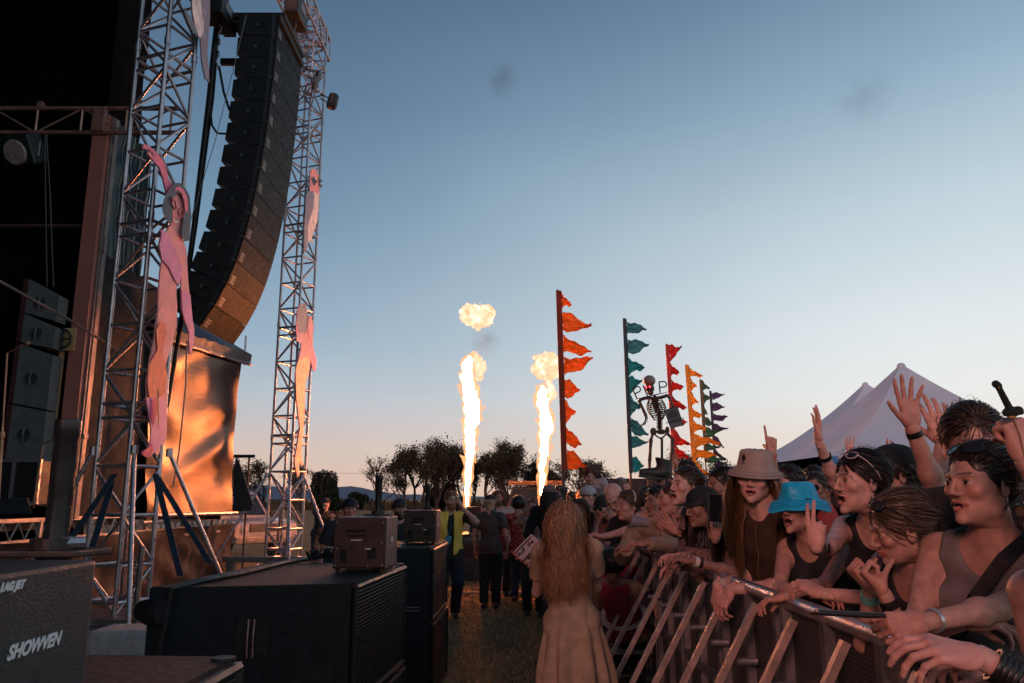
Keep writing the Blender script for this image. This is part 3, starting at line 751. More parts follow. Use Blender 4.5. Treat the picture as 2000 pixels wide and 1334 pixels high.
# ------------------------------------------------------------------ ground and hills
def grass_mat():
    m = bpy.data.materials.new('trampled_grass'); m.use_nodes = True; n = m.node_tree; b = n.nodes['Principled BSDF']
    t = n.nodes.new('ShaderNodeTexCoord'); a = n.nodes.new('ShaderNodeTexNoise'); a.inputs['Scale'].default_value = .9; a.inputs['Detail'].default_value = 8
    c = n.nodes.new('ShaderNodeTexNoise'); c.inputs['Scale'].default_value = 26; c.inputs['Detail'].default_value = 6
    n.links.new(t.outputs['Object'], a.inputs[0]); n.links.new(t.outputs['Object'], c.inputs[0])
    r = n.nodes.new('ShaderNodeValToRGB'); e = r.color_ramp.elements; e[0].position = .35; e[0].color = (.22, .15, .075, 1); e[1].position = .65; e[1].color = (.44, .30, .165, 1)
    q = e.new(.5); q.color = (.28, .19, .105, 1)
    ad = n.nodes.new('ShaderNodeMath'); ad.operation = 'MULTIPLY_ADD'; ad.inputs[1].default_value = .5; n.links.new(a.outputs[0], ad.inputs[0])
    h = n.nodes.new('ShaderNodeMath'); h.operation = 'MULTIPLY'; h.inputs[1].default_value = .5; n.links.new(c.outputs[0], h.inputs[0]); n.links.new(h.outputs[0], ad.inputs[2])
    n.links.new(ad.outputs[0], r.inputs[0]); n.links.new(r.outputs[0], b.inputs['Base Color']); b.inputs['Roughness'].default_value = .95; b.inputs['Specular IOR Level'].default_value = .1
    bp = n.nodes.new('ShaderNodeBump'); bp.inputs['Distance'].default_value = .05; bp.inputs['Strength'].default_value = .8
    g = n.nodes.new('ShaderNodeTexNoise'); g.inputs['Scale'].default_value = 60; g.inputs['Detail'].default_value = 4; n.links.new(t.outputs['Object'], g.inputs[0])
    n.links.new(g.outputs[0], bp.inputs['Height']); n.links.new(bp.outputs[0], b.inputs['Normal'])
    return m
GM = grass_mat()
mb = MB()
xs = [-4500, -400, -60, -20, -8, -3, 0, 3, 8, 20, 60, 400, 4500]; ys = [-400, -30, 0, 3, 6, 10, 16, 30, 60, 120, 400, 1500, 5200]
mb.add([(x, y, 0) for y in ys for x in xs], [(j * 13 + i, j * 13 + i + 1, (j + 1) * 13 + i + 1, (j + 1) * 13 + i) for j in range(12) for i in range(12)])
tag(mb.build('ground', GM), kind='structure')
# far hills
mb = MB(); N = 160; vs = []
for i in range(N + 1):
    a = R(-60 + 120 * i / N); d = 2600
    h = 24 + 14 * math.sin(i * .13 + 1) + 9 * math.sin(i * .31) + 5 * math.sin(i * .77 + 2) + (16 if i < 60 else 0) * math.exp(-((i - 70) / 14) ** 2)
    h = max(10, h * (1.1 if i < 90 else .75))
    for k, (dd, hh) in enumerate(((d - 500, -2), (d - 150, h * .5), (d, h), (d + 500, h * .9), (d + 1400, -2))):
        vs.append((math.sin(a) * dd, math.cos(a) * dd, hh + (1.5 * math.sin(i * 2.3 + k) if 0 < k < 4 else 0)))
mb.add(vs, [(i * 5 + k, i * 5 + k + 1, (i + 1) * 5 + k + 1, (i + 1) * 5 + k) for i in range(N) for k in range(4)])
tag(mb.build('hills', mat('haze_blue_hills', (.07, .12, .19), .95, var=.2, scale=.02), smooth=True), kind='structure')  # blue air haze is put into the hill colour
# grass blades in the pit
rg = np.random.default_rng(3); n = 46000
gx = rg.uniform(-2.6, 3.2, n); gy = 3.6 + 14 * rg.uniform(0, 1, n) ** 1.5; hh = rg.uniform(.012, .045, n); a = rg.uniform(0, 6.28, n); wd = .004 + .0006 * gy
pa = np.stack([gx + np.cos(a) * wd, gy + np.sin(a) * wd, 0 * gx], 1); pb = np.stack([gx - np.cos(a) * wd, gy - np.sin(a) * wd, 0 * gx], 1)
pc = np.stack([gx + rg.normal(0, .015, n), gy + rg.normal(0, .015, n), hh], 1)
V = np.stack([pa, pb, pc], 1).reshape(-1, 3); T = np.arange(3 * n).reshape(-1, 3)
cc = np.repeat(np.array([.46, .30, .14]) * rg.uniform(.5, 1.6, n)[:, None] * np.array([1, 1, 1]) + rg.uniform(0, .03, n)[:, None] * np.array([1, .7, .4]), 3, axis=0)
o = npmesh('grass', V, None, mat('grass_blade', (1, 1, 1), .8, attr=True, var=.2, spec=.15), T=T, cols=cc, smooth=False)
tag(o, 'short trampled brown green grass blades across the pit floor', 'grass', kind='stuff')

# ------------------------------------------------------------------ trees on the skyline
BARK = mat('bark', (.035, .026, .020), .95, var=.3, scale=3, bump=.3)
LEAF = mat('leaf', (.050, .046, .026), .75, var=.5, scale=.5, spec=.2, trans=.25)
LEAFD = mat('dark_leaf', (.014, .026, .018), .75, var=.4, scale=.5, spec=.2)
def tree(px, top, wpx, Y, label, name='tree', bare=.5, dense=False, base=None, seed=1, trunks=1, leafm=None, group='trees on the skyline beyond the field'):
    rt = random.Random(seed); rn = np.random.default_rng(seed)
    h = P(px, top, Y).z; X = P(px, 975, Y).x; W = wpx / FP * Y / 2
    root = thing(name, (X, Y, 0), label, 'tree', group)
    mb = MB(); tips = []
    def br(p, d, L, r, lv):
        n = 8 if lv == 0 else 4; pts = [p]; q = p.copy(); dd = d.copy()
        for i in range(n):
            dd = (dd + Vector((rt.gauss(0, .16), rt.gauss(0, .16), rt.gauss(.05, .1)))).normalized(); q = q + dd * (L / n)
            if q.z > h * 1.06: break
            pts.append(q.copy())
        if len(pts) < 2: tips.append(p); return
        mb.tube(pts, [r * (1 - .6 * i / (len(pts) - 1)) for i in range(len(pts))], 5 if lv < 2 else 3, caps=False)
        if lv >= 4 or L < h * .05: tips.append(pts[-1]); tips.append(pts[len(pts) // 2]); return
        for i in range(rt.choice((3, 4)) if lv else 11):
            t = rt.uniform(.35, 1) if lv else rt.uniform(.15, 1.0); k = min(len(pts) - 1, int(t * (len(pts) - 1)) + (1 if lv else 0)); s = pts[k]
            a = rt.uniform(0, 6.28); sp_ = rt.uniform(.35, .95) * (W / h * 3.2 if lv == 0 else 1)
            nd = (dd + Vector((math.cos(a) * sp_, math.sin(a) * sp_, rt.uniform(-.1, .35)))).normalized()
            br(s, nd, L * (rt.uniform(.5, .72) if lv else rt.uniform(.36, .56) * (1.15 - .75 * t)), r * .5, lv + 1)
    for t in range(trunks):
        o_ = (t - (trunks - 1) / 2) * W * .9
        br(Vector((X + o_, Y + rt.uniform(-1, 1), 0)), Vector((rt.uniform(-.08, .08), 0, 1)), h * .80, h * .018 + .05, 0)
    tr = mb.build('trunk', BARK, root)
    tp = np.array([[t.x, t.y, t.z] for t in tips]); n = int((1 - bare) * 9000) if not dense else 15000
    if dense:
        u = rn.normal(0, 1, (n, 3)); u /= np.linalg.norm(u, axis=1)[:, None]
        lobes = rn.uniform(-1, 1, (16, 3)) * np.array([.65, .5, .6]); k = rn.integers(0, 16, n)
        c = (lobes[k] + u * .42 * rn.uniform(.4, 1, n)[:, None] ** .5) * np.array([W, W, h * .46]) + np.array([X, Y, h * .5])
    else:
        k = rn.integers(0, len(tp), n); keep = rn.uniform(0, 1, len(tp)) > .2
        c = tp[k] + rn.normal(0, h * .036, (n, 3)); c = c[keep[k]]
    c = c[(c[:, 2] > .1) & (c[:, 2] < h * 1.15)]; n = len(c)
    s = rn.uniform(.05, .15, n)[:, None] * Y / 90; a1 = rn.normal(0, 1, (n, 3)); a1 /= np.linalg.norm(a1, axis=1)[:, None]; a2 = np.cross(a1, rn.normal(0, 1, (n, 3))); a2 /= np.linalg.norm(a2, axis=1)[:, None]
    V = np.stack([c - a1 * s, c + a2 * s * .6, c + a1 * s, c - a2 * s * .6], 1).reshape(-1, 3) - np.array([X, Y, 0])
    o = npmesh('crown', V, np.arange(4 * n).reshape(-1, 4), leafm or LEAF, smooth=False); o.parent = root
    return root
tree(478, 898, 40, 92, 'ragged tree behind the black tarp edge of the stage wing', seed=2, bare=.5)
tree(518, 895, 60, 96, 'thin open tree seen through the far truss tower', seed=3, bare=.8)
tree(590, 905, 50, 96, 'slim tree just right of the far truss tower', seed=4, bare=.72)
tree(633, 913, 62, 80, 'dense dark rounded bush tree on the open field', 'bushy_tree', seed=5, dense=True, leafm=LEAFD, bare=.2)
tree(738, 884, 112, 88, 'wide bare spreading tree with fine twigs', seed=6, bare=.93)
tree(792, 884, 60, 90, 'half bare tree beside the wide spreading one', seed=7, bare=.6)
tree(836, 864, 74, 90, 'tallest leafy tree left of the left flame', seed=8, bare=.3, trunks=2)
tree(880, 868, 46, 92, 'narrow tall tree touching the left flame', seed=9, bare=.62)
tree(815, 878, 60, 93, 'tree with open crown between the half bare one and the tallest', seed=31, bare=.45)
tree(858, 872, 60, 94, 'slender tree between the tallest tree and the left flame', seed=32, bare=.4)
tree(905, 882, 56, 96, 'tree directly behind the left flame', seed=33, bare=.45)
tree(976, 880, 60, 93, 'tree close left of the round crowned tree', seed=34, bare=.35)
tree(1022, 890, 50, 95, 'lower tree close right of the round crowned tree', seed=35, bare=.4)
tree(925, 900, 40, 95, 'small tree half hidden by the left flame', seed=19, bare=.6)
tree(958, 884, 62, 90, 'open tree to the right of the left flame', seed=10, bare=.5)
tree(998, 869, 76, 88, 'leafy round crowned tree midway between the flames', seed=11, bare=.15, trunks=2)
tree(1062, 888, 74, 92, 'light tree behind the right flame', seed=12, bare=.5)
tree(1152, 893, 100, 90, 'broad tree behind the orange flag pole', seed=13, bare=.25, trunks=2)
tree(1345, 884, 90, 110, 'distant tree behind the red and yellow flags', seed=14, bare=.3, trunks=2)
tree(1410, 905, 60, 110, 'distant low tree behind the purple flags', seed=15, bare=.4)
tree(1572, 908, 50, 60, 'bare twiggy tree seen below the tent edge', seed=16, bare=.97)
tree(1840, 925, 100, 70, 'dark tree under the right side of the tent', seed=17, bare=.2)
tree(700, 958, 40, 120, 'low bush on the field edge under the wide bare tree', 'bush', seed=20, dense=True, leafm=LEAFD)
tree(975, 955, 46, 120, 'low bush on the field edge beside the left flame', 'bush', seed=21, dense=True, leafm=LEAFD)
tree(862, 940, 60, 100, 'undergrowth bush at the foot of the tallest tree', 'bush', seed=22, dense=True, leafm=LEAFD)
mb = MB(); rq = random.Random(5)
for i in range(1500):
    x = rq.uniform(-90, 60); y = 118 + rq.uniform(0, 8); hh = rq.uniform(.6, 1.9)
    mb.add([(x - .7, y, 0), (x + .7, y, 0), (x + rq.uniform(-.5, .5), y, hh)], [(0, 1, 2)])
tag(mb.build('scrub', LEAF), 'low dark scrub along the far edge of the field', 'scrub', kind='stuff')
# power line far away
mb = MB(); a = P(200, 915, 150); b = P(1560, 921, 150)
mb.tube([a.lerp(b, t) + Vector((0, 0, -3 * t * (1 - t))) for t in np.linspace(0, 1, 12)], .022, 3)
tag(mb.build('power_line', BARK), 'thin power line crossing the sky low above the trees', 'cable')

# ------------------------------------------------------------------ metals and cloths
ALU = mat('truss_aluminium', (.44, .41, .45), .34, metal=.75, var=.22, scale=7, bump=.05, bscale=60)
DALU = mat('dull_steel', (.20, .19, .20), .5, metal=.7, var=.3, scale=9, bump=.1)
BLK = mat('black_paint', (.012, .012, .014), .5, var=.3, scale=10, bump=.08, bscale=90)
BLK2 = mat('textured_black_cabinet', (.013, .017, .020), .55, var=.35, scale=20, bump=.35, bscale=320, spec=.4)
RUB = mat('black_rubber_cable', (.012, .013, .015), .45, var=.2)
def bar(mb, a, b, r, n=8): mb.tube([a, b], r, n)
def box_truss(name, label, c0, c1, side, rot, bay, cat='truss', group=None, rc=.027, up=None, double=4, depth=None, mat_=None):
    """a four chord lattice from c0 to c1"""
    c0 = Vector(c0); c1 = Vector(c1); d = (c1 - c0); L = d.length; d.normalize()
    root = thing(name, c0, label, cat, group); mt = mat_ or ALU
    a = Vector((1, 0, 0)) if abs(d.z) > .8 else Vector((0, 0, 1)); b = d.cross(a).normalized(); a = b.cross(d).normalized()
    if abs(d.z) > .8: a = Vector((1, 0, 0)); b = Vector((0, 1, 0))
    c, s = math.cos(R(rot)), math.sin(R(rot)); A = a * c + b * s; B = -a * s + b * c
    h = side / 2; g = (depth or side) / 2
    cor = [A * -g + B * -h, A * g + B * -h, A * g + B * h, A * -g + B * h]
    for q in cor:
        mb = MB(); bar(mb, c0 + q, c1 + q, rc, 12)
        nb = max(1, round(L / 2.4))
        for i in range(1, nb):
            p = c0 + q + d * (L * i / nb); mb.tube([p - d * .05, p + d * .05], rc * 1.35, 10)
        mb.build('chord', mt, root, smooth=True)
    nb = max(2, round(L / bay))
    for f in range(4):
        mb = MB(); p, q = cor[f], cor[(f + 1) % 4]
        for i in range(nb + 1):
            z = d * (L * i / nb)
            bar(mb, c0 + p + z, c0 + q + z, rc * .70)
            if double and i % double == 0: bar(mb, c0 + p + z + d * .16, c0 + q + z + d * .16, rc * .9)
            if i < nb:
                z0 = d * (L * (i + .06) / nb); z1 = d * (L * (i + .94) / nb)
                if (i + f) % 2: bar(mb, c0 + p + z0, c0 + q + z1, rc * .70)
                else: bar(mb, c0 + q + z0, c0 + p + z1, rc * .70)
        mb.build('lattice', mt, root, smooth=True)
    return root
def outriggers(root, c, side, rot, legs, zt=1.9):
    for (dx, dy, r0) in legs:
        mb = MB(); t = Vector(c) + Vector((dx * r0, dy * r0, zt)); f = Vector(c) + Vector((dx, dy, .04))
        mb.tube([t, f], .026, 10); mb.tube([t - Vector((0, 0, .05)), t + Vector((0, 0, .05))], .042, 8); mb.box(f, (.16, .16, .02)); mb.tube([f, f + Vector((0, 0, .12))], .018, 8)
        mb.build('outrigger', ALU, root, smooth=True)
TN = (-4.48, 9.40); TF = (-4.42, 15.9)
t1 = box_truss('truss_tower', 'near silver truss tower carrying the pink painted figure', (TN[0], TN[1], .32), (TN[0], TN[1], 11.9), .475, -20, .54, 'tower', 'truss towers of the speaker wing', double=4)
outriggers(t1, (TN[0], TN[1], 0), .6, -20, [(.62, -.95, .32), (1.15, .95, .30), (-1.3, -.2, .3), (-.5, 1.2, .3)], 2.15)
mb = MB(); mb.box((TN[0], TN[1], .3), (.9, .9, .07)); mb.box((TN[0], TN[1], .2), (.16, 2.2, .12)); mb.box((TN[0], TN[1], .1), (2.2, .16, .08)); mb.build('base_frame', DALU, t1)
t2 = box_truss('truss_tower', 'far silver truss tower carrying the bird and mermaid like cutouts', (TF[0], TF[1], .50), (TF[0], TF[1], 11.9), .475, -20, .54, 'tower', 'truss towers of the speaker wing', double=4)
outriggers(t2, (TF[0], TF[1], .3), .6, -20, [(.35, -.85, .32), (1.15, -.35, .30), (-1.2, -.6, .3), (-.5, 1.2, .3)], 1.75)
mb = MB(); mb.box((TF[0] + .1, TF[1] - .3, .48), (2.3, .14, .10)); mb.box((TF[0], TF[1], .40), (.16, 2.0, .10))
for dx in (-.9, -.2, .9): mb.box((TF[0] + dx, TF[1] - .3, .22), (.14, .14, .42))
mb.build('base_frame', DALU, t2)
hd = box_truss('header_truss', 'silver header truss spanning the tops of both towers', (TN[0] + .05, 8.9, 11.55), (TF[0] + .05, 16.4, 11.55), .5, 0, .6, 'truss', double=0)
# head blocks and tangled clamps at the top of the far tower
top = P(598, 150, 15.5); rq = random.Random(9)
for i in range(26):
    mb = MB(); p = top + Vector((rq.uniform(-.25, .3), rq.uniform(-.3, .3), rq.uniform(-.55, .45))); mb.tube([p, p + Vector((rq.uniform(-.1, .2), rq.uniform(-.1, .1), rq.uniform(-.28, .05)))], rq.choice((.014, .02, .03)), 7); mb.build('clamp', DALU, t2)

def hoist(px, py, Y, label):
    p = P(px, py, Y); r = thing('chain_hoist', p, label, 'hoist', 'chain hoists lifting the line array')
    mb = MB(); mb.box(p, (.26, .62, .34), None, .03); mb.box(p + Vector((.0, .36, .0)), (.2, .16, .26), None, .02); mb.build('motor', BLK, r)
    mb = MB(); mb.box(p + Vector((.136, -.02, .04)), (.008, .3, .12)); mb.build('label_plate', mat('hoist_plate', (.20, .22, .24), .5), r)
    mb = MB()
    for i in range(22):
        q = p + Vector((.02 * math.sin(i), 0, -.2 - i * .035)); mb.tube([q + Vector((0, 0, .02)), q - Vector((0, 0, .02))], .011, 5)
    for s in (-.1, .1): mb.tube([p + Vector((s, 0, .15)), p + Vector((s * .3, 0, .7))], .014, 6)
    mb.build('chain', DALU, r)
hoist(432, 28, 11.3, 'left black chain hoist above the line array')
hoist(578, 25, 12.9, 'right black chain hoist above the line array')

# ------------------------------------------------------------------ line array
YN, YF = 11.27, 12.70
prof = [(-3.72, 9.08), (-3.73, 8.35), (-3.76, 7.66), (-3.80, 7.0), (-3.87, 6.32), (-3.97, 5.65), (-4.13, 4.98), (-4.34, 4.45), (-4.58, 4.05)]
pv = [Vector((x + .045, 0, z)) for x, z in prof]
def at(s):
    t = s * (len(pv) - 1); i = min(int(t), len(pv) - 2); f = t - i
    p0, p1, p2, p3 = pv[max(i - 1, 0)], pv[i], pv[i + 1], pv[min(i + 2, len(pv) - 1)]
    return 0.5 * ((2 * p1) + (p2 - p0) * f + (2 * p0 - 5 * p1 + 4 * p2 - p3) * f * f + (3 * p1 - p0 - 3 * p2 + p3) * f ** 3)
fine = [at(i / 400) for i in range(401)]; cum = [0]
for i in range(400): cum.append(cum[-1] + (fine[i + 1] - fine[i]).length)
NB = 14; pts = []
for k in range(NB + 1):
    L = cum[-1] * k / NB; i = min(range(401), key=lambda j: abs(cum[j] - L)); pts.append(fine[i])
GR = mat('speaker_grille', (.012, .0105, .010), .5, metal=.0, var=.12, scale=6, bump=.12, bscale=420, spec=.06)
LOGO = mat('pale_speaker_mark', (.16, .18, .19), .6)
la = thing('line_array', Vector((-4.1, 12, 9.1)), 'tall curved black line array of stacked speaker cabinets hanging between towers', 'loudspeaker')
for k in range(NB):
    a, b = pts[k], pts[k + 1]; t = (b - a).normalized(); nin = Vector((t.z, 0, -t.x)); nin = nin if nin.x < 0 else -nin
    g = .006; a = a + t * g; b = b - t * g; dp = .60
    # side outline: rounded front bezel, tapered rear
    side = [a + nin * .015, a + nin * .05, a + nin * .42 + t * .004, a + nin * dp + t * .045, b + nin * dp - t * .045 , b + nin * .42 - t * .004, b + nin * .05, b + nin * .015]
    mb = MB(); mb.slab([p + Vector((0, YN, 0)) for p in side], (0, -1, 0), YF - YN)
    cb = mb.build('cabinet', BLK2, la)
    mb = MB(); mb.slab([p + Vector((0, YN - .006, 0)) for p in (a + nin * .03, a + nin * .085, b + nin * .085, b + nin * .03)], (0, -1, 0), .03); mb.build('edge_strip', mat('satin_black_edge', (.03, .036, .04), .3), cb)
    mb = MB(); c = (a + b) / 2
    fr = [a - nin * .004, a + nin * .014, b + nin * .014, b - nin * .004]
    mb.slab([p + Vector((0, YN + .012, 0)) for p in fr], (0, -1, 0), YF - YN - .024); gr = mb.build('grille', GR, cb)
    mb = MB()
    for i in range(2):
        for j in range(3):
            p = a.lerp(b, .54 + .13 * j) - nin * .0065; y = YN + .09 + i * .075
            q = a.lerp(b, .54 + .13 * j + .10) - nin * .0065
            mb.hexa([p + Vector((0, y, 0)), p + Vector((0, y + .06, 0)), p + Vector((0, y + .06, 0)) + nin * .003, p + Vector((0, y, 0)) + nin * .003, q + Vector((0, y, 0)), q + Vector((0, y + .06, 0)), q + Vector((0, y + .06, 0)) + nin * .003, q + Vector((0, y, 0)) + nin * .003])
    mb.build('logo', LOGO, gr)
    mb = MB(); hc = c + nin * .27 + Vector((0, YN - .004, 0))
    mb.slab([hc + t * (.045 * math.sin(q)) + nin * (.085 * math.cos(q)) for q in np.linspace(0, 6.28, 15)[:-1]], (0, -1, 0), .004)
    mb.build('handle_recess', mat('recess_black', (.004, .004, .005), .8), cb)
    mb = MB(); mb.slab([hc + Vector((0, -.003, 0)) + t * y + nin * x for x, y in ((.02, -.03), (.065, -.03), (.065, .03), (.02, .03))], (0, -1, 0), .003); mb.ball(hc + Vector((0, -.006, 0)) - nin * .02 + t * .03, .006, 6); mb.ball(hc + Vector((0, -.006, 0)) - nin * .02 - t * .03, .006, 6)
    mb.build('handle', mat('handle_grey', (.06, .075, .08), .4), cb)
    if k < NB:
        mb = MB()
        for s in (.02, .055): mb.ball(b + nin * s + Vector((0, YN - .012, 0)), .012, 6)
        mb.build('rigging_pin', DALU, cb)
a = pts[0]
mb = MB(); mb.box((a.x - .38, (YN + YF) / 2, a.z + .06), (.9, 1.2, .08)); mb.box((a.x - .9, YN + .2, a.z + .0), (.75, .1, .12)); mb.box((a.x - .9, YN + .9, a.z - .3), (.6, .08, .10)); mb.box((a.x + .02, (YN + YF) / 2, a.z - .05), (.05, YF - YN, .10)); mb.build('fly_frame', BLK2, la)
# thick cable bundle beside the array
mb = MB(); cp = [P(425, 40, 11.6), P(418, 110, 11.6), P(411, 190, 11.6), P(401, 270, 11.6), P(391, 350, 11.6), P(380, 440, 11.6), P(371, 505, 11.6), P(352, 640, 11.8), P(322, 820, 11.9), P(305, 940, 11.9)]
mb.tube(cp, [.05, .055, .06, .055, .05, .045, .04, .035, .03, .03], 10); mb.tube([P(428, 130, 11.5), P(437, 180, 11.5), P(448, 215, 11.5)], .02, 8); mb.tube([P(411, 215, 11.5), P(414, 245, 11.5), P(424, 260, 11.5), P(445, 262, 11.5)], .017, 8)
tag(mb.build('cable_bundle', RUB, smooth=True), 'thick black cable bundle hanging left of the line array', 'cable')
mb = MB(); mb.tube([P(481, 30, 11.0), P(452, 150, 11.0), P(419, 280, 11.0), P(360, 470, 10.4), P(318, 620, 9.9)], .006, 5)
tag(mb.build('tag_line', DALU), 'thin rope running down diagonally in front of the pink figure', 'rope')

# moving light on the far tower
p = P(650, 197, 15.6); r = thing('stage_light', p, 'black moving head light bracketed off the far tower top', 'light')
mb = MB(); M = Matrix.Rotation(R(12), 3, 'Y'); mb.tube([p + M @ Vector((0, 0, .16)), p + M @ Vector((0, 0, .13)), p + M @ Vector((0, 0, -.12)), p + M @ Vector((0, 0, -.17))], [.06, .105, .115, .095], 16); mb.build('housing', BLK, r, smooth=True)
mb = MB(); mb.ball(p + M @ Vector((0, 0, -.165)), (.08, .08, .015), 14); mb.build('lens', mat('lens_amber', (.25, .10, .04), .2, var=.1), r)
mb = MB()
for s in (-.05, .06): mb.tube([p + Vector((-.08, 0, s)), P(625, 188, 15.6) + Vector((0, 0, s))], .012, 6)
mb.build('bracket', BLK, r)
p = P(618, 158, 15.5); r = thing('stage_light', p, 'small flat black lamp tilted on the far tower top', 'light')
mb = MB(); mb.box(p, (.07, .2, .42), Matrix.Rotation(R(14), 3, 'Y'), .02); mb.build('housing', BLK, r)
mb = MB(); mb.tube([p, P(604, 165, 15.5)], .015, 6); mb.build('bracket', DALU, r)

# ------------------------------------------------------------------ stage house
DRAPE = mat('black_drape', (.0035, .004, .006), .95, var=.3, scale=3, bump=.3, bscale=5, spec=.05)
XS = -5.65; YP = 10.35
st = thing('stage', (-12, 2, 0), 'dark covered main stage with black drapes behind the towers', 'stage')
mb = MB()
mb.box((-15.3, 1.5, 5.4), (.2, 22, 12)); mb.box((-10.6, -9.4, 5.4), (9.6, .2, 12)); mb.box((-10.6, 11.0, 5.9), (9.6, .15, 12.2)); mb.build('drape', DRAPE, st)
mb = MB(); mb.box((-10.4, 1.2, 10.1), (9.9, 19.5, .4)); mb.box((-5.5, 1.3, 10.5), (.25, 18.6, 1.5)); mb.build('roof', DRAPE, st)
mb = MB(); mb.box((-10.6, 1.2, 1.3), (9.7, 21.5, .12)); mb.build('deck', mat('stage_deck', (.03, .028, .027), .7), st)
# deck edge lattice
mb = MB()
for z in (1.36, 1.12):
    mb.box((XS + .02, 7.0, z), (.06, 14.0, .045))
    mb.box((XS + .02, 15.1, z - .12), (.06, 2.2, .04))
y = 0.2
while y < 16:
    z0, z1 = (1.14, 1.34) if y < 13.9 else (1.02, 1.22)
    mb.tube([(XS + .03, y, z0), (XS + .03, y + .14, z1)], .010, 5); mb.tube([(XS + .03, y + .14, z1), (XS + .03, y + .28, z0)], .010, 5)
    if round(y / .28) % 5 == 0: mb.box((XS + .03, y, (z0 + z1) / 2), (.05, .05, .24))
    y += .28
mb.build('deck_truss', mat('pale_truss', (.50, .44, .42), .4, metal=.5), st)
# post at the stage corner
PILL = mat('primed_steel_post', (.42, .16, .13), .55, var=.12, scale=5, bump=.05)
mb = MB(); mb.box((XS - .05, YP, 4.1), (.20, .22, 5.5)); mb.cm = 1; mb.box((XS + .075, YP + .06, 4.1), (.035, .1, 5.5)); mb.box((XS + .07, YP - .02, 4.1), (.02, .03, 5.5)); mb.box((XS + .09, YP + .04, 5.0), (.05, .08, .22)); mb.box((XS + .09, YP + .04, 2.4), (.06, .1, .06))
mb.build('corner_post', [PILL, mat('bare_steel_edge', (.26, .21, .21), .5, metal=.4)], st)
rt = thing('cross_truss', (-9, 10.2, 6.8), 'rusty looking horizontal truss crossing the dark stage opening', 'truss')
mb = MB(); x0, x1 = -15, -4.62; yt = 10.22; za, zb = P(190, 212, yt).z, P(190, 259, yt).z
RUST = mat('brown_truss', (.34, .19, .16), .5, metal=.4, var=.35, scale=6)
for z in (za, zb): mb.tube([(x0, yt, z), (x1, yt, z)], .032, 10); 
mb.build('chord', RUST, rt, smooth=True)
mb = MB(); x = x1 - .1; i = 0
while x > x0:
    mb.tube([(x, yt, za), (x, yt, zb)], .017, 6); mb.tube([(x, yt, za if i % 2 == 0 else zb), (x - .62, yt, zb if i % 2 == 0 else za)], .013, 6); x -= .62; i += 1
mb.build('lattice', mat('warm_bare_tube', (.48, .30, .24), .4, metal=.5), rt, smooth=True)
for c_, s_ in (((XS - .05, yt - .02, (za + zb) / 2), (.17, .10, za - zb)), ((-7.9, yt, zb - .05), (.07, .08, .09)), ((-6.55, yt, za + .05), (.08, .08, .09))):
    mb = MB(); mb.box(c_, s_, None, .01); mb.build('clamp', RUST, rt)
mb = MB(); z = P(80, 441, 10.6).z; mb.tube([(-14, 10.6, z), (XS - .1, 10.6, z)], .025, 8)
tag(mb.build('pipe', mat('dim_brown_pipe', (.10, .06, .045), .6)), 'dim brown pipe low across the dark stage opening', 'pipe')
mb = MB()
for dx in (0, 9): mb.tube([P(88 + dx * .3, 262, 9.9), P(89 + dx, 380, 9.9), P(92 + dx * 1.4, 560, 9.9)], .008, 5)
tag(mb.build('rope', mat('grey_rope', (.10, .10, .10), .8)), 'pair of thin ropes hanging inside the dark stage opening', 'rope')
# lamp hanging from the cross truss
p = P(28, 298, 9.9); r = thing('par_lamp', p, 'round faced stage lamp hanging under the cross truss', 'light')
M = Matrix.Rotation(R(-12), 3, 'Z') @ Matrix.Rotation(R(30), 3, 'X')
mb = MB(); mb.box(p + M @ Vector((0, .16, .02)), (.48, .28, .40), M, .04); mb.build('housing', mat('teal_black_case', (.015, .03, .034), .5), r)
mb = MB(); mb.tube([p + M @ Vector((0, -.01, 0)), p + M @ Vector((0, .02, 0))], [.155, .17], 28); mb.build('lens', mat('frosted_lens', (.42, .34, .34), .35, var=.35, scale=30, bump=.4, bscale=60), r, smooth=True)
mb = MB(); mb.tube([p + Vector((.26, .1, 0)), p + Vector((.26, .1, .2)), p + Vector((.15, .2, .36)), p + Vector((.1, .3, .42))], .016, 6); mb.build('yoke', DALU, r)
# diagonal stay cable
mb = MB(); mb.tube([PX(-40, 528, -5.2), PX(130, 622, -5.0), PX(240, 690, -4.9)], .016, 6)
tag(mb.build('stay_cable', mat('steel_cable', (.22, .20, .20), .4, metal=.6)), 'steel stay cable slanting down across the stage corner post', 'cable')

# wing beside the stage: tall teal sheeted wall, then the low golden tarpaulin room
def sheet(x, y0, y1, z0, z1, nu, nv, amp, seed, f=None):
    rn = np.random.default_rng(seed); U = np.linspace(0, 1, nu); Vv = np.linspace(0, 1, nv); u, v = np.meshgrid(U, Vv, indexing='ij')
    Y = y0 + (y1 - y0) * u; Z = z0 + (z1 - z0) * v; D = np.zeros_like(u)
    for i in range(14):
        a = rn.uniform(-.35, .35) + (math.pi / 2 if i % 4 else 0); fr = rn.uniform(3, 15); D += np.sin((np.cos(a) * (Y - y0) + np.sin(a) * (Z - z0)) * fr + rn.uniform(0, 6) + 1.3 * np.sin(Y * 2 + i) + .8 * np.sin(Z * 3.1 + i)) / fr ** 1.0
    D *= amp
    if f: D = D + f(u, v)
    V = np.stack([x + D, Y, Z], 2).reshape(-1, 3)
    i, j = np.meshgrid(np.arange(nu - 1), np.arange(nv - 1), indexing='ij'); b = (i * nv + j).ravel()
    Q = np.stack([b, b + nv, b + nv + 1, b + 1], 1)
    return V, Q
def thick(V, Q, dx=-.035):
    n = len(V); W = V + np.array([dx, 0, 0]); return np.concatenate([V, W]), np.concatenate([Q, Q[:, ::-1] + n])
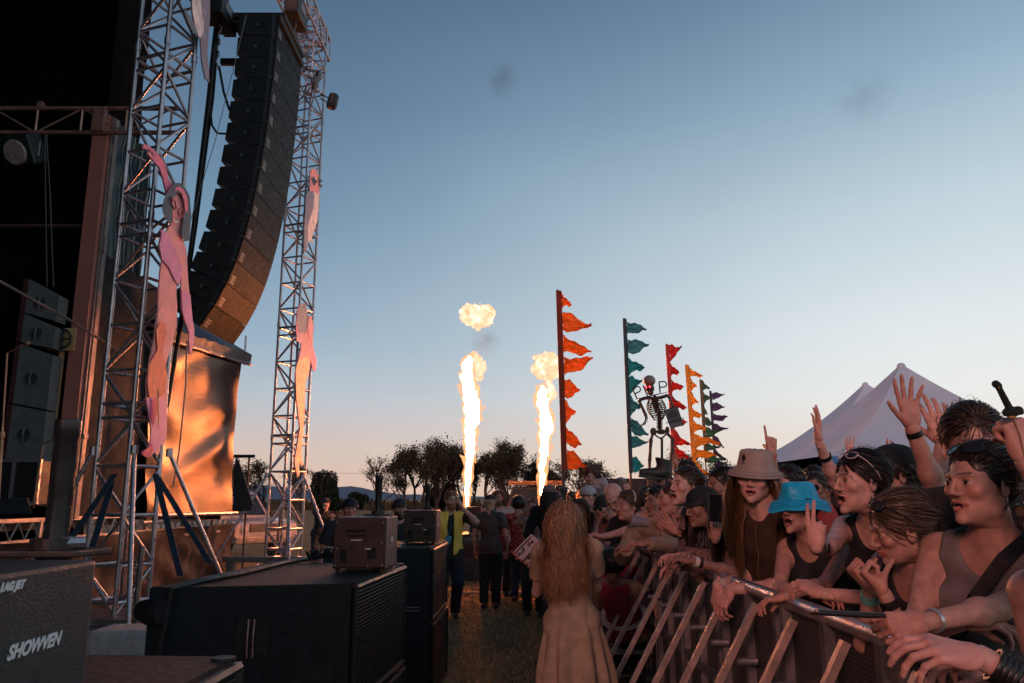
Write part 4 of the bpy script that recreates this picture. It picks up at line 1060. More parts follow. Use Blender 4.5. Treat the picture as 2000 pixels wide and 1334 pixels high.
TEAL = mat('teal_sheeting', (.012, .040, .052), .34, var=.35, scale=3, bump=.2, bscale=6, stretch=(1, 3, .25), spec=.5)
GOLD = mat('grey_tarpaulin', (.12, .092, .078), .27, metal=.9, var=0, scale=3, bump=.16, bscale=5, stretch=(1, .8, 4))
wing = thing('wing_room', (XS, 13, 0), 'tarpaulin clad room beside the stage lit gold by the flames', 'stage wing')
V, Q = sheet(XS, YP + .12, 11.75, 4.9, 6.9, 60, 60, .04, 4, lambda u, v: .03 * np.sin(u * 30 + np.sin(v * 3)))
V, Q = thick(V, Q); o = npmesh('upper_sheet', V - np.array([XS, 13, 0]), Q, TEAL); o.parent = wing
V, Q = sheet(XS - .05, YP + .0, 11.35, 6.8, 11.2, 40, 60, .03, 14)
V, Q = thick(V, Q); o = npmesh('top_drape', V - np.array([XS, 13, 0]), Q, DRAPE); o.parent = wing
V, Q = sheet(XS - .0, YP + .1, 12.6, 1.36, 4.92, 60, 60, .025, 8)
V, Q = thick(V, Q); o = npmesh('inner_tarpaulin', V - np.array([XS, 13, 0]), Q, mat('dull_grey_sheet', (.022, .024, .030), .65, metal=.0, spec=.1, var=.25, scale=2, bump=.2, bscale=6)); o.parent = wing
ZE = 4.24; YB = 14.45; SL = .235
sx_ = lambda y: max(0, y - 12.2) * SL
V, Q = sheet(XS + .16, 12.2, YB, 1.32, ZE, 150, 150, .007, 21, lambda u, v: u * (YB - 12.2) * SL - .07 * np.sin(math.pi * v) - .03 * np.sin(math.pi * u) + .016 * np.sin(v * 21 + 2.2 * np.sin(u * 5) + u * 3) * np.exp(-((v - .45) / .35) ** 2) + .02 * np.maximum(0, np.sin(v * 9 - u * 4 + 1)) ** 6)
V, Q = thick(V, Q); o = npmesh('tarpaulin', V - np.array([XS, 13, 0]), Q, GOLD); o.parent = wing
mb = MB(); mb.box((XS - 1.10, YB - .05, 2.8), (3.2, .08, 3.1)); mb.build('end_wall', mat('dark_tarp', (.02, .022, .03), .6), wing)
ridge = ZE + .62
mb = MB(); n = 26
vs = []
for i in range(n + 1):
    y = 12.1 + (YB + .12 - 12.1) * i / n; wv = .012 * math.sin(i * 1.9) + .008 * math.sin(i * 4.1)
    yy = y - (.30 if i == n else 0) * 1
    XQ = XS + sx_(y); vs += [(XQ + .24, y, ZE - .16), (XQ + .26, y, ZE - .0 + wv), (XQ - .45, y - .3 * (i / n), ZE + .42 + wv * 2), (XQ - 1.1, y - .5 * (i / n), ridge)]
mb.add(vs, [(i * 4 + k, i * 4 + k + 1, (i + 1) * 4 + k + 1, (i + 1) * 4 + k) for i in range(n) for k in range(3)])
mb.build('roof_flap', mat('silver_tarp', (.12, .11, .12), .4, metal=.2, var=.2, scale=4, bump=.3, bscale=9), wing, smooth=True)
mb = MB(); mb.tube([(XS + .2, 12.0, ZE - .18), (XS + .2 + sx_(YB + .2), YB + .2, ZE - .18)], .03, 8); mb.tube([(XS + .16 + sx_(YB), YB + .1, ZE - .2), (XS + .16 + sx_(YB), YB + .1, ZE + .35)], .02, 6)
mb.tube([(XS + .24, 12.0, 1.36), (XS + .24 + sx_(YB), YB, 1.36)], .03, 8); mb.tube([(XS + .22, 12.0, 1.26), (XS + .22, YB, 1.26)], .03, 8); mb.build('edge_rail', ALU, wing, smooth=True)
mb = MB(); q = PX(1, 1, -1); c = Vector((XS + .16, 13.7, ZE + .24)); mb.box(c, (.02, .55, .26), Matrix.Rotation(R(-58), 3, 'Y')); mb.build('label_patch', mat('white_patch', (.5, .45, .45), .5), wing)
mb = MB(); mb.slab([P(460, 893, 14.75), P(468, 905, 14.75) , P(494, 985, 14.75), P(490, 997, 14.75), P(452, 1000, 14.75)], (0, -1, 0), .02); mb.build('corner_flap', mat('dark_tarp', (.02, .022, .03), .6), wing)
mb = MB(); mb.box(P(452, 977, 14.70), (.07, .01, .14)); mb.build('tag', mat('white_patch', (.5, .45, .45), .5), wing)
mb = MB(); mb.tube([PX(365, 665, -4.85), PX(362, 760, -4.83), PX(350, 880, -4.85), PX(338, 950, -4.88)], .012, 6)
tag(mb.build('guy_rope', mat('pale_rope', (.35, .28, .24), .8), smooth=True), 'pale rope hanging in front of the golden tarpaulin', 'rope')
mb = MB(); a = P(478, 891, 17.6); mb.tube([a + Vector((-.25, 0, 0)), a + Vector((.22, 0, 0))], .035, 8); mb.tube([a + Vector((.1, 0, 0)), Vector((a.x + .1, a.y, 0))], .022, 8)
tag(mb.build('tee_post', BLK), 'black T shaped post behind the end of the wing room', 'post')
# skirts under the wing and stage
V, Q = sheet(XS + .1, 8.6, 16.3, 0.02, 1.12, 160, 40, .12, 31)
V, Q = thick(V, Q); o = npmesh('skirt', V - np.array([XS, 13, 0]), Q, mat('brown_skirt', (.035, .018, .014), .75, var=.3, scale=3, bump=.4, bscale=8)); o.parent = wing
V, Q = sheet(XS + .0, .2, 8.7, 0.02, 1.10, 90, 20, .05, 32)
V, Q = thick(V, Q); o = npmesh('stage_skirt', V - np.array([-12, 2, 0]), Q, DRAPE); o.parent = st

# side fill speaker stack on the stage edge
r = thing('side_fill_speaker', (-5.95, 9.9, 1.4), 'tall narrow grey speaker column with oval handles on the stage edge', 'loudspeaker')
ySF = 9.95
def side(px, py): return P(px, py, ySF)
rows = [(52, 543, 116, 577, 41, 606, 112, 627), (47, 590, 112, 612, 36, 668, 106, 672), (38, 652, 106, 668, 24, 780, 92, 790), (24, 776, 92, 787, 8, 895, 78, 897)]
SFM = mat('grey_speaker_paint', (.115, .130, .135), .6, var=.15, scale=10, bump=.2, bscale=150)
tl0, tr0, bl0, br0 = (56, 545), (116, 578), (10, 896), (80, 900)
for k in range(4):
    f0, f1 = (0, .19, .36, .70)[k], (.185, .35, .69, 1)[k]
    L0 = (tl0[0] + (bl0[0] - tl0[0]) * f0, tl0[1] + (bl0[1] - tl0[1]) * f0); L1 = (tl0[0] + (bl0[0] - tl0[0]) * f1, tl0[1] + (bl0[1] - tl0[1]) * f1)
    R0 = (tr0[0] + (br0[0] - tr0[0]) * f0, tr0[1] + (br0[1] - tr0[1]) * f0); R1 = (tr0[0] + (br0[0] - tr0[0]) * f1, tr0[1] + (br0[1] - tr0[1]) * f1)
    if k < 2: R1 = (R1[0], R1[1] - 10)
    mb = MB(); mb.slab([side(*q) for q in (L0, R0, R1, L1)], (0, -1, 0), .22); cb = mb.build('cabinet', SFM, r)
    mb = MB(); mb.slab([side(L0[0] - 7, L0[1] - 2) + Vector((0, -.02, 0)), side(L0[0] + 1, L0[1]) + Vector((0, -.02, 0)), side(L1[0] + 1, L1[1]) + Vector((0, -.02, 0)), side(L1[0] - 7, L1[1] - 1) + Vector((0, -.02, 0))], (0, -1, 0), .24); mb.build('front_edge', mat('maroon_edge', (.10, .035, .035), .4, metal=.3), cb)
    cx = (L0[0] + R0[0] + L1[0] + R1[0]) / 4 - 4; cy = (L0[1] + R0[1] + L1[1] + R1[1]) / 4 + 2; c = side(cx, cy) + Vector((0, -.006, 0))
    mb = MB(); mb.slab([c + Vector((.085 * math.cos(t), 0, .085 * math.sin(t))) for t in np.linspace(0, 6.28, 19)[:-1]], (0, -1, 0), .004); mb.build('handle_recess', mat('recess_grey', (.03, .033, .036), .6), cb)
    mb = MB(); mb.tube([c + Vector((.0, -.006, .085)), c + Vector((-.004, -.022, .0)), c + Vector((0, -.006, -.085))], .013, 6)
    mb.tube([c + Vector((.085 * math.cos(t), -.006, .085 * math.sin(t))) for t in np.linspace(0, 6.28, 19)], .007, 5); mb.build('handle', mat('handle_rim', (.10, .11, .115), .4), cb)
r = thing('flight_case', (-5.8, 8.6, 1.37), 'black flight case with metal corners under the speaker column', 'case')
a = P(-6, 900, 9.7); b = P(72, 985, 9.7)
mb = MB(); mb.box(((a.x + b.x) / 2, 10.0, (a.z + b.z) / 2), (b.x - a.x, .6, a.z - b.z)); mb.build('body', BLK, r)
mb = MB()
for x in (a.x + .03, (a.x + b.x) / 2 - .05, b.x - .01): mb.box((x, 9.69, (a.z + b.z) / 2), (.035, .03, a.z - b.z + .02))
for z in (a.z, b.z + .02): mb.box(((a.x + b.x) / 2, 9.69, z), (b.x - a.x + .02, .04, .035))
mb.build('metal_edging', ALU, r)
r = thing('monitor_wedge', P(30, 985, 8.1), 'dark wedge monitor speaker at the stage edge beside the case', 'loudspeaker')
mb = MB(); p = [P(-20, 1005, 8.0), P(62, 1003, 8.0), P(62, 1001, 8.6), P(-20, 1003, 8.6), P(-20, 975, 8.2), P(52, 973, 8.2), P(56, 972, 8.5), P(-20, 974, 8.5)]; mb.hexa(p); mb.build('cabinet', BLK2, r)
def micstand(px0, py0, px1, py1, Y, label):
    a = P(px0, py0, Y); b = P(px1, py1, Y); r = thing('microphone_stand', b, label, 'stand'); mb = MB()
    mb.tube([b, b.lerp(a, .45)], .016, 8); mb.tube([b.lerp(a, .42), a], .010, 8); mb.tube([b.lerp(a, .43), b.lerp(a, .47)], .026, 8); mb.tube([a, a + Vector((.18, 0, .10))], .008, 6); mb.ball(a + Vector((.2, 0, .11)), .03, 8)
    for k in range(3): mb.tube([b, b + Vector((.25 * math.cos(k * 2.1), .25 * math.sin(k * 2.1), -.04))], .01, 6)
    mb.build('pole', mat('brass_brown_tube', (.30, .16, .10), .35, metal=.6), r, smooth=True)
micstand(14, 690, -4, 985, 8.4, 'tall thin microphone stand at the left frame edge on stage')
micstand(84, 868, 66, 985, 8.8, 'short thin microphone stand right of the flight case')
# added fan and board standing in for a warm light patch
r = thing('added_fan', P(118, 660, 10.1), 'made-up round fan with dark ring in front of the warm light patch', 'fan'); p = P(118, 662, 10.1)
mb = MB(); mb.tube([p + Vector((.13 * math.cos(t), 0, .13 * math.sin(t))) for t in np.linspace(0, 6.28, 22)], .016, 6, caps=False); mb.ball(p, (.05, .04, .05), 8)
for k in range(5): mb.tube([p, p + Vector((.13 * math.cos(k * 1.26), 0, .13 * math.sin(k * 1.26)))], .012, 5)
mb.build('fan_ring', BLK, r)
mb = MB(); p = P(124, 664, 10.25); mb.box(p, (.34, .1, .30)); mb.box(p + Vector((0, 0, -1.1)), (.05, .05, 1.9)); tag(mb.build('light_patch_board', mat('plywood', (.62, .40, .20), .7, var=.2)), 'small added board coloured as a warm light patch behind the fan', 'board')  # warm light is put into the board colour

# ------------------------------------------------------------------ painted cutouts on the towers
def cut(name, regs, p0, n, root=None, th=.018):
    """regs: list of (pixel outline, material); first is the backing board"""
    for i, (poly, m) in enumerate(regs):
        mb = MB(); nn = Vector(n).normalized(); pp = Vector(p0) - nn * -.0045 * i if i else Vector(p0)
        pts = [PN(x, y, pp, nn) for x, y in poly]
        if m is GLS: mb.tube(pts + pts[:1], .010, 5)
        else: mb.slab(pts, nn, th if i == 0 else .003)
        o = mb.build(name[i] if isinstance(name, list) else name, m, root)
PK = mat('pink_paint', (.88, .20, .32), .6, var=.08, scale=6); SAL = mat('salmon_paint', (.95, .36, .36), .6, var=.10, scale=6); LIL = mat('lilac_pink_paint', (.85, .30, .50), .6, var=.1, scale=6)
ORG = mat('orange_red_paint', (.90, .20, .12), .6, var=.25, scale=10, stretch=(3, 3, .6)); HOT = mat('magenta_paint', (.75, .03, .18), .6, var=.3, scale=10, stretch=(3, 3, .5)); SLATE = mat('slate_paint', (.055, .10, .14), .6); CRM = mat('cream_paint', (.75, .62, .55), .6); GLS = mat('rose_outline', (.42, .07, .14), .6)
c = lambda pts, ox, oy, s: [(ox + x / s, oy + y / s) for x, y in pts]
q1 = lambda pts: c(pts, 250, 270, 3.811)
q2 = lambda pts: c(pts, 250, 560, 3.926)
pn = (TN[0] + .36, TN[1], 3); nn = (1, -.02, 0)
r = thing('painted_figure', Vector(pn), 'tall pink painted plywood woman with one raised arm, fixed on the near tower', 'cutout')
body = q1([(112, 55), (125, 45), (160, 60), (210, 100), (250, 150), (275, 190), (290, 240), (300, 290), (322, 330), (345, 350), (400, 350), (440, 400), (425, 620), (400, 680), (405, 740), (432, 820), (440, 880), (445, 1000), (455, 1130), (480, 1334)]) + q2([(480, 60), (497, 260), (510, 330), (507, 420), (490, 500), (478, 515), (470, 490), (475, 450), (465, 440), (470, 350), (440, 270), (415, 180), (412, 80), (408, 0)]) + q1([(400, 1020), (378, 1100), (362, 1070)]) + q2([(372, 60), (378, 130), (375, 300), (345, 400), (290, 600), (303, 700), (297, 860), (300, 1060), (290, 1180), (270, 1210), (250, 1195), (245, 1270), (225, 1295), (205, 1270), (180, 1295), (150, 1308), (115, 1290), (112, 1265), (150, 1240), (175, 1180), (180, 1100), (165, 1000), (140, 870), (148, 820), (143, 740), (170, 560), (200, 420), (212, 330), (230, 200), (237, 60), (235, 0)]) + q1([(232, 1130), (240, 1000), (255, 915), (232, 800), (250, 720), (245, 672), (265, 700), (285, 700), (320, 640), (300, 560), (285, 400), (262, 300), (235, 220), (190, 170), (150, 120), (155, 95), (190, 130), (200, 120), (160, 85), (115, 78)])
hair = q1([(350, 335), (385, 332), (425, 365), (460, 430), (470, 560), (462, 700), (458, 760), (430, 768), (405, 740), (398, 690), (420, 560), (425, 460), (390, 410), (365, 400), (345, 450), (330, 480), (332, 560), (335, 620), (300, 632), (262, 560), (255, 520), (270, 450), (300, 390)])
face_line = q1([(322, 440), (350, 470), (358, 520), (345, 530), (325, 490)])
gl2 = q1([(372, 535), (395, 520), (418, 545), (412, 580), (392, 585), (374, 565)])
smile = q1([(345, 590), (350, 612), (372, 618), (380, 600), (374, 632), (356, 628), (345, 610)])
headb = q1([(355, 370), (380, 355), (415, 385), (440, 440), (446, 500), (440, 560), (428, 540), (420, 470), (400, 410), (375, 385), (350, 392)])
lil = q1([(245, 675), (275, 700), (310, 740), (345, 800), (375, 880), (405, 990), (380, 1095), (352, 1060), (305, 960), (255, 905), (234, 800), (252, 720)])
sal2 = q2([(215, 330), (235, 180), (280, 100), (340, 100), (370, 180), (372, 300), (340, 400), (290, 590), (235, 560), (175, 560), (200, 420)])
org = q2([(160, 600), (230, 480), (215, 330), (250, 270), (290, 290), (300, 370), (265, 480), (290, 600), (300, 700), (285, 820), (240, 850), (232, 780), (222, 850), (165, 850), (150, 740)])
lil2 = q2([(140, 850), (297, 855), (300, 1060), (285, 1190), (200, 1270), (160, 1250), (180, 1100), (165, 1000)])
hot = q2([(180, 870), (225, 850), (228, 960), (195, 1060), (175, 1000)]); hot2 = q2([(112, 1268), (150, 1240), (180, 1200), (195, 1250), (160, 1303), (118, 1292)])
armp = q1([(112, 55), (125, 45), (160, 60), (210, 100), (250, 150), (275, 190), (290, 240), (300, 290), (322, 340), (310, 400), (285, 400), (262, 300), (235, 220), (190, 170), (160, 130), (200, 130), (160, 85), (115, 78)])
lil3 = q2([(412, 20), (478, 60), (497, 260), (508, 330), (505, 420), (478, 512), (470, 480), (475, 440), (466, 430), (470, 350), (440, 270), (418, 180)])
slit = q2([(228, 780), (236, 850), (240, 1000), (238, 1095), (228, 960)])
cut(['board', 'painted_body', 'painted_arm', 'painted_arm', 'painted_swimsuit', 'painted_leg', 'painted_leg', 'painted_foot', 'painted_foot', 'painted_hair', 'painted_headband', 'painted_glasses', 'painted_glasses', 'painted_smile', 'painted_gap'],
    [(body, SAL), (sal2, SAL), (armp, PK), (lil3, LIL), (lil, LIL), (lil2, LIL), (org, ORG), (hot, HOT), (hot2, HOT), (hair, SLATE), (headb, PK), (face_line, GLS), (gl2, GLS), (smile, CRM), (slit, BLK)], pn, nn, r)
# wings of a bird at the top of the near tower
q3 = lambda pts: c(pts, 0, 0, 2.839)
pn3 = (TN[0] + .40, TN[1], 3)
r = thing('painted_bird_wing', Vector(PN(390, 50, pn3, nn)), 'grey and cream painted bird wings high on the near tower', 'cutout')
cut(['board', 'painted_feather', 'painted_feather'], [(q3([(1062, -60), (1165, -60), (1165, 100), (1150, 300), (1160, 400), (1162, 460), (1150, 440), (1140, 440), (1120, 340), (1112, 210), (1085, 170), (1068, 80)]), mat('grey_feather_paint', (.28, .25, .32), .6)), (q3([(1062, -60), (1112, -60), (1118, 60), (1132, 130), (1128, 180), (1110, 212), (1088, 170), (1068, 70)]), mat('pale_feather_paint', (.85, .72, .70), .6)), (q3([(1022, 40), (1060, 95), (1100, 190), (1104, 212), (1060, 160), (1030, 90)]), DALU)], pn3, nn, r)
q4 = lambda pts: c(pts, 550, 320, 4.446)
pnf = (TF[0] + .36, TF[1], 3); nf = (1, -.02, 0)
r = thing('painted_bird', Vector(PN(612, 400, pnf, nf)), 'painted bird cutout with salmon head and grey wing on the far tower', 'cutout')
GB = mat('grey_bird_paint', (.26, .25, .34), .6); WB = mat('white_bird_paint', (.88, .76, .74), .6)
cut(['board', 'painted_belly', 'painted_head', 'painted_wing', 'painted_mask', 'painted_beak', 'painted_eye'],
    [(q4([(250, 55), (270, 40), (300, 55), (322, 90), (325, 120), (362, 150), (325, 165), (330, 175), (360, 190), (358, 203), (328, 203), (325, 330), (310, 490), (285, 580), (262, 640), (275, 690), (255, 665), (235, 672), (215, 760), (190, 785), (195, 560), (215, 270), (245, 235), (248, 150)]), WB),
     (q4([(248, 235), (322, 250), (322, 340), (308, 490), (240, 668), (228, 600), (230, 520), (270, 400), (285, 300)]), WB),
     (q4([(250, 55), (270, 40), (300, 55), (322, 90), (326, 200), (322, 262), (280, 240), (245, 235)]), SAL),
     (q4([(245, 235), (275, 240), (285, 290), (272, 400), (240, 500), (226, 560), (230, 660), (212, 760), (192, 780), (196, 560), (212, 280)]), GB),
     (q4([(258, 118), (290, 125), (312, 150), (285, 190), (275, 175)]), mat('slate_bird_paint', (.05, .06, .08), .6)), (q4([(322, 118), (362, 150), (325, 168), (358, 190), (350, 205), (326, 200)]), mat('slate_bird_paint', (.05, .06, .08), .6)), (q4([(290, 120), (302, 112), (306, 138), (294, 142)]), WB)], pnf, nf, r)
q5 = lambda pts: c(pts, 550, 580, 3.509)
pnf2 = (TF[0] + .38, TF[1], 3)
r = thing('painted_figure', Vector(PN(592, 760, pnf2, nf)), 'lilac painted figure with silver hair and pale legs on the far tower', 'cutout')
cut(['board', 'painted_hair', 'painted_torso', 'painted_arm', 'painted_legs', 'painted_foot'],
    [(q5([(118, 60), (165, 40), (182, 130), (205, 128), (218, 200), (212, 290), (215, 340), (238, 430), (236, 505), (222, 510), (200, 440), (188, 520), (165, 590), (162, 700), (150, 900), (135, 1080), (148, 1140), (140, 1165), (118, 1130), (125, 1220), (108, 1240), (85, 1130), (100, 1050), (125, 900), (100, 690), (95, 520), (118, 420), (135, 330), (135, 310), (102, 305), (100, 200), (110, 90)]), LIL),
     (q5([(118, 65), (165, 45), (180, 130), (170, 250), (120, 250), (108, 190)]), mat('silver_foil', (.38, .38, .40), .35, metal=.6, var=.6, scale=60, bump=.8, bscale=90)),
     (q5([(102, 250), (165, 245), (200, 300), (198, 420), (180, 470), (100, 470), (118, 420), (138, 320), (102, 300)]), mat('mauve_paint', (.55, .34, .42), .6)),
     (q5([(185, 135), (205, 128), (218, 200), (210, 292), (188, 280), (178, 200)]), mat('mauve_paint', (.55, .34, .42), .6)),
     (q5([(96, 500), (120, 430), (190, 400), (188, 520), (163, 590), (160, 700), (150, 900), (135, 1080), (103, 1050), (126, 900), (102, 690)]), mat('peach_paint', (.92, .60, .42), .6, var=.25, scale=8)),
     (q5([(88, 1125), (103, 1050), (135, 1080), (147, 1140), (138, 1160), (118, 1130), (125, 1218), (108, 1238)]), mat('peach_paint', (.92, .60, .42), .6))], pnf2, nf, r)
FLAMEK = 270
def txtobj(cu, m, parent):
    t_ = bpy.data.objects.new('tmp', cu); me = bpy.data.meshes.new_from_object(t_); bpy.data.objects.remove(t_)
    me.materials.clear(); me.materials.append(m); o = bpy.data.objects.new('lettering', me); col.objects.link(o); o.parent = parent; return o
# ------------------------------------------------------------------ subwoofer stacks along the front of the pit
def sub_cab(c4, z0, z1, label, louvres=30):
    """c4: near-front, far-front, far-back, near-back corners (x, y); front faces +X"""
    a, b, d, e = [Vector((x, y, 0)) for x, y in c4]
    r = thing('subwoofer', (a + d) / 2 + Vector((0, 0, z0)), label, 'loudspeaker', 'subwoofers stacked along the pit')
    mb = MB(); f = Vector((-.02, 0, 0))
    mb.hexa([a + f + Vector((0, 0, z0)), b + f + Vector((0, 0, z0)), d + Vector((0, 0, z0)), e + Vector((0, 0, z0)), a + f + Vector((0, 0, z1)), b + f + Vector((0, 0, z1)), d + Vector((0, 0, z1)), e + Vector((0, 0, z1))])
    bd = mb.build('cabinet', BLK2, r)
    t = (b - a).normalized(); n = Vector((t.y, -t.x, 0)); L = (b - a).length; h = z1 - z0
    mb = MB()
    for (p0, p1) in (((.02, .02), (L - .02, .02)), ((.02, h - .02), (L - .02, h - .02)), ((.02, .02), (.02, h - .02)), ((L - .02, .02), (L - .02, h - .02))):
        mb.tube([a + t * p0[0] + Vector((0, 0, z0 + p0[1])) , a + t * p1[0] + Vector((0, 0, z0 + p1[1]))], .014, 6)
    for i in range(louvres):
        z = z0 + .03 + (h - .06) * i / (louvres - 1); p = a + t * .03 + n * .004; q = b - t * .03 + n * .004
        mb.hexa([p + Vector((0, 0, z)), q + Vector((0, 0, z)), q - n * .02 + Vector((0, 0, z)), p - n * .02 + Vector((0, 0, z)), p - n * .002 + Vector((0, 0, z + .007)), q - n * .002 + Vector((0, 0, z + .007)), q - n * .02 + Vector((0, 0, z + .007)), p - n * .02 + Vector((0, 0, z + .007))])
    k = 34
    for i in range(k + 1):
        p = a.lerp(b, .03 + .94 * i / k) - n * .003; mb.tube([p + Vector((0, 0, z0 + .03)), p + Vector((0, 0, z1 - .03))], .0035, 4)
    mb.build('grille', mat('black_louvre_grille', (.022, .026, .030), .38, metal=.4, var=.15, spec=.6), r)
    # handles on the side towards the camera
    s = (e - a).normalized(); W = (e - a).length; m = -t
    for (u, v, vert) in ((.50, .60, True), (.20, .26, False), (.80, .24, False)):
        c = a + s * W * u + Vector((0, 0, z0 + h * v)) + m * .003; hw, hh = (.075, .095) if vert else (.10, .07)
        mb = MB(); mb.slab([c - s * hw + Vector((0, 0, -hh)), c + s * hw + Vector((0, 0, -hh)), c + s * hw + Vector((0, 0, hh)), c - s * hw + Vector((0, 0, hh))], m, .004); hr = mb.build('handle_recess', mat('recess_black', (.004, .004, .005), .8), r)
        mb = MB()
        for o in (-.010, .016):
            if vert: mb.tube([c + s * o + m * .008 + Vector((0, 0, -.085)), c + s * o + m * .014, c + s * o + m * .008 + Vector((0, 0, .085))], .0045, 6)
            else: mb.tube([c + m * .008 - s * .08 + Vector((0, 0, -.05 + o)), c + m * .012 + s * .08 + Vector((0, 0, -.05 + o))], .0045, 6)
        mb.build('handle', mat('worn_handle_edge', (.34, .24, .24), .35, metal=.5), r)
    for q in (a, b, d, e):
        mb = MB(); qq = q + ((d + a) / 2 - q).normalized() * .05; mb.tube([qq + Vector((0, 0, z1 - .001)), qq + Vector((0, 0, z1 + .006))], .03, 10); mb.build('corner_foot', RUB, r)
    return r
A = [(-.76, 4.01), (-.668, 5.18), (-1.56, 5.30), (-1.66, 3.80)]
B = [(-.66, 6.83), (-.628, 7.95), (-1.53, 8.05), (-1.55, 6.75)]
C = [(-.72, 1.02), (-.70, 2.18), (-1.6, 2.24), (-1.62, 1.02)]
D = [(-.62, 17.3), (-.62, 18.5), (-1.5, 18.5), (-1.5, 17.3)]
A2 = [(x * 1.0, y) for x, y in A]
for nm, q, txt in (('A', A, 'large black subwoofer with three side handles in the middle foreground'), ('B', B, 'black subwoofer behind the foreground one beside the man in the yellow vest'), ('C', C, 'closest black subwoofer at the bottom left edge under the lettered flame machine')):
    low = [(x + .01, y) for x, y in q]
    sub_cab(q, .612, 1.2, txt + ', upper of two'); sub_cab(low, 0, .606, txt + ', lower of two')
# rounded lamp on sub A's left corner
mb = MB(); p = P(306, 1196, 3.75); mb.tube([p + Vector((.03, 0, 0)), p + Vector((-.03, .02, 0)), p + Vector((-.09, .05, 0))], [.055, .062, .045], 16); tag(mb.build('cable_connector', RUB, smooth=True), 'round black connector clipped to the left edge of the foreground subwoofer', 'connector')
mb = MB(); mb.tube([PZ(640, 1085, 1.215), PZ(560, 1098, 1.215), PZ(470, 1120, 1.215), PZ(400, 1133, 1.215), PZ(335, 1150, 1.2), PZ(330, 1150, 1.2) + Vector((-.05, 0, -.5))], .014, 8); tag(mb.build('power_cable', RUB, smooth=True), 'black power cable lying across the top of the foreground subwoofer', 'cable')
mb = MB()
for i in range(14):
    p = PZ(600 + 30 * random.random(), 1085 + 10 * random.random(), 1.22); mb.tube([p, p + Vector((random.uniform(-.12, .12), random.uniform(-.08, .08), random.uniform(0, .08)))], .010, 5)
tag(mb.build('cable_tangle', RUB), 'tangle of black cable behind the flame machine on the subwoofer', 'cable')

# ------------------------------------------------------------------ flame machines
HOUS = mat('brown_black_housing', (.042, .016, .011), .5, metal=.2, var=.3, scale=14, bump=.15, bscale=120)
SIDEP = mat('grey_side_plate', (.20, .15, .15), .45, metal=.3, var=.12, scale=8)
LETT = mat('white_lettering', (.70, .72, .74), .5, var=0)
def machine(y, label, lettered=False, xr=-.70, dy=.43):
    r = thing('flame_machine', (xr - .15, y + .2, 1.206), label, 'flame machine', 'flame machines along the pit')
    z0, z1 = 1.225, 1.50; c = Vector((xr - .145, y + dy / 2, (z0 + z1) / 2))
    mb = MB(); mb.box(c, (.29, dy, z1 - z0), None, .008)
    for sx in (-1, 1):
        for sy in (-1, 1): mb.tube([c + Vector((sx * .12, sy * dy * .42, -.16)), c + Vector((sx * .12, sy * dy * .42, -.12))], .014, 8)
    hb = mb.build('housing', HOUS if not lettered else mat('slate_housing', (.040, .050, .056), .5, metal=.2, var=.15, scale=18, bump=.12, bscale=200), r)
    if not lettered:
        mb = MB(); mb.box(c + Vector((.147, 0, 0)), (.006, dy - .02, .27), None, .002); mb.build('side_plate', SIDEP, r)
        mb = MB(); mb.box(c + Vector((.151, -.02, .01)), (.003, .07, .03)); mb.build('label_plate', mat('white_patch', (.5, .45, .45), .5), r)
        f = c + Vector((0, -dy / 2 - .001, 0))
        for v_, s_ in (((-.02, 0, .065), (.11, .006, .018)), ((-.02, 0, .038), (.11, .006, .010)), ((-.085, 0, -.07), (.035, .008, .07)), ((.07, 0, -.055), (.05, .008, .06))):
            mb = MB(); mb.box(f + Vector(v_), s_); mb.build('vent', mat('recess_black', (.004, .004, .005), .8), r)
        mb = MB(); mb.box(f + Vector((-.015, -.004, .015)), (.06, .004, .008)); mb.box(f + Vector((.05, -.006, -.030)), (.035, .006, .006)); mb.box(f + Vector((.052, -.008, -.034)), (.03, .004, .006)); mb.build('label_plate', mat('tan_label', (.50, .36, .28), .5), r)
        mb = MB()
        for sx, sz in ((-.13, -.12), (.13, -.12), (.13, .11), (-.13, .11), (.125, .0), (-.12, -.03), (.05, -.125)): mb.ball(f + Vector((sx, -.003, sz)), .005, 8)
        mb.build('bolt', ALU, r)
    # flange and tube
    tx, ty = xr - .135, y + dy + .11
    mb = MB(); mb.tube([(tx, ty, 1.20), (tx, ty, 1.50)], .03, 10); mb.box((tx, ty, 1.505), (.15, .12, .012), None, .003); mb.tube([(tx, ty, 1.505), (tx, ty, 1.530)], .042, 20); mb.build('flange', BLK, r)
    mb = MB(); prof_ = [(0.018, 1.53), (.021, 1.53), (.021, 1.71), (.0228, 1.715), (.0228, 1.745), (.020, 1.747), (.020, 1.71), (.017, 1.70)]
    mb.lathe(prof_, Matrix.Translation((tx, ty, 0)), 28); mb.build('nozzle_tube', mat('gunmetal_tube', (.05, .055, .062), .28, metal=.7, var=.1), r, smooth=True)
    if lettered:
        for txt, yy, zz, sz in (('LAG JET', .172, 1.476, .0150), ('SHOWVEN', .205, 1.381, .0265)):
            cu = bpy.data.curves.new('lettering', 'FONT'); cu.body = txt; cu.size = sz; cu.shear = .35; cu.extrude = .0006; cu.offset = .0011
            o = txtobj(cu, LETT, r)
            o.rotation_euler = (R(90), 0, R(90)); o.location = Vector((xr + .0012, y + yy, zz)) - r.location
        mb = MB(); mb.tube([(xr - .115, ty - .02, 1.522), (xr - .08, ty + .0, 1.522)], .011, 8); mb.build('igniter', mat('bright_metal', (.6, .55, .52), .25, metal=.9), r, smooth=True)
    return r
machine(.96, 'slate flame machine lettered SHOWVEN with a tall tube at the bottom left', True, dy=.43)
machine(4.54, 'brown black flame machine on the foreground subwoofer with a black tube behind it')
machine(7.35, 'flame machine on the second subwoofer beside the man in the vest', xr=-.685)
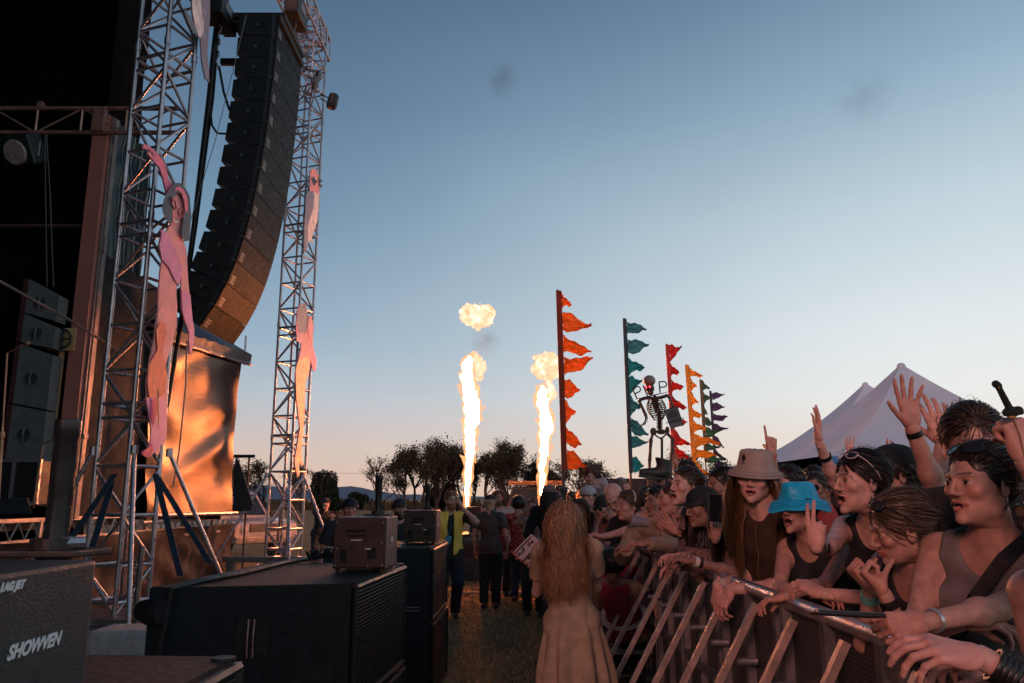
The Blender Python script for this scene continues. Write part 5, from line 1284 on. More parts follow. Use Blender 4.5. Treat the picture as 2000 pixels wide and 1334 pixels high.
# the firing pair far along
def far_machine(x, y, z, label):
    r = thing('flame_machine', (x, y, 0), label, 'flame machine', 'flame machines along the pit')
    mb = MB(); mb.box((x + .18, y - .1, z - .16), (.34, .4, .34), None, .03); mb.build('housing', HOUS, r)
    mb = MB(); mb.tube([(x, y, z - .34), (x, y, z)], .04, 12); mb.box((x, y, z - .33), (.5, .4, .03)); mb.build('nozzle', BLK, r)
    mb = MB()
    for sx in (-.2, .25):
        mb.tube([(x + sx, y, 0), (x + sx, y, z - .34)], .02, 6)
    mb.build('stand', DALU, r)
FL1 = P(912, 990, 19.0); FL2 = P(1057, 983, 19.8)
far_machine(FL1.x, FL1.y, FL1.z, 'firing flame machine under the left jet of flame')
far_machine(FL2.x, FL2.y, FL2.z, 'firing flame machine under the right jet of flame')

# ------------------------------------------------------------------ fire
def fire_mat(name, core, edge, ks, es, fall=1.6, lumpy=False, alpha=1.0):
    m = bpy.data.materials.new(name); m.use_nodes = True; n = m.node_tree; n.nodes.clear()
    out = n.nodes.new('ShaderNodeOutputMaterial'); lw = n.nodes.new('ShaderNodeLayerWeight'); lw.inputs[0].default_value = .5
    inv = n.nodes.new('ShaderNodeMath'); inv.operation = 'SUBTRACT'; inv.inputs[0].default_value = 1; n.links.new(lw.outputs['Facing'], inv.inputs[1])
    pw = n.nodes.new('ShaderNodeMath'); pw.operation = 'POWER'; pw.inputs[1].default_value = fall; n.links.new(inv.outputs[0], pw.inputs[0])
    src = pw.outputs[0]
    tcd = n.nodes.new('ShaderNodeTexCoord'); nz = n.nodes.new('ShaderNodeTexNoise'); nz.inputs['Scale'].default_value = 3.2 if lumpy else 2.6; nz.inputs['Detail'].default_value = 7; nz.inputs['Roughness'].default_value = .65; n.links.new(tcd.outputs['Object'], nz.inputs[0])
    mr_ = n.nodes.new('ShaderNodeMapRange'); mr_.inputs[1].default_value = .38; mr_.inputs[2].default_value = .62; n.links.new(nz.outputs[0], mr_.inputs[0])
    if lumpy:
        mu = n.nodes.new('ShaderNodeMath'); mu.operation = 'MULTIPLY'; n.links.new(src, mu.inputs[0]); n.links.new(mr_.outputs[0], mu.inputs[1]); fac = mu.outputs[0]
    else: fac = src
    mxc = n.nodes.new('ShaderNodeMix'); mxc.data_type = 'RGBA'; n.links.new(fac, mxc.inputs[0]); mxc.inputs[6].default_value = (*edge, 1); mxc.inputs[7].default_value = (*core, 1)
    st_ = n.nodes.new('ShaderNodeMapRange'); n.links.new(fac, st_.inputs[0]); st_.inputs[3].default_value = es; st_.inputs[4].default_value = ks
    em = n.nodes.new('ShaderNodeEmission'); n.links.new(mxc.outputs[2], em.inputs[0]); n.links.new(st_.outputs[0], em.inputs[1])
    tr = n.nodes.new('ShaderNodeBsdfTransparent'); ms = n.nodes.new('ShaderNodeMixShader')
    ed = n.nodes.new('ShaderNodeMapRange'); ed.inputs[1].default_value = .02; ed.inputs[2].default_value = .34; n.links.new(inv.outputs[0], ed.inputs[0])
    if lumpy:
        m3 = n.nodes.new('ShaderNodeMath'); m3.operation = 'MULTIPLY'; n.links.new(ed.outputs[0], m3.inputs[0]); e2 = n.nodes.new('ShaderNodeMapRange'); e2.inputs[1].default_value = .30; e2.inputs[2].default_value = .50; n.links.new(nz.outputs[0], e2.inputs[0]); n.links.new(e2.outputs[0], m3.inputs[1]); edo = m3.outputs[0]
    else: edo = ed.outputs[0]
    al = n.nodes.new('ShaderNodeMath'); al.operation = 'MULTIPLY'; al.inputs[1].default_value = alpha; n.links.new(edo, al.inputs[0]); n.links.new(al.outputs[0], ms.inputs[0]); n.links.new(tr.outputs[0], ms.inputs[1]); n.links.new(em.outputs[0], ms.inputs[2]); n.links.new(ms.outputs[0], out.inputs[0])
    return m
FCORE = fire_mat('jet_flame', (1, .23, .055), (1, .46, .19), FLAMEK, 1.25, 1.1)
FEDGE = fire_mat('flame_fringe', (1, .50, .24), (1, .36, .13), 1.3, .95, 1.0, True, .6)
FBALL = fire_mat('fireball', (1, .80, .62), (1, .42, .19), 1.30, .92, .8, True)
def flame(pts, Y, label, fringe, balls, seed):
    rs = np.random.default_rng(seed)
    pw = [(P(x, y, Y), w / FP * Y / 2 * .68) for x, y, w in pts]
    base = pw[0][0]; r = thing('flame_jet', base, label, 'flame', 'gas flame effects')
    pr = []
    for (a, ra), (b, rb) in zip(pw, pw[1:]):
        pr.append(cap(a, b, ra * .9, rb * .9, k=.03))
        L = (b - a).length
        for _ in range(int(6 * L) + 3):
            t = rs.uniform(); c_ = a.lerp(b, t); rr = ra + (rb - ra) * t; an = rs.uniform(0, 6.28)
            pr.append(ell(c_ + Vector((math.cos(an), math.sin(an), 0)) * rr * .55, (rr * rs.uniform(.35, .6),) * 2 + (rr * rs.uniform(.5, 1.1),), k=.04))
    nz = lambda x, y, z: .050 * np.sin(x * 19 + np.sin(z * 7) * 2) * np.sin(y * 17 + 1.2 * np.sin(z * 9)) * np.sin(z * 8.3 + x * 6) + .016 * np.sin(x * 43 + z * 21) * np.sin(z * 37 - y * 31)
    tap = min(1, 1)
    V, Q = sdf_mesh(pr, .03, noise=lambda x, y, z: nz(x, y, z) * np.clip((z - base.z) / 1.2, .1, 1))
    o = npmesh('jet', V - np.array(base), Q, FCORE); o.parent = r
    V, Q = sdf_mesh(pr, .045, off=.06, noise=lambda x, y, z: 1.9 * nz(x + .3, y, z + .1) * np.clip((z - base.z) / 1.2, .1, 1))
    o = npmesh('fringe', V - np.array(base), Q, FEDGE); o.parent = r
    for blob, nm in balls:
        pr = []
        for x, y, rx, rz in blob:
            c_ = P(x, y, Y); pr.append(ell(c_, (rx / FP * Y, rx / FP * Y, rz / FP * Y), k=.12))
        V, Q = sdf_mesh(pr, .04, noise=lambda x, y, z: 1.6 * nz(x, y, z) + .05 * np.sin(x * 9 + z * 5) * np.sin(z * 11))
        o = npmesh(nm, V - np.array(base), Q, FBALL); o.parent = r
flame([(912, 989, 4), (912, 965, 9), (914, 930, 16), (917, 895, 20), (919, 862, 26), (917, 838, 30), (923, 812, 40), (921, 785, 42), (915, 760, 34), (913, 738, 34), (914, 715, 30), (917, 701, 16)], 19.0, 'left jet of white hot flame with a small fireball high above it', None,
      [([(920, 616, 22, 15), (935, 613, 26, 18), (948, 618, 18, 16), (915, 606, 12, 8), (932, 630, 22, 9)], 'fireball'), ([(932, 706, 9, 17), (938, 725, 8, 18), (930, 694, 7, 8)], 'flame_tongue')], 3)
flame([(1057, 983, 4), (1057, 960, 9), (1059, 930, 15), (1060, 905, 17), (1064, 880, 22), (1062, 855, 26), (1068, 832, 34), (1064, 808, 30), (1059, 785, 30), (1059, 768, 26), (1060, 757, 14)], 19.8, 'right jet of white hot flame with a fireball just above it', None,
      [([(1056, 715, 18, 18), (1072, 712, 22, 22), (1082, 718, 14, 18), (1060, 700, 14, 10), (1066, 732, 20, 10)], 'fireball'), ([(1072, 750, 7, 12), (1078, 768, 8, 12), (1070, 742, 6, 10)], 'flame_tongue')], 5)

# ------------------------------------------------------------------ low riser and clutter at the far end of the pit
mb = MB(); V, Q = sheet(0, 0, 2.5, 0, .86, 60, 20, .05, 77); V = np.stack([V[:, 1] - 1.95, 16.4 - V[:, 0], V[:, 2]], 1)
r = thing('riser', (-.7, 17.2, 0), 'low riser with crumpled black skirt at the far end of the pit', 'platform')
mb.box((-.7, 17.15, .88), (2.6, 1.5, .06)); mb.build('deck', BLK, r)
o = npmesh('skirt', V - np.array([-.7, 17.2, 0]), Q, mat('crumpled_black_sheet', (.03, .034, .042), .4, var=.3, bump=.5, bscale=9)); o.parent = r
for i, (x, y, sx, sz, txt) in enumerate(((-.62, 16.8, .5, .18, 'low equipment case with pale edges on the riser'), (-.2, 16.9, .35, .12, 'flat equipment case on the riser beside the grey shirted woman'))):
    r = thing('equipment_case', (x, y, .91), txt, 'case'); mb = MB(); mb.box((x, y, .92 + sz / 2), (sx, .4, sz), None, .01); mb.build('body', BLK, r)
    mb = MB()
    for dx in (-1, 1): mb.box((x + dx * sx / 2, y - .2, .92 + sz / 2), (.02, .02, sz + .01))
    for dz in (0, 1): mb.box((x, y - .205, .92 + sz * dz), (sx + .02, .02, .02))
    mb.build('metal_edging', mat('pale_truss', (.50, .44, .42), .4, metal=.5), r)
mb = MB(); a = PZ(878, 1159, .03); b = PZ(1062, 1155, .03); a.x = -.9; mb.tube([a.lerp(b, t) + Vector((0, .05 * math.sin(t * 7), .0)) for t in np.linspace(0, 1.5, 16)], .022, 8)
tag(mb.build('cable_cover', mat('cream_hose', (.62, .50, .36), .6), smooth=True), 'pale hose lying straight across the pit grass', 'hose')
r = thing('carton', PZ(992, 1140, 0), 'small white carton on the grass near the grey shirted woman', 'box'); p = PZ(992, 1140, 0)
mb = MB(); mb.box(p + Vector((0, 0, .07)), (.34, .26, .13), Matrix.Rotation(.3, 3, 'Z'), .005); mb.build('body', mat('white_card', (.5, .44, .46), .7), r)
mb = MB(); mb.box(p + Vector((0, 0, .138)), (.35, .27, .012), Matrix.Rotation(.3, 3, 'Z')); mb.build('lid', mat('white_card2', (.55, .48, .50), .7), r)

# concrete ballast blocks, chain, base clutter
CON = mat('concrete', (.44, .40, .40), .9, var=.2, scale=14, bump=.3, bscale=70)
for (px, py, w_, label, cm) in ((226, 1262, .58, 'pale concrete ballast block at the foot of the near tower', CON), (318, 1262, .36, 'reddish ballast block just right of the near tower leg', mat('reddish_concrete', (.32, .20, .17), .9, var=.2, scale=14, bump=.3))):
    p = P(px, py, 8.0); mb = MB(); top = P(px, 1232, 8.0).z; mb.box((p.x, 8.25, top / 2), (w_, .5, top), None, .05); r = tag(mb.build('ballast_block', cm), label, 'concrete block')
mb = MB()
a = P(268, 1085, 9.0)
for i in range(26):
    q = a + Vector((.02 * math.sin(i * 1.3), 0, -.03 * i)); M = Matrix.Rotation(R(90 * (i % 2)), 3, 'Z')
    mb.tube([q + M @ Vector((.018 * math.cos(t), 0, .026 * math.sin(t))) for t in np.linspace(0, 2 * math.pi, 9)], .006, 5, caps=False)
mb.tube([a + Vector((.05, 0, .1)), a + Vector((.04, 0, -.4)), a + Vector((.08, 0, -.9))], .03, 6)
tag(mb.build('hanging_chain', DALU), 'loose chain hanging inside the foot of the near tower', 'chain')
mb = MB()
for (a, b) in (((225, 925), (140, 1050)), ((222, 930), (175, 1085)), ((303, 925), (352, 1125)), ((306, 930), (410, 1100))):
    p, q = P(a[0], a[1], 9.2), P(b[0], b[1], 8.4); s = Vector((.035, 0, 0)); mb.add([p - s, p + s, q + s, q - s, p - s + Vector((0, .01, 0)), p + s + Vector((0, .01, 0)), q + s + Vector((0, .01, 0)), q - s + Vector((0, .01, 0))], [(0, 1, 2, 3), (7, 6, 5, 4), (0, 3, 7, 4), (1, 5, 6, 2)])
tag(mb.build('ratchet_strap', mat('navy_strap', (.012, .03, .05), .7)), 'dark ratchet straps bracing the near tower', 'strap')
# low steel frame and stacked bars by the far tower
mb = MB()
for i in range(7):
    y = 14.6 + i * .3; mb.tube([(-5.3, y, .12 + .05 * (i % 3)), (-2.9, y - .3, .14)], .022, 6)
for i in range(6): mb.tube([(-5.2 + i * .42, 14.4, .1), (-5.0 + i * .42, 16.3, .34)], .014, 6)
tag(mb.build('truss_pile', ALU), 'loose truss bars lying on the grass under the far tower', 'truss')

# ------------------------------------------------------------------ vehicles in the field
def vehicle(name, x, y, rot, label, body, cat, h=1.85, rack=False, L=4.6, w_=1.9, pickup=False):
    M = Matrix.Translation((x, y, 0)) @ Matrix.Rotation(R(rot), 4, 'Z')        # front faces local -Y
    r = thing(name, (x, y, 0), label, cat); T = lambda a, b, c_: M @ Vector((a, b, c_)); M3 = M.to_3x3()
    hw = w_ / 2; zb = 1.08
    mb = MB()
    lo = [(-L * .5, .5), (-L * .5, .95), (-L * .46, zb - .05), (-L * .2, zb + .03), (L * .5, zb + .03), (L * .5, .5)]
    s = lambda zz: hw
    n = len(lo); vs = [T(-hw * (.97 if z > .9 else 1), yy, z) for yy, z in lo] + [T(hw * (.97 if z > .9 else 1), yy, z) for yy, z in lo]
    mb.add(vs, [tuple(range(n)), tuple(range(2 * n - 1, n - 1, -1))] + [(i, n + i, n + (i + 1) % n, (i + 1) % n) for i in range(n)])
    e = -L * .2; f = L * (.18 if pickup else .47)
    mb.hexa([T(-hw * .95, e, zb + .031), T(hw * .95, e, zb + .031), T(hw * .95, f, zb + .031), T(-hw * .95, f, zb + .031), T(-hw * .78, e + .55, h), T(hw * .78, e + .55, h), T(hw * .78, f - .2, h), T(-hw * .78, f - .2, h)])
    mb.build('body', body, r)
    gl = mat('vehicle_glass', (.02, .03, .04), .08, spec=.8, var=.1)
    mb = MB(); mb.slab([T(-hw * .86, e + .035, zb + .08), T(hw * .86, e + .035, zb + .08), T(hw * .72, e + .48, h - .08), T(-hw * .72, e + .48, h - .08)], M3 @ Vector((0, -1, .75)), -.012); mb.build('windscreen', gl, r)
    for sx in (-1, 1):
        mb = MB(); mb.slab([T(sx * hw * .945, e + .2, zb + .10), T(sx * hw * .945, f - .1, zb + .10), T(sx * hw * .80, f - .3, h - .1), T(sx * hw * .80, e + .62, h - .1)], M3 @ Vector((sx, 0, .25)), -.012); mb.build('side_window', gl, r)
        mb = MB(); c_ = T(sx * hw * .74, -L * .5 - .01, .84); mb.ball(c_, (.13, .05, .10) , 12); mb.build('headlight', mat('headlight', (.7, .66, .6), .15, spec=.8, var=.1), r)
        mb = MB(); mb.box(T(sx * (hw + .12), e + .1, zb + .12), (.16, .08, .16), M3, .02); mb.build('wing_mirror', BLK, r)
        for yy in (-L * .32, L * .30):
            mb = MB(); mb.tube([T(sx * (hw - .22), yy, .36), T(sx * (hw + .01), yy, .36)], .36, 22); wh = mb.build('wheel', BLK, r)
            mb = MB(); mb.tube([T(sx * (hw + .005), yy, .36), T(sx * (hw + .02), yy, .36)], .2, 16); mb.build('rim', DALU, wh)
    mb = MB(); mb.box(T(0, -L * .5 - .015, .86), (w_ * .52, .04, .2), M3, .01)
    mb.build('grille', BLK, r)
    mb = MB()
    for k in range(4): mb.box(T(0, -L * .5 - .04, .79 + k * .045), (w_ * .5, .02, .012), M3)
    mb.box(T(0, -L * .5 - .07, .56), (w_ * 1.0, .16, .2), M3, .04); mb.build('bumper', DALU, r)
    if rack:
        mb = MB()
        for sx in (-1, 1): mb.tube([T(sx * hw * .86, e + .3, h + .12), T(sx * hw * .86, f, h + .12)], .025, 6)
        for k in range(7): mb.tube([T(-hw * .86, e + .3 + k * .4, h + .12), T(hw * .86, e + .3 + k * .4, h + .12)], .02, 6)
        for k in range(3): mb.tube([T(-hw * (.86), e + .3, h + .06 + k * .05), T(hw * .86, e + .3, h + .06 + k * .05)], .014, 6)
        mb.build('roof_rack', mat('flame_lit_rack', (.45, .25, .15), .4, metal=.4), r)  # orange flame light on the rack is put into its tube colour
    return r
X1 = P(1040, 1000, 24.5).x
vehicle('off_road_car', X1 + .15, 25.5, -4, 'dark off road car with a roof rack parked behind the right flame', mat('bronze_car_paint', (.055, .045, .042), .3, metal=.3, coat=.5), 'car', h=1.98, rack=True)
X2 = P(500, 1000, 22).x
vehicle('pickup_truck', X2 - 1.3, 23.2, 48, 'white pickup truck parked behind the end of the stage', mat('white_car_paint', (.40, .36, .38), .3, coat=.4, var=.05), 'truck', h=1.8, pickup=True)

# ------------------------------------------------------------------ flag poles
def flag(pole, x_off, rows, Y, colr, label, seed, tint=None, pw=.030, sleeve=None):
    rs = np.random.default_rng(seed); rr = random.Random(seed)
    (bx, by), (tx, ty) = pole; b = P(bx, by, Y); t = P(tx, ty, Y); d = (t - b).normalized(); g = b - d * (b.z / d.z)
    r = thing('feather_flag', g, label, 'flag', 'flag poles standing in the crowd')
    mb = MB(); mb.tube([g, b, t], [pw, pw * .85, pw * .6], 8); mb.ball(t, pw * .9, 8); mb.build('pole', mat('flag_pole', (.10, .05, .045), .6), r, smooth=True)
    mt = mat('flagcloth%d' % seed, colr, .75, var=.18, scale=2.5, bump=.15, bscale=8, trans=.45)
    m2 = mat('flagclothb%d' % seed, tint or colr, .75, var=.3, scale=2.5, bump=.15, bscale=8, trans=.45)
    sw = x_off / FP * Y
    side_ = Vector((1, 0, 0))
    sv = mat('flagsleeve%d' % seed, tuple(q * .55 for q in (sleeve or colr)), .8, var=.15)
    mb = MB(); tz = t; bz = P(bx, rows[-1][1], Y); bz = g + d * ((bz.z - g.z) / d.z)
    n = 20
    for i in range(n):
        p, q = tz.lerp(bz, i / n), tz.lerp(bz, (i + 1) / n)
        wv = .02 * math.sin(i * 1.1); w2 = .02 * math.sin((i + 1) * 1.1)
        mb.add([p + Vector((-pw, -pw, 0)), p + Vector((sw, wv - .01, 0)), q + Vector((sw, w2 - .01, 0)), q + Vector((-pw, -pw, 0)), p + Vector((-pw, pw, 0)), p + Vector((sw, wv + .01, 0)), q + Vector((sw, w2 + .01, 0)), q + Vector((-pw, pw, 0))], [(0, 1, 2, 3), (7, 6, 5, 4), (0, 3, 7, 4), (1, 5, 6, 2)])
    mb.build('sleeve', sv, r)
    for ri, (y0, y1, tip) in enumerate(rows):
        nu, nv = 15, 9; tp_ = P(tip[0], tip[1], Y); ph = rr.uniform(0, 6.28); sag = rr.uniform(-.04, .10); fold = rr.uniform(.05, .16)
        def onp(y):
            z = P(bx, y, Y).z; return g + d * ((z - g.z) / d.z) + Vector((sw * .96, 0, 0))
        a0, a1 = onp(y0), onp(y1); L = (tp_ - a0.lerp(a1, .5)).length; H_ = (a0 - a1).length
        vs = []
        for i in range(nu):
            u = i / (nu - 1)
            ws = (1 - u) ** .85 * (1 + .25 * math.sin(u * 6 + ph)) + .03
            cx_ = a0.lerp(a1, .5).lerp(tp_, u)
            for j in range(nv):
                v = j / (nv - 1) - .5
                up_ = (a0 - a1) * (-v * ws)
                off = Vector((0, 1, 0)) * (fold * L * .55 * math.sin(u * 7 + v * 3 + ph) * u + .02 * math.sin(v * 14 + ph + u * 4))
                z_ = Vector((.02 * math.sin(v * 9 + ph) * L, 0, -sag * L * math.sin(u * math.pi) + .045 * L * math.sin(u * 8 + ph * 2) * u * (1 if abs(v) < .6 else 1) + .03 * H_ * math.sin(u * 17 + v * 6 + ph)))
                vs.append(cx_ + up_ + off + z_)
        m_ = len(vs); mb = MB(); vs2 = [q + Vector((0, .004, 0)) for q in vs]
        fs = [(i * nv + j, (i + 1) * nv + j, (i + 1) * nv + j + 1, i * nv + j + 1) for i in range(nu - 1) for j in range(nv - 1)]
        mb.v = [tuple(q) for q in vs + vs2]; mb.f = fs + [tuple(q + m_ for q in reversed(f)) for f in fs]; mb.m = [0] * len(mb.f)
        mb.build('pennant', m2 if (tint and rr.random() < .5) else mt, r, smooth=True)
def rws(L): return [(540 + a / 3.336, 540 + b / 3.336, (1000 + x / 3.336, 540 + y / 3.336)) for a, b, (x, y) in L]
flag(((1101, 950), (1089, 568)), 8, rws([(105, 200, (388, 185)), (225, 352, (520, 318)), (370, 502, (514, 495)), (515, 650, (525, 532)), (662, 798, (443, 735)), (812, 940, (416, 885)), (965, 1105, (452, 1092)), (1115, 1262, (480, 1232))]), 14.6, (.95, .34, .05), 'tall orange flag pole with tattered pennants, the nearest and tallest', 41, sleeve=(.62, .07, .03))
flag(((1232, 935), (1219, 623)), 5, rws([(290, 385, (875, 345)), (400, 515, (890, 438)), (530, 640, (865, 595)), (655, 760, (850, 682)), (775, 890, (842, 850)), (910, 1020, (890, 1025)), (1040, 1115, (892, 1080)), (1165, 1280, (860, 1230))]), 17.1, (.04, .38, .44), 'teal flag pole with faded tattered pennants behind the skeleton', 42, tint=(.10, .38, .45), sleeve=(.05, .12, .16))
flag(((1316, 900), (1302, 673)), 5, rws([(450, 545, (1108, 458)), (560, 645, (1092, 625)), (670, 750, (1120, 720)), (775, 860, (1140, 857)), (900, 975, (1142, 950)), (1000, 1085, (1165, 1095)), (1100, 1190, (1158, 1180))]), 20.0, (.80, .05, .04), 'bright red flag pole to the right of the skeleton', 43, sleeve=(.9, .08, .06))
flag(((1356, 930), (1340, 713)), 6, rws([(590, 650, (1245, 648)), (665, 740, (1205, 715)), (755, 830, (1215, 825)), (850, 920, (1240, 905)), (940, 1010, (1270, 990)), (1030, 1110, (1365, 1085)), (1115, 1190, (1335, 1170)), (1210, 1290, (1295, 1292))]), 23.3, (.80, .38, .04), 'yellow flag pole between the red and green ones', 44, sleeve=(.85, .36, .03))
flag(((1380, 930), (1368, 742)), 4, rws([(678, 735, (1290, 730)), (755, 830, (1290, 790)), (835, 900, (1275, 900)), (905, 975, (1310, 965)), (985, 1050, (1370, 1000)), (1080, 1130, (1360, 1110)), (1155, 1210, (1395, 1195))]), 26.3, (.05, .20, .13), 'green flag pole partly behind the yellow one', 45, sleeve=(.16, .14, .09))
flag(((1398, 930), (1387, 764)), 3, rws([(757, 805, (1388, 765)), (820, 880, (1388, 848)), (885, 945, (1407, 912)), (960, 1010, (1410, 995)), (1030, 1090, (1382, 1115)), (1120, 1170, (1405, 1195)), (1185, 1235, (1395, 1215))]), 29.2, (.10, .08, .20), 'purple flag pole, farthest and lowest of the row', 46, sleeve=(.05, .05, .10))

# ------------------------------------------------------------------ skeleton puppet on poles
YK = 13.3
K = lambda x, y, dy=0: P(1230 + x / 9.53, 730 + y / 9.53, YK + dy)
BONE = mat('dark_bone', (.085, .045, .035), .5, var=.3, scale=20, bump=.2); SKU = mat('skull_grey', (.26, .22, .22), .5, var=.2)
r = thing('skeleton_puppet', Vector((K(560, 1000).x, YK, 0)), 'life size skeleton puppet with red eyes held above the crowd', 'puppet')
m1 = 1 / FP * YK / 9.53
mb = MB(); mb.ball(K(365, 130), (115 * m1, 125 * m1, 105 * m1), 20); sk_ = mb.build('skull', SKU, r, smooth=True)
mb = MB(); mb.ball(K(375, 270), (85 * m1, 80 * m1, 90 * m1), 14); mb.ball(K(385, 350), (60 * m1, 60 * m1, 50 * m1), 12); mb.ball(K(300, 255, -.1), (30 * m1, 20 * m1, 30 * m1), 8); mb.build('jaw', BONE, sk_, smooth=True)
mb = MB(); mb.ball(K(303, 252, -.16), 15 * m1, 8); mb.ball(K(372, 240, -.16), 15 * m1, 8); mb.build('eye', mat('red_led_eye', (.8, .02, .03), .4, emit=(1, .03, .05), es=6), sk_)
mb = MB(); mb.box(K(378, 340, -.12), (34 * m1, .01, 14 * m1)); mb.build('teeth', SKU, sk_)
mb = MB()
for k in range(22):
    t = k / 21; x = 470 + 80 * t + 30 * math.sin(t * 3); y = 420 + 600 * t; p = K(x, y); mb.ball(p, ((34 + 12 * t) * m1, 34 * m1, 17 * m1), 8)
    if t > .5: mb.tube([K(x - 62, y - 8), K(x + 62, y - 14)], 7 * m1, 5)
mb.build('spine', BONE, r)
mb = MB(); mb.slab([K(395, 480), K(480, 470), K(540, 480), K(520, 640), K(500, 740), K(470, 700), (K(430, 600))], (0, -1, 0), .04); mb.build('sternum', BONE, r)
mb = MB()
for k in range(9):
    y = 470 + k * 38; o_ = 40 + 95 * math.sin((k + 2.2) / 11 * math.pi)
    for s in (-1, 1):
        x0 = 478 + k * 6; pts_ = [K(x0 + s * 20, y - 8, .08), K(x0 + s * (o_ * .8 + 30), y + 0, .06), K(x0 + s * (o_ + 45), y + 45, 0), K(x0 + s * (o_ * .7 + 22), y + 90, -.1), K(x0 + s * 24, y + 62, -.14)]
        mb.tube(pts_, 11 * m1, 6)
mb.build('rib_cage', BONE, r, smooth=True)
mb = MB()
mb.tube([K(170, 490), K(300, 450), K(480, 460), K(620, 430), K(710, 400)], 32 * m1, 8)
mb.build('shoulder_girdle', BONE, r)
for arm in (([(170, 490), (215, 590), (305, 790)], [(305, 790), (290, 880), (245, 950)], 1), ([(715, 400), (750, 480), (790, 600)], [(790, 600), (800, 660), (830, 760)], 0)):
    mb = MB(); mb.tube([K(*q) for q in arm[0]], [34 * m1, 24 * m1, 32 * m1], 8)
    mb.tube([K(*q) for q in arm[1]], [22 * m1, 15 * m1, 20 * m1], 6); mb.tube([K(q[0] + 28, q[1] + 6) for q in arm[1]], 8 * m1, 6)
    if arm[2]:
        for k in range(5): mb.tube([K(240, 950), K(195 - 8 * k + 14 * abs(k - 2), 950 + k * 22), K(172 + 8 * k, 945 + k * 30)], 6 * m1, 5)
    mb.build('arm', BONE, r, smooth=True)
mb = MB(); mb.ball(K(440, 1075), (62 * m1, 30 * m1, 72 * m1), 12); mb.ball(K(700, 1050), (42 * m1, 30 * m1, 70 * m1), 12); mb.ball(K(585, 1080), (95 * m1, 40 * m1, 50 * m1), 12)
for s, x in ((-1, 440), (1, 700)): mb.tube([K(x, 1100), K(x - s * 60, 1160), K(585, 1215), K(585, 1180)], 16 * m1, 7)
mb.tube([K(430, 1110), K(395, 1230)], 26 * m1, 7); mb.tube([K(700, 1110), K(795, 1215)], 28 * m1, 7); mb.build('pelvis', BONE, r, smooth=True)
for s, x0, x1 in ((0, 395, 372), (1, 795, 770)):
    mb = MB(); a = K(x0, 1225); bq = P(1230 + (x0 - 25) / 9.53, 900, YK); mb.ball(a, 34 * m1, 10); mb.tube([a, a.lerp(bq, .5), bq], [38 * m1, 26 * m1, 36 * m1], 8)
    c_ = P(1230 + (x1 - 15) / 9.53, 985, YK); mb.tube([bq, c_], [30 * m1, 22 * m1], 7); mb.tube([c_, c_ + Vector((-.02, -.16, -.05))], .03, 6); mb.build('leg', BONE, r, smooth=True)
mb = MB(); mb.tube([K(598, 1210), P(1293, 960, YK), Vector((K(600, 1300).x, YK, .9))], .022, 8); mb.build('carry_pole', BLK, r)
# letter bar
r2 = thing('letter_bar', K(420, 420), 'curved black bar with standing P I P letters across the skeleton shoulders', 'sign')
mb = MB(); bp_ = [K(90, 480, -.22), K(200, 455, -.22), K(330, 425, -.22), K(480, 390, -.22), K(620, 360, -.22), K(762, 328, -.22)]; mb.tube(bp_, [8 * m1, 22 * m1, 34 * m1, 34 * m1, 24 * m1, 6 * m1], 8, flat=.3); mb.build('bar', BLK, r2)
for (x0, y0, x1, y1, P_) in ((140, 470, 45, 275, 1), (335, 420, 245, 215, 0), (565, 355, 545, 150, 1)):
    mb = MB(); a, bq = K(x0, y0, -.24), K(x1, y1, -.24); mb.tube([a, bq], 13 * m1, 8)
    if P_:
        d_ = (bq - a).normalized(); sd = Vector((-d_.z, 0, d_.x)); sd = sd if sd.x > 0 else -sd
        L_ = (bq - a).length; lp = [bq]
        for t in np.linspace(-90, 90, 9): lp.append(bq - d_ * L_ * .25 + sd * (L_ * .40 + L_ * .25 * math.cos(R(t))) + d_ * (-L_ * .25 * math.sin(R(t))))
        lp.append(bq - d_ * L_ * .5); mb.tube(lp, 12 * m1, 7)
    mb.build('letter', BLK, r2)
r3 = thing('hand_sign', K(830, 820), 'small grey placard hanging from the right arm of the skeleton', 'sign')
mb = MB(); mb.slab([K(640, 680, -.2), K(885, 608, -.2), K(1000, 955, -.2), K(765, 1025, -.2)], (0, -1, 0), .02); mb.build('board', mat('grey_placard', (.13, .14, .17), .6, var=.12), r3)
mb = MB(); q = [K(640, 680, -.205), K(885, 608, -.205), K(1000, 955, -.205), K(765, 1025, -.205)]; mb.tube(q + q[:1], 6 * m1, 5); mb.build('rim', BLK, r3)
def text(s, p, size, rot, m, parent, name='lettering', off=.0):
    cu = bpy.data.curves.new(name, 'FONT'); cu.body = s; cu.size = size; cu.extrude = .001; cu.align_x = 'CENTER'; cu.offset = off
    o = txtobj(cu, m, parent); o.rotation_euler = rot; o.location = Vector(p) - parent.location; return o
for s, x, y in (('LIKE', 790, 745), ('NEW', 815, 815), ('HORIZONS', 850, 895)): text(s, K(x, y, -.232), .082 if s != 'HORIZONS' else .06, (R(90), R(-14), 0), BLK, r3, off=.001)

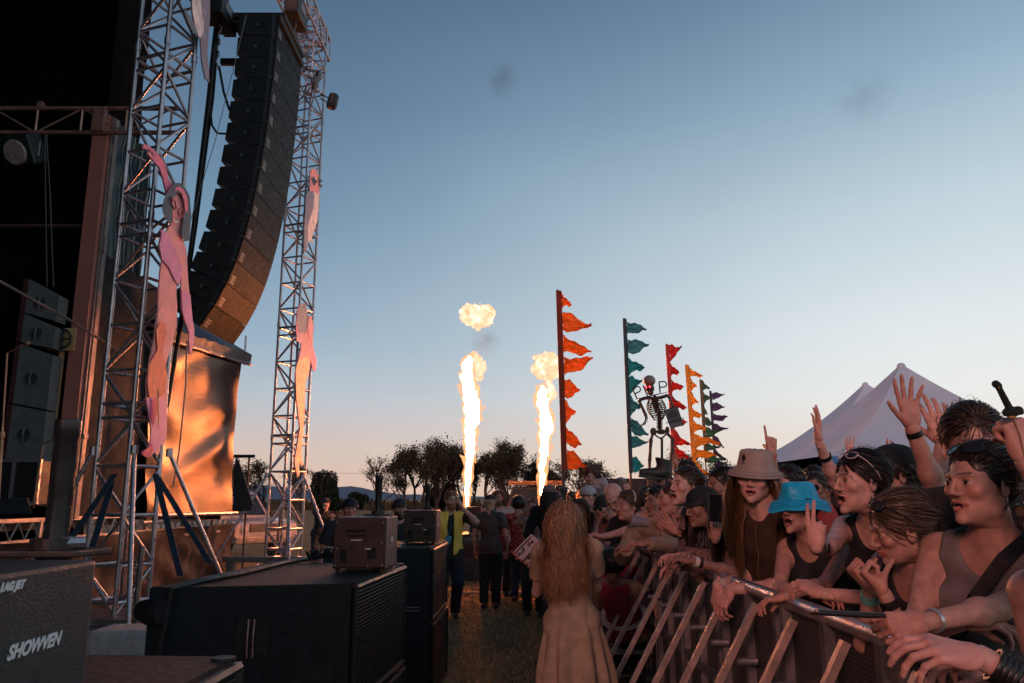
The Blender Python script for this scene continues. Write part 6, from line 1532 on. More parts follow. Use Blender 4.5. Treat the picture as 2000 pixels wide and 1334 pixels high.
# ------------------------------------------------------------------ marquee tents
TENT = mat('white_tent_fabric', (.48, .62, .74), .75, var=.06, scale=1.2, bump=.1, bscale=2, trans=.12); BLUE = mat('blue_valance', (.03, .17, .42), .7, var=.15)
def tent(pkx, pky, Y, half, zE, label, D=None):
    pk = P(pkx, pky, Y); D = D or half; r = thing('marquee_tent', (pk.x, pk.y, 0), label, 'tent', 'pointed white marquee tents')
    N = 48; K_ = 14; vs = []
    for i in range(N):
        a = 2 * math.pi * i / N; cx_, sy_ = math.cos(a), math.sin(a); m = 1 / max(abs(cx_), abs(sy_)); ex, ey = cx_ * m * half, sy_ * m * D
        for k in range(K_ + 1):
            t = k / K_; corner = 1 - min(abs(cx_), abs(sy_)) / max(abs(cx_), abs(sy_))
            prof_ = (1 - t) ** 1.62 + .03 * (1 - t)
            z = zE + (pk.z - zE) * prof_ - (.10 * corner * t * (1 - t) * 4)
            rr_x = max(t, .02 if k else 0)
            vs.append((pk.x + ex * rr_x, pk.y + ey * rr_x, z))
    mb = MB(); fs = [(i * (K_ + 1) + k, ((i + 1) % N) * (K_ + 1) + k, ((i + 1) % N) * (K_ + 1) + k + 1, i * (K_ + 1) + k + 1) for i in range(N) for k in range(K_)]; mb.add(vs, fs); mb.ball((pk.x, pk.y, pk.z - .02), .14, 8)
    mb.build('canopy', TENT, r, smooth=True)
    mb = MB(); cn = [(-half, -D), (half, -D), (half, D), (-half, D)]
    for i in range(4):
        a, b = cn[i], cn[(i + 1) % 4]; n = 24
        for j in range(n):
            p = [a[0] + (b[0] - a[0]) * j / n, a[1] + (b[1] - a[1]) * j / n]; q = [a[0] + (b[0] - a[0]) * (j + 1) / n, a[1] + (b[1] - a[1]) * (j + 1) / n]
            w1, w2 = .02 * math.sin(j * 1.3), .02 * math.sin((j + 1) * 1.3)
            mb.add([(pk.x + p[0], pk.y + p[1] + w1, zE + .02), (pk.x + q[0], pk.y + q[1] + w2, zE + .02), (pk.x + q[0], pk.y + q[1] + w2, zE - .34), (pk.x + p[0], pk.y + p[1] + w1, zE - .34), (pk.x + p[0], pk.y + p[1] + w1 + .01, zE + .02), (pk.x + q[0], pk.y + q[1] + w2 + .01, zE + .02), (pk.x + q[0], pk.y + q[1] + w2 + .01, zE - .34), (pk.x + p[0], pk.y + p[1] + w1 + .01, zE - .34)], [(0, 1, 2, 3), (7, 6, 5, 4), (3, 2, 6, 7)])
    mb.build('valance', BLUE, r)
    for c_ in cn:
        mb = MB(); mb.tube([(pk.x + c_[0] * .99, pk.y + c_[1] * .99, 0), (pk.x + c_[0] * .99, pk.y + c_[1] * .99, zE)], .045, 8); mb.build('pole', BLK, r)
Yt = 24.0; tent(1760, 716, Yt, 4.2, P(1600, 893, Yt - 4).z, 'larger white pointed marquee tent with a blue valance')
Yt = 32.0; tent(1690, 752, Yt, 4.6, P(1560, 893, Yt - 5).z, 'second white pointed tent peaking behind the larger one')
mb = MB(); a = P(1228, 944, 40); mb.hexa([a + Vector((-2.4, 0, -.6)), a + Vector((2.6, 0, -.6)), a + Vector((2.6, 3, -.6)), a + Vector((-2.4, 3, -.6)), a + Vector((-.2, 1.2, .35)), a + Vector((.4, 1.2, .1)), a + Vector((.4, 2, .1)), a + Vector((-.2, 2, .35))]); mb.box(a + Vector((.2, 1.6, -1.3)), (6.5, 3, 1.4))
tag(mb.build('marquee_tent', mat('blue_grey_tent', (.13, .20, .28), .7)), 'low blue grey tent roof far behind the teal flag', 'tent')
mb = MB(); mb.box((9.5, 30, 1.5), (12, .3, 1.7)); mb.box((3.8, 33, .9), (5.5, .3, 1.7)); tag(mb.build('screen_fence', mat('dark_blue_screen', (.015, .02, .035), .8)), 'dark scrim fence behind the back of the crowd', 'fence')

# ------------------------------------------------------------------ crowd barrier
XR = 1.15; ZR = 1.18
BRACE = mat('worn_brace_steel', (.42, .30, .27), .45, metal=.45, var=.3, scale=12, bump=.1)
MESHM = bpy.data.materials.new('perforated_sheet'); MESHM.use_nodes = True
n = MESHM.node_tree; b_ = n.nodes['Principled BSDF']; b_.inputs['Base Color'].default_value = (.09, .085, .085, 1); b_.inputs['Metallic'].default_value = .5; b_.inputs['Roughness'].default_value = .5
t_ = n.nodes.new('ShaderNodeTexCoord'); mp_ = n.nodes.new('ShaderNodeMapping'); mp_.inputs['Scale'].default_value = (1, 46, 62); n.links.new(t_.outputs['Object'], mp_.inputs[0])
vo = n.nodes.new('ShaderNodeTexVoronoi'); vo.inputs['Scale'].default_value = 1; vo.inputs['Randomness'].default_value = .08; n.links.new(mp_.outputs[0], vo.inputs[0])
cm_ = n.nodes.new('ShaderNodeMath'); cm_.operation = 'LESS_THAN'; cm_.inputs[1].default_value = .30; n.links.new(vo.outputs['Distance'], cm_.inputs[0])
mxr = n.nodes.new('ShaderNodeMix'); mxr.data_type = 'RGBA'; n.links.new(cm_.outputs[0], mxr.inputs[0]); mxr.inputs[6].default_value = (.10, .09, .09, 1); mxr.inputs[7].default_value = (.008, .008, .009, 1); n.links.new(mxr.outputs[2], b_.inputs['Base Color'])
bp2 = n.nodes.new('ShaderNodeBump'); bp2.inputs['Distance'].default_value = .003; bp2.invert = True; n.links.new(cm_.outputs[0], bp2.inputs['Height']); n.links.new(bp2.outputs[0], b_.inputs['Normal'])
def barrier():
    r = thing('crowd_barrier', (XR, 0, 0), 'x', 'barrier', 'linked steel barriers in front of the crowd')
    mb = MB(); mb.tube([(XR, .03, ZR), (XR, .97, ZR)], .030, 14); mb.build('top_rail', ALU, r, smooth=True)
    mb = MB(); mb.box((XR + .02, .5, .62), (.008, .90, 1.06)); mb.build('mesh_panel', MESHM, r)
    mb = MB()
    for y in (.05, .5, .95): mb.box((XR, y, .59), (.045, .045, 1.14))
    for z in (.62, .08): mb.box((XR - .004, .5, z), (.04, .93, .05))
    mb.build('frame', DALU, r)
    for y in (.27, .77):
        mb = MB(); a = Vector((XR - .03, y, ZR - .05)); f = Vector((XR - .62, y, .06)); d = (f - a).normalized(); s = Vector((0, 1, 0)); u = s.cross(d)
        mb.hexa([f - s * .017 - u * .014, f + s * .017 - u * .014, f + s * .017 + u * .014, f - s * .017 + u * .014, a - s * .017 - u * .014, a + s * .017 - u * .014, a + s * .017 + u * .014, a - s * .017 + u * .014]); mb.build('brace', BRACE, r)
        mb = MB(); mb.tube([(XR - .01, y + .1, .86), (XR - .10, y + .1, .86)], .016, 8); mb.build('latch_pin', ALU, r)
    mb = MB(); mb.box((XR - .35, .5, .045), (.66, .92, .012)); mb.box((XR + .4, .5, .02), (.75, .92, .012)); mb.box((XR - .66, .5, .06), (.04, .94, .05)); mb.build('foot_plate', mat('checker_plate', (.16, .17, .18), .55, metal=.4, var=.2, bump=.2, bscale=60), r)
    return r
def copy_tree(o, parent=None):
    c_ = o.copy(); col.objects.link(c_)
    if parent: c_.parent = parent
    for ch in list(o.children): copy_tree(ch, c_)
    return c_
proto = barrier(); first = True
ords = ['first and nearest', 'second', 'third', 'fourth', 'fifth', 'sixth', 'seventh', 'eighth', 'ninth', 'tenth', 'eleventh', 'twelfth', 'thirteenth', 'fourteenth']
for k in range(13):
    o = proto if k == 0 else copy_tree(proto)
    o.location = (XR, .55 + k * 1.0, 0)
    o['label'] = ('%s steel crowd barrier panel counting away from the camera' % ords[k])
# grey step plates in the pit
for (px, py, label) in ((1290, 1308, 'grey step plate on the pit floor beside the barrier braces'),):
    p = PZ(px, py, .22); r = thing('step_platform', (p.x, p.y, 0), label, 'step'); mb = MB(); mb.box((p.x + .05, p.y, .2), (.42, .5, .03)); mb.build('plate', mat('checker_plate', (.16, .17, .18), .55, metal=.4, var=.2, bump=.2, bscale=60), r)
    mb = MB()
    for sx in (-1, 1):
        for sy in (-1, 1): mb.tube([(p.x + .05 + sx * .19, p.y + sy * .23, 0), (p.x + .05 + sx * .19, p.y + sy * .23, .19)], .018, 6)
    mb.build('leg', DALU, r)
# ------------------------------------------------------------------ people
def pp(x, y, Y): return np.array(P(x, y, Y))
def A_(w, f, n, pose='relax', hint=None):
    d = dict(w=w, f=np.array(f, float), n=np.array(n, float), pose=pose)
    if hint is not None: d['hint'] = np.array(hint, float)
    return d
TAN = (.46, .26, .21); PALE = (.55, .33, .28); BRN = (.31, .175, .14)
BLKC = (.010, .010, .012)
WB = mat('white_band', (.6, .55, .55), .6); TB = mat('teal_band', (.12, .36, .33), .6); BB = mat('black_band', (.008, .008, .009), .45); RB = mat('red_band', (.5, .06, .05), .6); SCR = mat('watch_glass', (.01, .012, .014), .1, spec=.8)
RL = XR
FAN = dict(group='fans leaning on the front barrier')
# --- front row, near to far
q = person('smiling woman in grey tank top, dark hair in a bun, sunglasses on her head', head=pp(1915, 946, 2.32), base=(1.46, 2.5), H=1.72, yaw=-56, hyaw=-74, hp=4, sex='f', mouth='smile', skin=TAN, hair='bun', hcol=(.018, .012, .010), res=.008, hres=.0034, top='tank', topc=(.17, .15, .15),
           armR=A_(pp(1880, 1215, 2.15), (1, -.4, 0), (0, 0, -1), 'relax', (-.6, 0, -1)), armL=A_(pp(1762, 1232, 1.98), (-1, .05, -.12), (.05, .9, -.45), 'grip', (.8, -.2, -1)), legc=(.02, .02, .03), glasses='top', **FAN)
band(q, -1, mat('silver_band', (.5, .48, .5), .3, metal=.7), .03, .012, 'bracelet')
c1 = q
mb = MB(); S1 = q['S']; a = Vector(S1[-1] + q['T'] * .035 - q['Rt'] * -.03) - Vector(q['org']); 
T_, R_, F_, Pc_ = [Vector(q[k]) for k in ('T', 'Rt', 'Fc', 'Pc')]; H_ = q['H']; o_ = Vector(q['org'])
pth = [Pc_ + T_ * .325 * H_ - R_ * .062 * H_ + F_ * .01 * H_, Pc_ + T_ * .30 * H_ - R_ * .045 * H_ + F_ * .062 * H_, Pc_ + T_ * .24 * H_ - R_ * .012 * H_ + F_ * .096 * H_, Pc_ + T_ * .16 * H_ + R_ * .030 * H_ + F_ * .088 * H_, Pc_ + T_ * .08 * H_ + R_ * .06 * H_ + F_ * .06 * H_]
for s_ in range(len(pth) - 1):
    p0, p1 = pth[s_] - o_, pth[s_ + 1] - o_; dd = (p1 - p0).normalized(); sd = dd.cross(F_).normalized() * .019; mb.hexa([p0 - sd, p0 + sd, p1 + sd, p1 - sd, p0 - sd + F_ * .006, p0 + sd + F_ * .006, p1 + sd + F_ * .006, p1 - sd + F_ * .006])
child(q, mb, 'shoulder_strap', BB)
mb = MB()
for s_ in (-1, 1):
    M = hm4(q); mb.tube([M @ Vector((s_ * .083 + .008 * math.cos(t), .004, -.045 + .011 * math.sin(t))) for t in np.linspace(0, 6.28, 13)], .0013, 5)
child(q, mb, 'earring', mat('silver_band', (.5, .48, .5), .3, metal=.7))
q = person('woman looking down with tied dark blond hair and sunglasses on her head, teal wristband', head=pp(1758, 1030, 2.65), base=(1.52, 2.95), H=1.66, yaw=-70, hyaw=-98, hp=-16, hr=-8, sex='f', mouth='shut', skin=TAN, hair='pony', hcol=(.085, .055, .038), res=.009, hres=.0036, top='tank', topc=BLKC,
           armR=A_(pp(1700, 1150, 2.66), (-.5, .2, .6), (.5, 0, .5), 'fist', (-.2, .2, -1)), armL=A_(pp(1728, 1160, 2.45), (-.5, .3, .6), (.5, 0, .6), 'fist', (-.3, -.2, -1)), glasses='top', **FAN)
band(q, 1, TB, .035, .028); band(q, -1, BB, .03, .024)
mb = MB(); M = hm4(q, (0, -.115, .01)); mb.ball(M @ Vector((0, 0, 0)), (.026, .024, .03), 12); mb.tube([M @ Vector((0, 0, 0)), M @ Vector((.02, -.02, -.05)), M @ Vector((.02, -.02, -.12))], [.018, .02, .006], 8); child(q, mb, 'hair_bun', mat('dark_blond_bun', (.085, .055, .038), .5, var=.5, scale=120, bump=.6, bscale=200, stretch=(1, 1, 6)))
q = person('woman in profile with open mouth and black watch, raising two fingers', head=pp(1680, 940, 3.15), base=(1.66, 3.4), H=1.72, yaw=-58, hyaw=-80, hp=2, sex='f', mouth='open', skin=PALE, hair='pony', hcol=(.016, .011, .010), res=.009, hres=.0036, top='tank', topc=BLKC,
           armR=A_(pp(1580, 1080, 2.80), (.10, .1, 1), (.55, .9, 0), 'peace', (-.1, -.5, -1)), armL=A_(pp(1610, 1160, 2.95), (-.6, .6, .3), (0, .5, -1), 'relax', (.6, -.3, -1)), glasses='top w', **FAN)
band(q, 1, BB, .035, .024, 'watch_strap', box=(-.2, -1, 0)); 
q = person('woman in a bright blue bucket hat with her mouth open, dark strappy top', head=pp(1557, 992, 3.75), base=(1.62, 3.95), H=1.62, yaw=-52, hyaw=-50, hp=4, sex='f', mouth='open', skin=TAN, hair='short', hcol=(.012, .010, .010), res=.010, hres=.004, top='tank', topc=(.014, .015, .02),
           armR=A_(pp(1580, 1160, 3.5), (1, -.4, 0), (0, 0, -1), 'relax', (-.9, 0, -1)), armL=A_(pp(1535, 1165, 3.4), (-.8, .5, -.2), (0, 0, -1), 'relax', (.3, -.6, -1)), hatf=bucket_hat(mat('blue_satin_hat', (.01, .42, .72), .45, var=.18, scale=16, bump=.35, bscale=22), wav=.012, brim=.045, drop=.052, crown=.078, tilt=-6), **FAN)
q = person('long haired man in a beige bucket hat with black diamond emblem at the rail', head=pp(1474, 932, 4.15), base=(1.42, 4.35), H=1.80, yaw=-55, hyaw=-28, hp=-4, hr=-6, sex='m', mouth='part', skin=PALE, hair='long', hcol=(.15, .085, .045), res=.009, hres=.0036, top='tee', topc=(.045, .022, .014), dens=6000, hairlen=.52,
           armR=A_(pp(1402, 1142, 4.25), (-.25, -.1, -1), (1, .3, 0), 'relax', (0, -.2, -1)), armL=A_(pp(1428, 1150, 4.05), (-.5, .2, -.8), (.2, .5, -1), 'relax', (.9, -.6, -.6)), hatf=bucket_hat(mat('beige_canvas_hat', (.40, .31, .27), .85, var=.08, scale=20, bump=.3, bscale=300), emblem=True, tilt=-3, brim=.036, drop=.036, crown=.082), **FAN)
band(q, 1, WB, .01, .012); band(q, 1, WB, .028, .008)
q = person('woman with short dark hair smiling behind a raised phone', head=pp(1410, 949, 5.0), base=(1.75, 5.2), H=1.75, yaw=-62, hyaw=-68, sex='f', mouth='smile', skin=BRN, hair='short', hcol=(.012, .01, .01), res=.011, top='tank', topc=(.012, .012, .015), armR=A_(pp(1394, 1062, 4.62), (.1, 0, 1), (.25, 1, .2), 'grip', (-.2, 0, -1)), **FAN)
band(q, -1, WB, .03, .02)
q = person('man in profile half hidden behind the beige hat, dark cropped hair', head=pp(1438, 957, 5.5), base=(2.15, 5.6), H=1.74, yaw=-75, hyaw=-85, sex='m', mouth='shut', skin=BRN, hair='buzz', hcol=(.012, .01, .01), res=.012, topc=(.03, .03, .035), **FAN)
q = person('laughing woman with sunglasses pushed up on brown hair, fishnet patterned top', head=pp(1340, 950, 5.1), base=(1.72, 5.4), H=1.76, yaw=-62, hyaw=-66, hp=8, sex='f', mouth='open', skin=PALE, hair='bun', hcol=(.05, .03, .02), res=.011, hres=.0042, top='long', topc=(.2, .12, .12), topmat=mat('net_top', (.22, .13, .13), .8, var=.9, scale=70, bump=.4, bscale=90), glasses='top', armR=A_(pp(1330, 1100, 4.9), (-1, 0, -.2), (0, 0, -1), 'relax', (0, 0, -1)), armL=A_(pp(1332, 1085, 4.9), (-1, .2, 0), (0, 0, -1), 'relax', (.3, -.5, -1)), **FAN)
q = person('person hidden under a black peaked cap in dark clothes at the rail', head=pp(1370, 990, 4.85), base=(1.70, 5.0), H=1.70, yaw=-65, hyaw=-72, hp=-8, sex='f', mouth='shut', skin=BRN, hair='long', hcol=(.014, .01, .01), res=.011, top='tee', topc=BLKC, hatf=cap_hat((.007, .009, .011)), armR=A_(pp(1335, 1085, 4.7), (-1, 0, -.5), (0, .3, -1), 'relax', (0, 0, -1)), armL=A_(pp(1350, 1095, 4.55), (-1, .2, .2), (0, .2, -1), 'relax', (.5, -.4, -1)), **FAN)
band(q, 1, WB, .02, .022); band(q, -1, WB, .03, .022); band(q, -1, BB, .055, .012)
q = person('shaven headed woman in profile clapping with a watch on her wrist', head=pp(1311, 976, 5.6), base=(1.80, 5.9), H=1.68, yaw=-66, hyaw=-80, hp=2, sex='f', mouth='part', skin=TAN, hair='buzz', hcol=(.05, .03, .02), res=.011, hres=.0042, top='tank', topc=(.02, .03, .035), armR=A_(pp(1312, 1042, 5.3), (-.55, 0, .8), (.1, 1, .2), 'flat', (0, 0, -1)), armL=A_(pp(1322, 1040, 5.1), (-.75, 0, .75), (0, 1, .1), 'reach', (.2, -.4, -1)), **FAN)
band(q, -1, BB, .03, .02, 'watch_strap', box=(0, -1, .2))
q = person('man with dark hair and sunglasses pushed up, behind the clapping woman', head=pp(1284, 980, 6.3), base=(1.9, 6.5), H=1.68, yaw=-60, hyaw=-60, sex='m', mouth='shut', skin=BRN, hair='short', hcol=(.01, .008, .008), res=.013, topc=(.015, .015, .018), glasses='top', **FAN)
q = person('man in black sunglasses and a dark cap in the front crowd', head=pp(1257, 985, 7.0), base=(1.9, 7.1), H=1.66, yaw=-45, hyaw=-35, sex='m', mouth='shut', skin=TAN, hair='short', hcol=(.01, .008, .008), res=.013, topc=(.03, .02, .02), glasses='eyes', hatf=cap_hat((.02, .012, .012)), **FAN)
q = person('woman in a beige hooded sweater with a headband leaning over the rail', head=pp(1226, 988, 6.3), base=(1.68, 6.6), H=1.66, yaw=-52, hyaw=-60, sex='f', mouth='shut', skin=TAN, hair='pony', hcol=(.08, .045, .025), res=.011, hres=.0042, top='long', topc=(.34, .25, .20), armR=A_(pp(1225, 1072, 6.1), (-.4, .8, 0), (0, 0, -1), 'relax', (-.6, -.4, -1)), armL=A_(pp(1262, 1062, 5.9), (-1, 0, .1), (0, .3, -1), 'relax', (.6, -.6, -1)), **FAN)
mb = MB(); M = hm4(q); mb.tube([M @ Vector((.088 * math.cos(t), -.002 - .03 * math.sin(t), .03 + .092 * math.sin(t))) for t in np.linspace(.05, 3.09, 15)], .008, 6); child(q, mb, 'headband', mat('pale_headband', (.4, .34, .34), .6))
q = person('bald broad man in a black t shirt bending his head down', head=pp(1200, 972, 7.4), base=(1.62, 7.7), H=1.78, yaw=-40, hyaw=-25, hp=-38, hr=14, sex='m', mouth='shut', skin=PALE, hair='bald', hcol=(.10, .06, .04), res=.012, hres=.0045, top='tee', topc=BLKC, fat=1.15, armR=A_(pp(1168, 1050, 7.3), (-1, 0, .2), (0, 0, -1), 'relax', (-.5, -.5, -1)), armL=A_(pp(1180, 1048, 7.2), (-1, .2, .2), (0, 0, -1), 'relax', (.4, -.6, -.8)), nohair=True, **FAN)
q = person('smiling girl with swept back brown hair in a pale top', head=pp(1131, 994, 8.6), base=(1.22, 8.9), H=1.60, yaw=-20, hyaw=-30, sex='f', mouth='smile', skin=TAN, hair='long', hcol=(.06, .03, .018), res=.013, hres=.005, top='tee', topc=(.42, .34, .36), **FAN)
q = person('person in a white peaked visor cap clapping at the front', head=pp(1149, 970, 9.4), base=(1.32, 9.6), H=1.72, yaw=-25, hyaw=-20, sex='m', mouth='smile', skin=PALE, hair='short', hcol=(.03, .02, .015), res=.013, hres=.005, top='tee', topc=(.20, .08, .08), hatf=cap_hat((.42, .42, .46)), armR=A_(pp(1146, 1018, 9.0), (.1, 0, 1), (1, .4, 0), 'flat'), armL=A_(pp(1156, 1018, 9.0), (-.1, 0, 1), (-1, .4, 0), 'flat'), **FAN)
q = person('smiling older woman with short hair just behind the white cap', head=pp(1166, 974, 9.7), base=(1.62, 9.9), H=1.70, yaw=-30, hyaw=-20, sex='f', mouth='smile', skin=TAN, hair='short', hcol=(.22, .16, .12), res=.014, topc=(.28, .12, .10), **FAN)
q = person('man in a black cap and white framed sunglasses bending forward', head=pp(1176, 990, 8.4), base=(1.62, 8.7), H=1.64, yaw=-45, hyaw=-35, hp=-15, sex='m', mouth='shut', skin=TAN, hair='short', hcol=(.02, .014, .01), res=.013, topc=(.24, .10, .09), hatf=cap_hat(BLKC), glasses='eyes w', **FAN)
q = person('small child in a pale shirt with reddish hair sitting on adult shoulders', head=pp(1153, 929, 10.4), base=(1.20, 10.6), floor=.98, H=1.12, yaw=-20, hyaw=-5, hp=-12, sex='f', mouth='smile', skin=PALE, hair='mop', hcol=(.13, .035, .02), res=.012, hres=.005, top='tee', topc=(.46, .36, .38), hscale=1.28, armR=A_(pp(1145, 965, 10.2), (0, -1, -.5), (0, 0, -1)), armL=A_(pp(1180, 962, 10.2), (.2, -1, -.5), (0, 0, -1)), footR=(1.0, 10.2, 1.25), footL=(1.25, 10.15, 1.25))
q = person('man with dark hair carrying the child on his shoulders', head=pp(1152, 958, 10.9), base=(1.26, 10.95), H=1.78, yaw=-15, sex='m', mouth='shut', skin=TAN, hair='short', hcol=(.02, .015, .012), res=.014, topc=(.05, .03, .03))
q = person('person raising a pale phone high above the crowd', head=pp(1262, 972, 9.3), base=(1.85, 9.5), H=1.74, yaw=-60, hyaw=-60, sex='m', mouth='open', skin=PALE, hair='short', hcol=(.03, .02, .015), res=.013, topc=(.18, .05, .04), armR=A_(pp(1226, 962, 9.1), (-.2, 0, 1), (-.3, 1, 0), 'grip', (0, -.3, -1)))
q = person('person lifting a dark boot up in one hand', head=pp(1318, 968, 7.6), base=(1.75, 7.8), H=1.76, yaw=-60, sex='m', mouth='open', skin=TAN, hair='short', hcol=(.03, .02, .015), res=.013, topc=(.10, .05, .05), armR=A_(pp(1292, 938, 7.35), (-.2, 0, 1), (0, 1, 0), 'grip', (0, -.3, -1)))
q = person('girl in red sitting on shoulders with one arm raised in front of the yellow flag', head=pp(1345, 916, 9.8), base=(2.2, 10.0), floor=.70, H=1.36, yaw=-40, hyaw=-20, sex='f', mouth='smile', skin=TAN, hair='long', hcol=(.025, .014, .012), res=.013, hres=.005, top='tee', topc=(.34, .04, .05), hscale=1.05, armR=A_(pp(1322, 908, 9.6), (-.2, 0, 1), (0, -1, 0), 'open', (-.5, 0, -1)), footR=(2.0, 9.6, 1.1), footL=(2.3, 9.6, 1.1))
q = person('man in a dark cap carrying the girl in red on his shoulders', head=pp(1346, 950, 10.1), base=(2.32, 10.3), H=1.76, yaw=-40, sex='m', skin=TAN, hair='short', hcol=(.02, .012, .01), res=.015, topc=(.04, .02, .03), hatf=cap_hat((.02, .02, .02)))
# --- second rows on the right
q = person('tall man with swept dark hair towering at the back right', head=pp(1903, 870, 2.62), base=(1.66, 2.95), H=1.90, yaw=-30, hyaw=-22, hp=-10, sex='m', mouth='shut', skin=PALE, hair='pony', hcol=(.035, .022, .016), res=.009, hres=.0036, topc=(.03, .03, .035), armR=A_(pp(1843, 864, 3.05), (-.18, 0, 1), (.3, 1, 0), 'reach', (0, .4, -1)))
q = person('man in a black cap facing left with one open palm raised high', head=pp(1742, 926, 3.45), base=(1.85, 3.5), H=1.76, yaw=-80, hyaw=-88, sex='m', mouth='shut', skin=TAN, hair='mop', hcol=(.03, .02, .016), res=.010, hres=.004, topc=(.012, .012, .014), hatf=cap_hat((.008, .008, .01), back=True), armL=A_(pp(1781, 834, 2.98), (-.06, 0, 1), (.05, -1, 0), 'open', (.2, -.2, -1)))
band(q, -1, BB, .028, .022, 'wristband')
q = person('person behind the others raising a straight arm with palm edge on and a dark wristband', head=pp(1694, 930, 4.0), base=(1.92, 4.1), H=1.74, yaw=-70, sex='f', mouth='open', skin=PALE, hair='long', hcol=(.04, .02, .014), res=.013, topc=(.04, .03, .03), armR=A_(pp(1594, 850, 3.86), (.05, 0, 1), (-1, .1, 0), 'flat', (.1, .2, -1)))
band(q, 1, BB, .10, .018, 'wristband', rad=.030)
q = person('person hidden behind the beige hat pointing one finger at the sky', head=pp(1535, 945, 5.3), base=(2.1, 5.4), H=1.72, yaw=-60, sex='m', skin=TAN, hair='short', hcol=(.02, .012, .01), res=.014, topc=(.30, .05, .05), armR=A_(pp(1508, 880, 5.15), (-.03, 0, 1), (0, 1, 0), 'point', (-.2, 0, -1)))
band(q, 1, mat('pink_band', (.5, .12, .14), .6), .02, .014)
q = person('person far back waving one small hand in front of the tent', head=pp(1672, 934, 7.2), base=(3.2, 7.3), H=1.74, yaw=-70, sex='f', skin=PALE, hair='short', hcol=(.03, .02, .02), res=.016, topc=(.05, .05, .06), armR=A_(pp(1661, 890, 7.1), (0, 0, 1), (0, -1, 0), 'open'))
q = person('person far back making a two finger sign before the tent', head=pp(1742, 938, 5.9), base=(2.85, 6.0), H=1.72, yaw=-70, sex='f', skin=TAN, hair='short', hcol=(.03, .02, .02), res=.016, topc=(.05, .05, .06), armR=A_(pp(1732, 902, 5.8), (0, 0, 1), (0, -1, 0), 'peace'))
q = person('bearded dark haired man facing the camera under the left end of the tent', head=pp(1594, 936, 7.6), base=(2.95, 7.7), H=1.80, yaw=-20, hyaw=10, sex='m', mouth='shut', skin=TAN, hair='short', hcol=(.012, .01, .008), beard=True, res=.014, hres=.0055, topc=(.03, .03, .03))
q = person('short haired man in the back row left of the bearded man', head=pp(1552, 938, 8.4), base=(3.0, 8.6), H=1.80, yaw=-35, sex='m', skin=PALE, hair='short', hcol=(.05, .03, .02), res=.014, topc=(.05, .03, .03))
q = person('person at the right edge lifting a small toy on a stick', head=pp(2085, 930, 2.15), base=(1.75, 2.45), H=1.74, yaw=-60, sex='m', skin=PALE, hair='short', hcol=(.03, .02, .02), res=.011, topc=(.05, .04, .04), armL=A_(pp(2004, 900, 1.95), (-.12, 0, 1), (-.2, .9, 0), 'fist', (.3, 0, -1)))
q = person('woman at the very right edge in black sunglasses with black and red bracelets', head=pp(2110, 1004, 1.45), base=(1.40, 1.75), H=1.62, yaw=-60, hyaw=-78, sex='f', mouth='part', skin=PALE, hair='pony', hcol=(.12, .075, .045), res=.008, hres=.0034, top='tank', topc=(.02, .02, .025), glasses='eyes', armL=A_(pp(1915, 1283, 1.42), (-1, .12, .18), (.1, .5, -1), 'relax', (.6, -.4, -1)), armR=A_(pp(1960, 1300, 1.62), (-.6, .5, 0), (0, 0, -1), 'relax', (.6, .4, -1)), **FAN)
for i in range(5): band(q, -1, BB, .024 + i * .009, .008, 'bracelet', rad=.030)
band(q, -1, RB, .072, .020, 'bracelet', rad=.031)
# --- inside the pit
def vest(info, m, m2=None, gap=.03):
    g = [dict(p) for p in info['pr'] if p['op'] == '+' and p['tag'] in ('torso', 'pelvis', 'trap')]
    T, Rt, Fc, Pc, H, Nb = [info[k] for k in ('T', 'Rt', 'Fc', 'Pc', 'H', 'Nb')]; TM = np.stack([Rt, Fc, T], 1)
    g.append(pl(Pc - T * .03 * H, -T)); g.append(pl(Nb + T * .01 * H, T))
    for s in (-1, 1): g.append(ell(info['S'][s] + Rt * s * .035 * H - T * .03 * H, (.066 * H, .09 * H, .07 * H), TM, k=.008, op='-'))
    g.append(ell(Pc + T * .12 * H + Fc * .14 * H, (gap * H, .16 * H, .35 * H), TM, k=.004, op='-'))
    V, Q = sdf_mesh(g, .012, off=.028, noise=lambda x, y, z: .004 * np.sin(x * 40 + z * 20))
    o = npmesh('vest', V - info['org'], Q, m); o.parent = info['root']; return o
q = person('bearded steward in an open yellow safety vest holding one hand to his ear', head=pp(881, 977, 11.4), base=(-.88, 11.45), H=1.76, yaw=12, hyaw=22, sex='m', mouth='shut', skin=PALE, hair='short', hcol=(.22, .10, .04), beard='full', res=.012, hres=.0048, topc=(.02, .018, .02), legc=(.012, .014, .025), fat=1.08, armL=A_(pp(905, 994, 11.3), (-.5, .1, 1), (-1, .3, .2), 'relax', (1, -.2, -1)))
vest(q, mat('hi_vis_yellow', (.92, .64, .10), .6, var=.1, emit=None))
mb = MB(); c_ = Vector(q['Pc'] + q['T'] * .10 * q['H'] + q['Fc'] * .105 * q['H'] + q['Rt'] * .045) - Vector(q['org']); mb.box(c_, (.085, .012, .12), Matrix.Rotation(.3, 3, 'Y')); child(q, mb, 'badge', mat('blue_badge', (.05, .28, .40), .4)); mb = MB(); n_ = Vector(q['Nb']) - Vector(q['org']); F_ = Vector(q['Fc']) * q['H']; R_ = Vector(q['Rt'])
mb.tube([n_ + R_ * .07 + F_ * .03, c_ + Vector((0, -.01, .06)), n_ - R_ * .07 + F_ * .03], .005, 5); child(q, mb, 'lanyard', mat('blue_badge', (.05, .28, .40), .4))
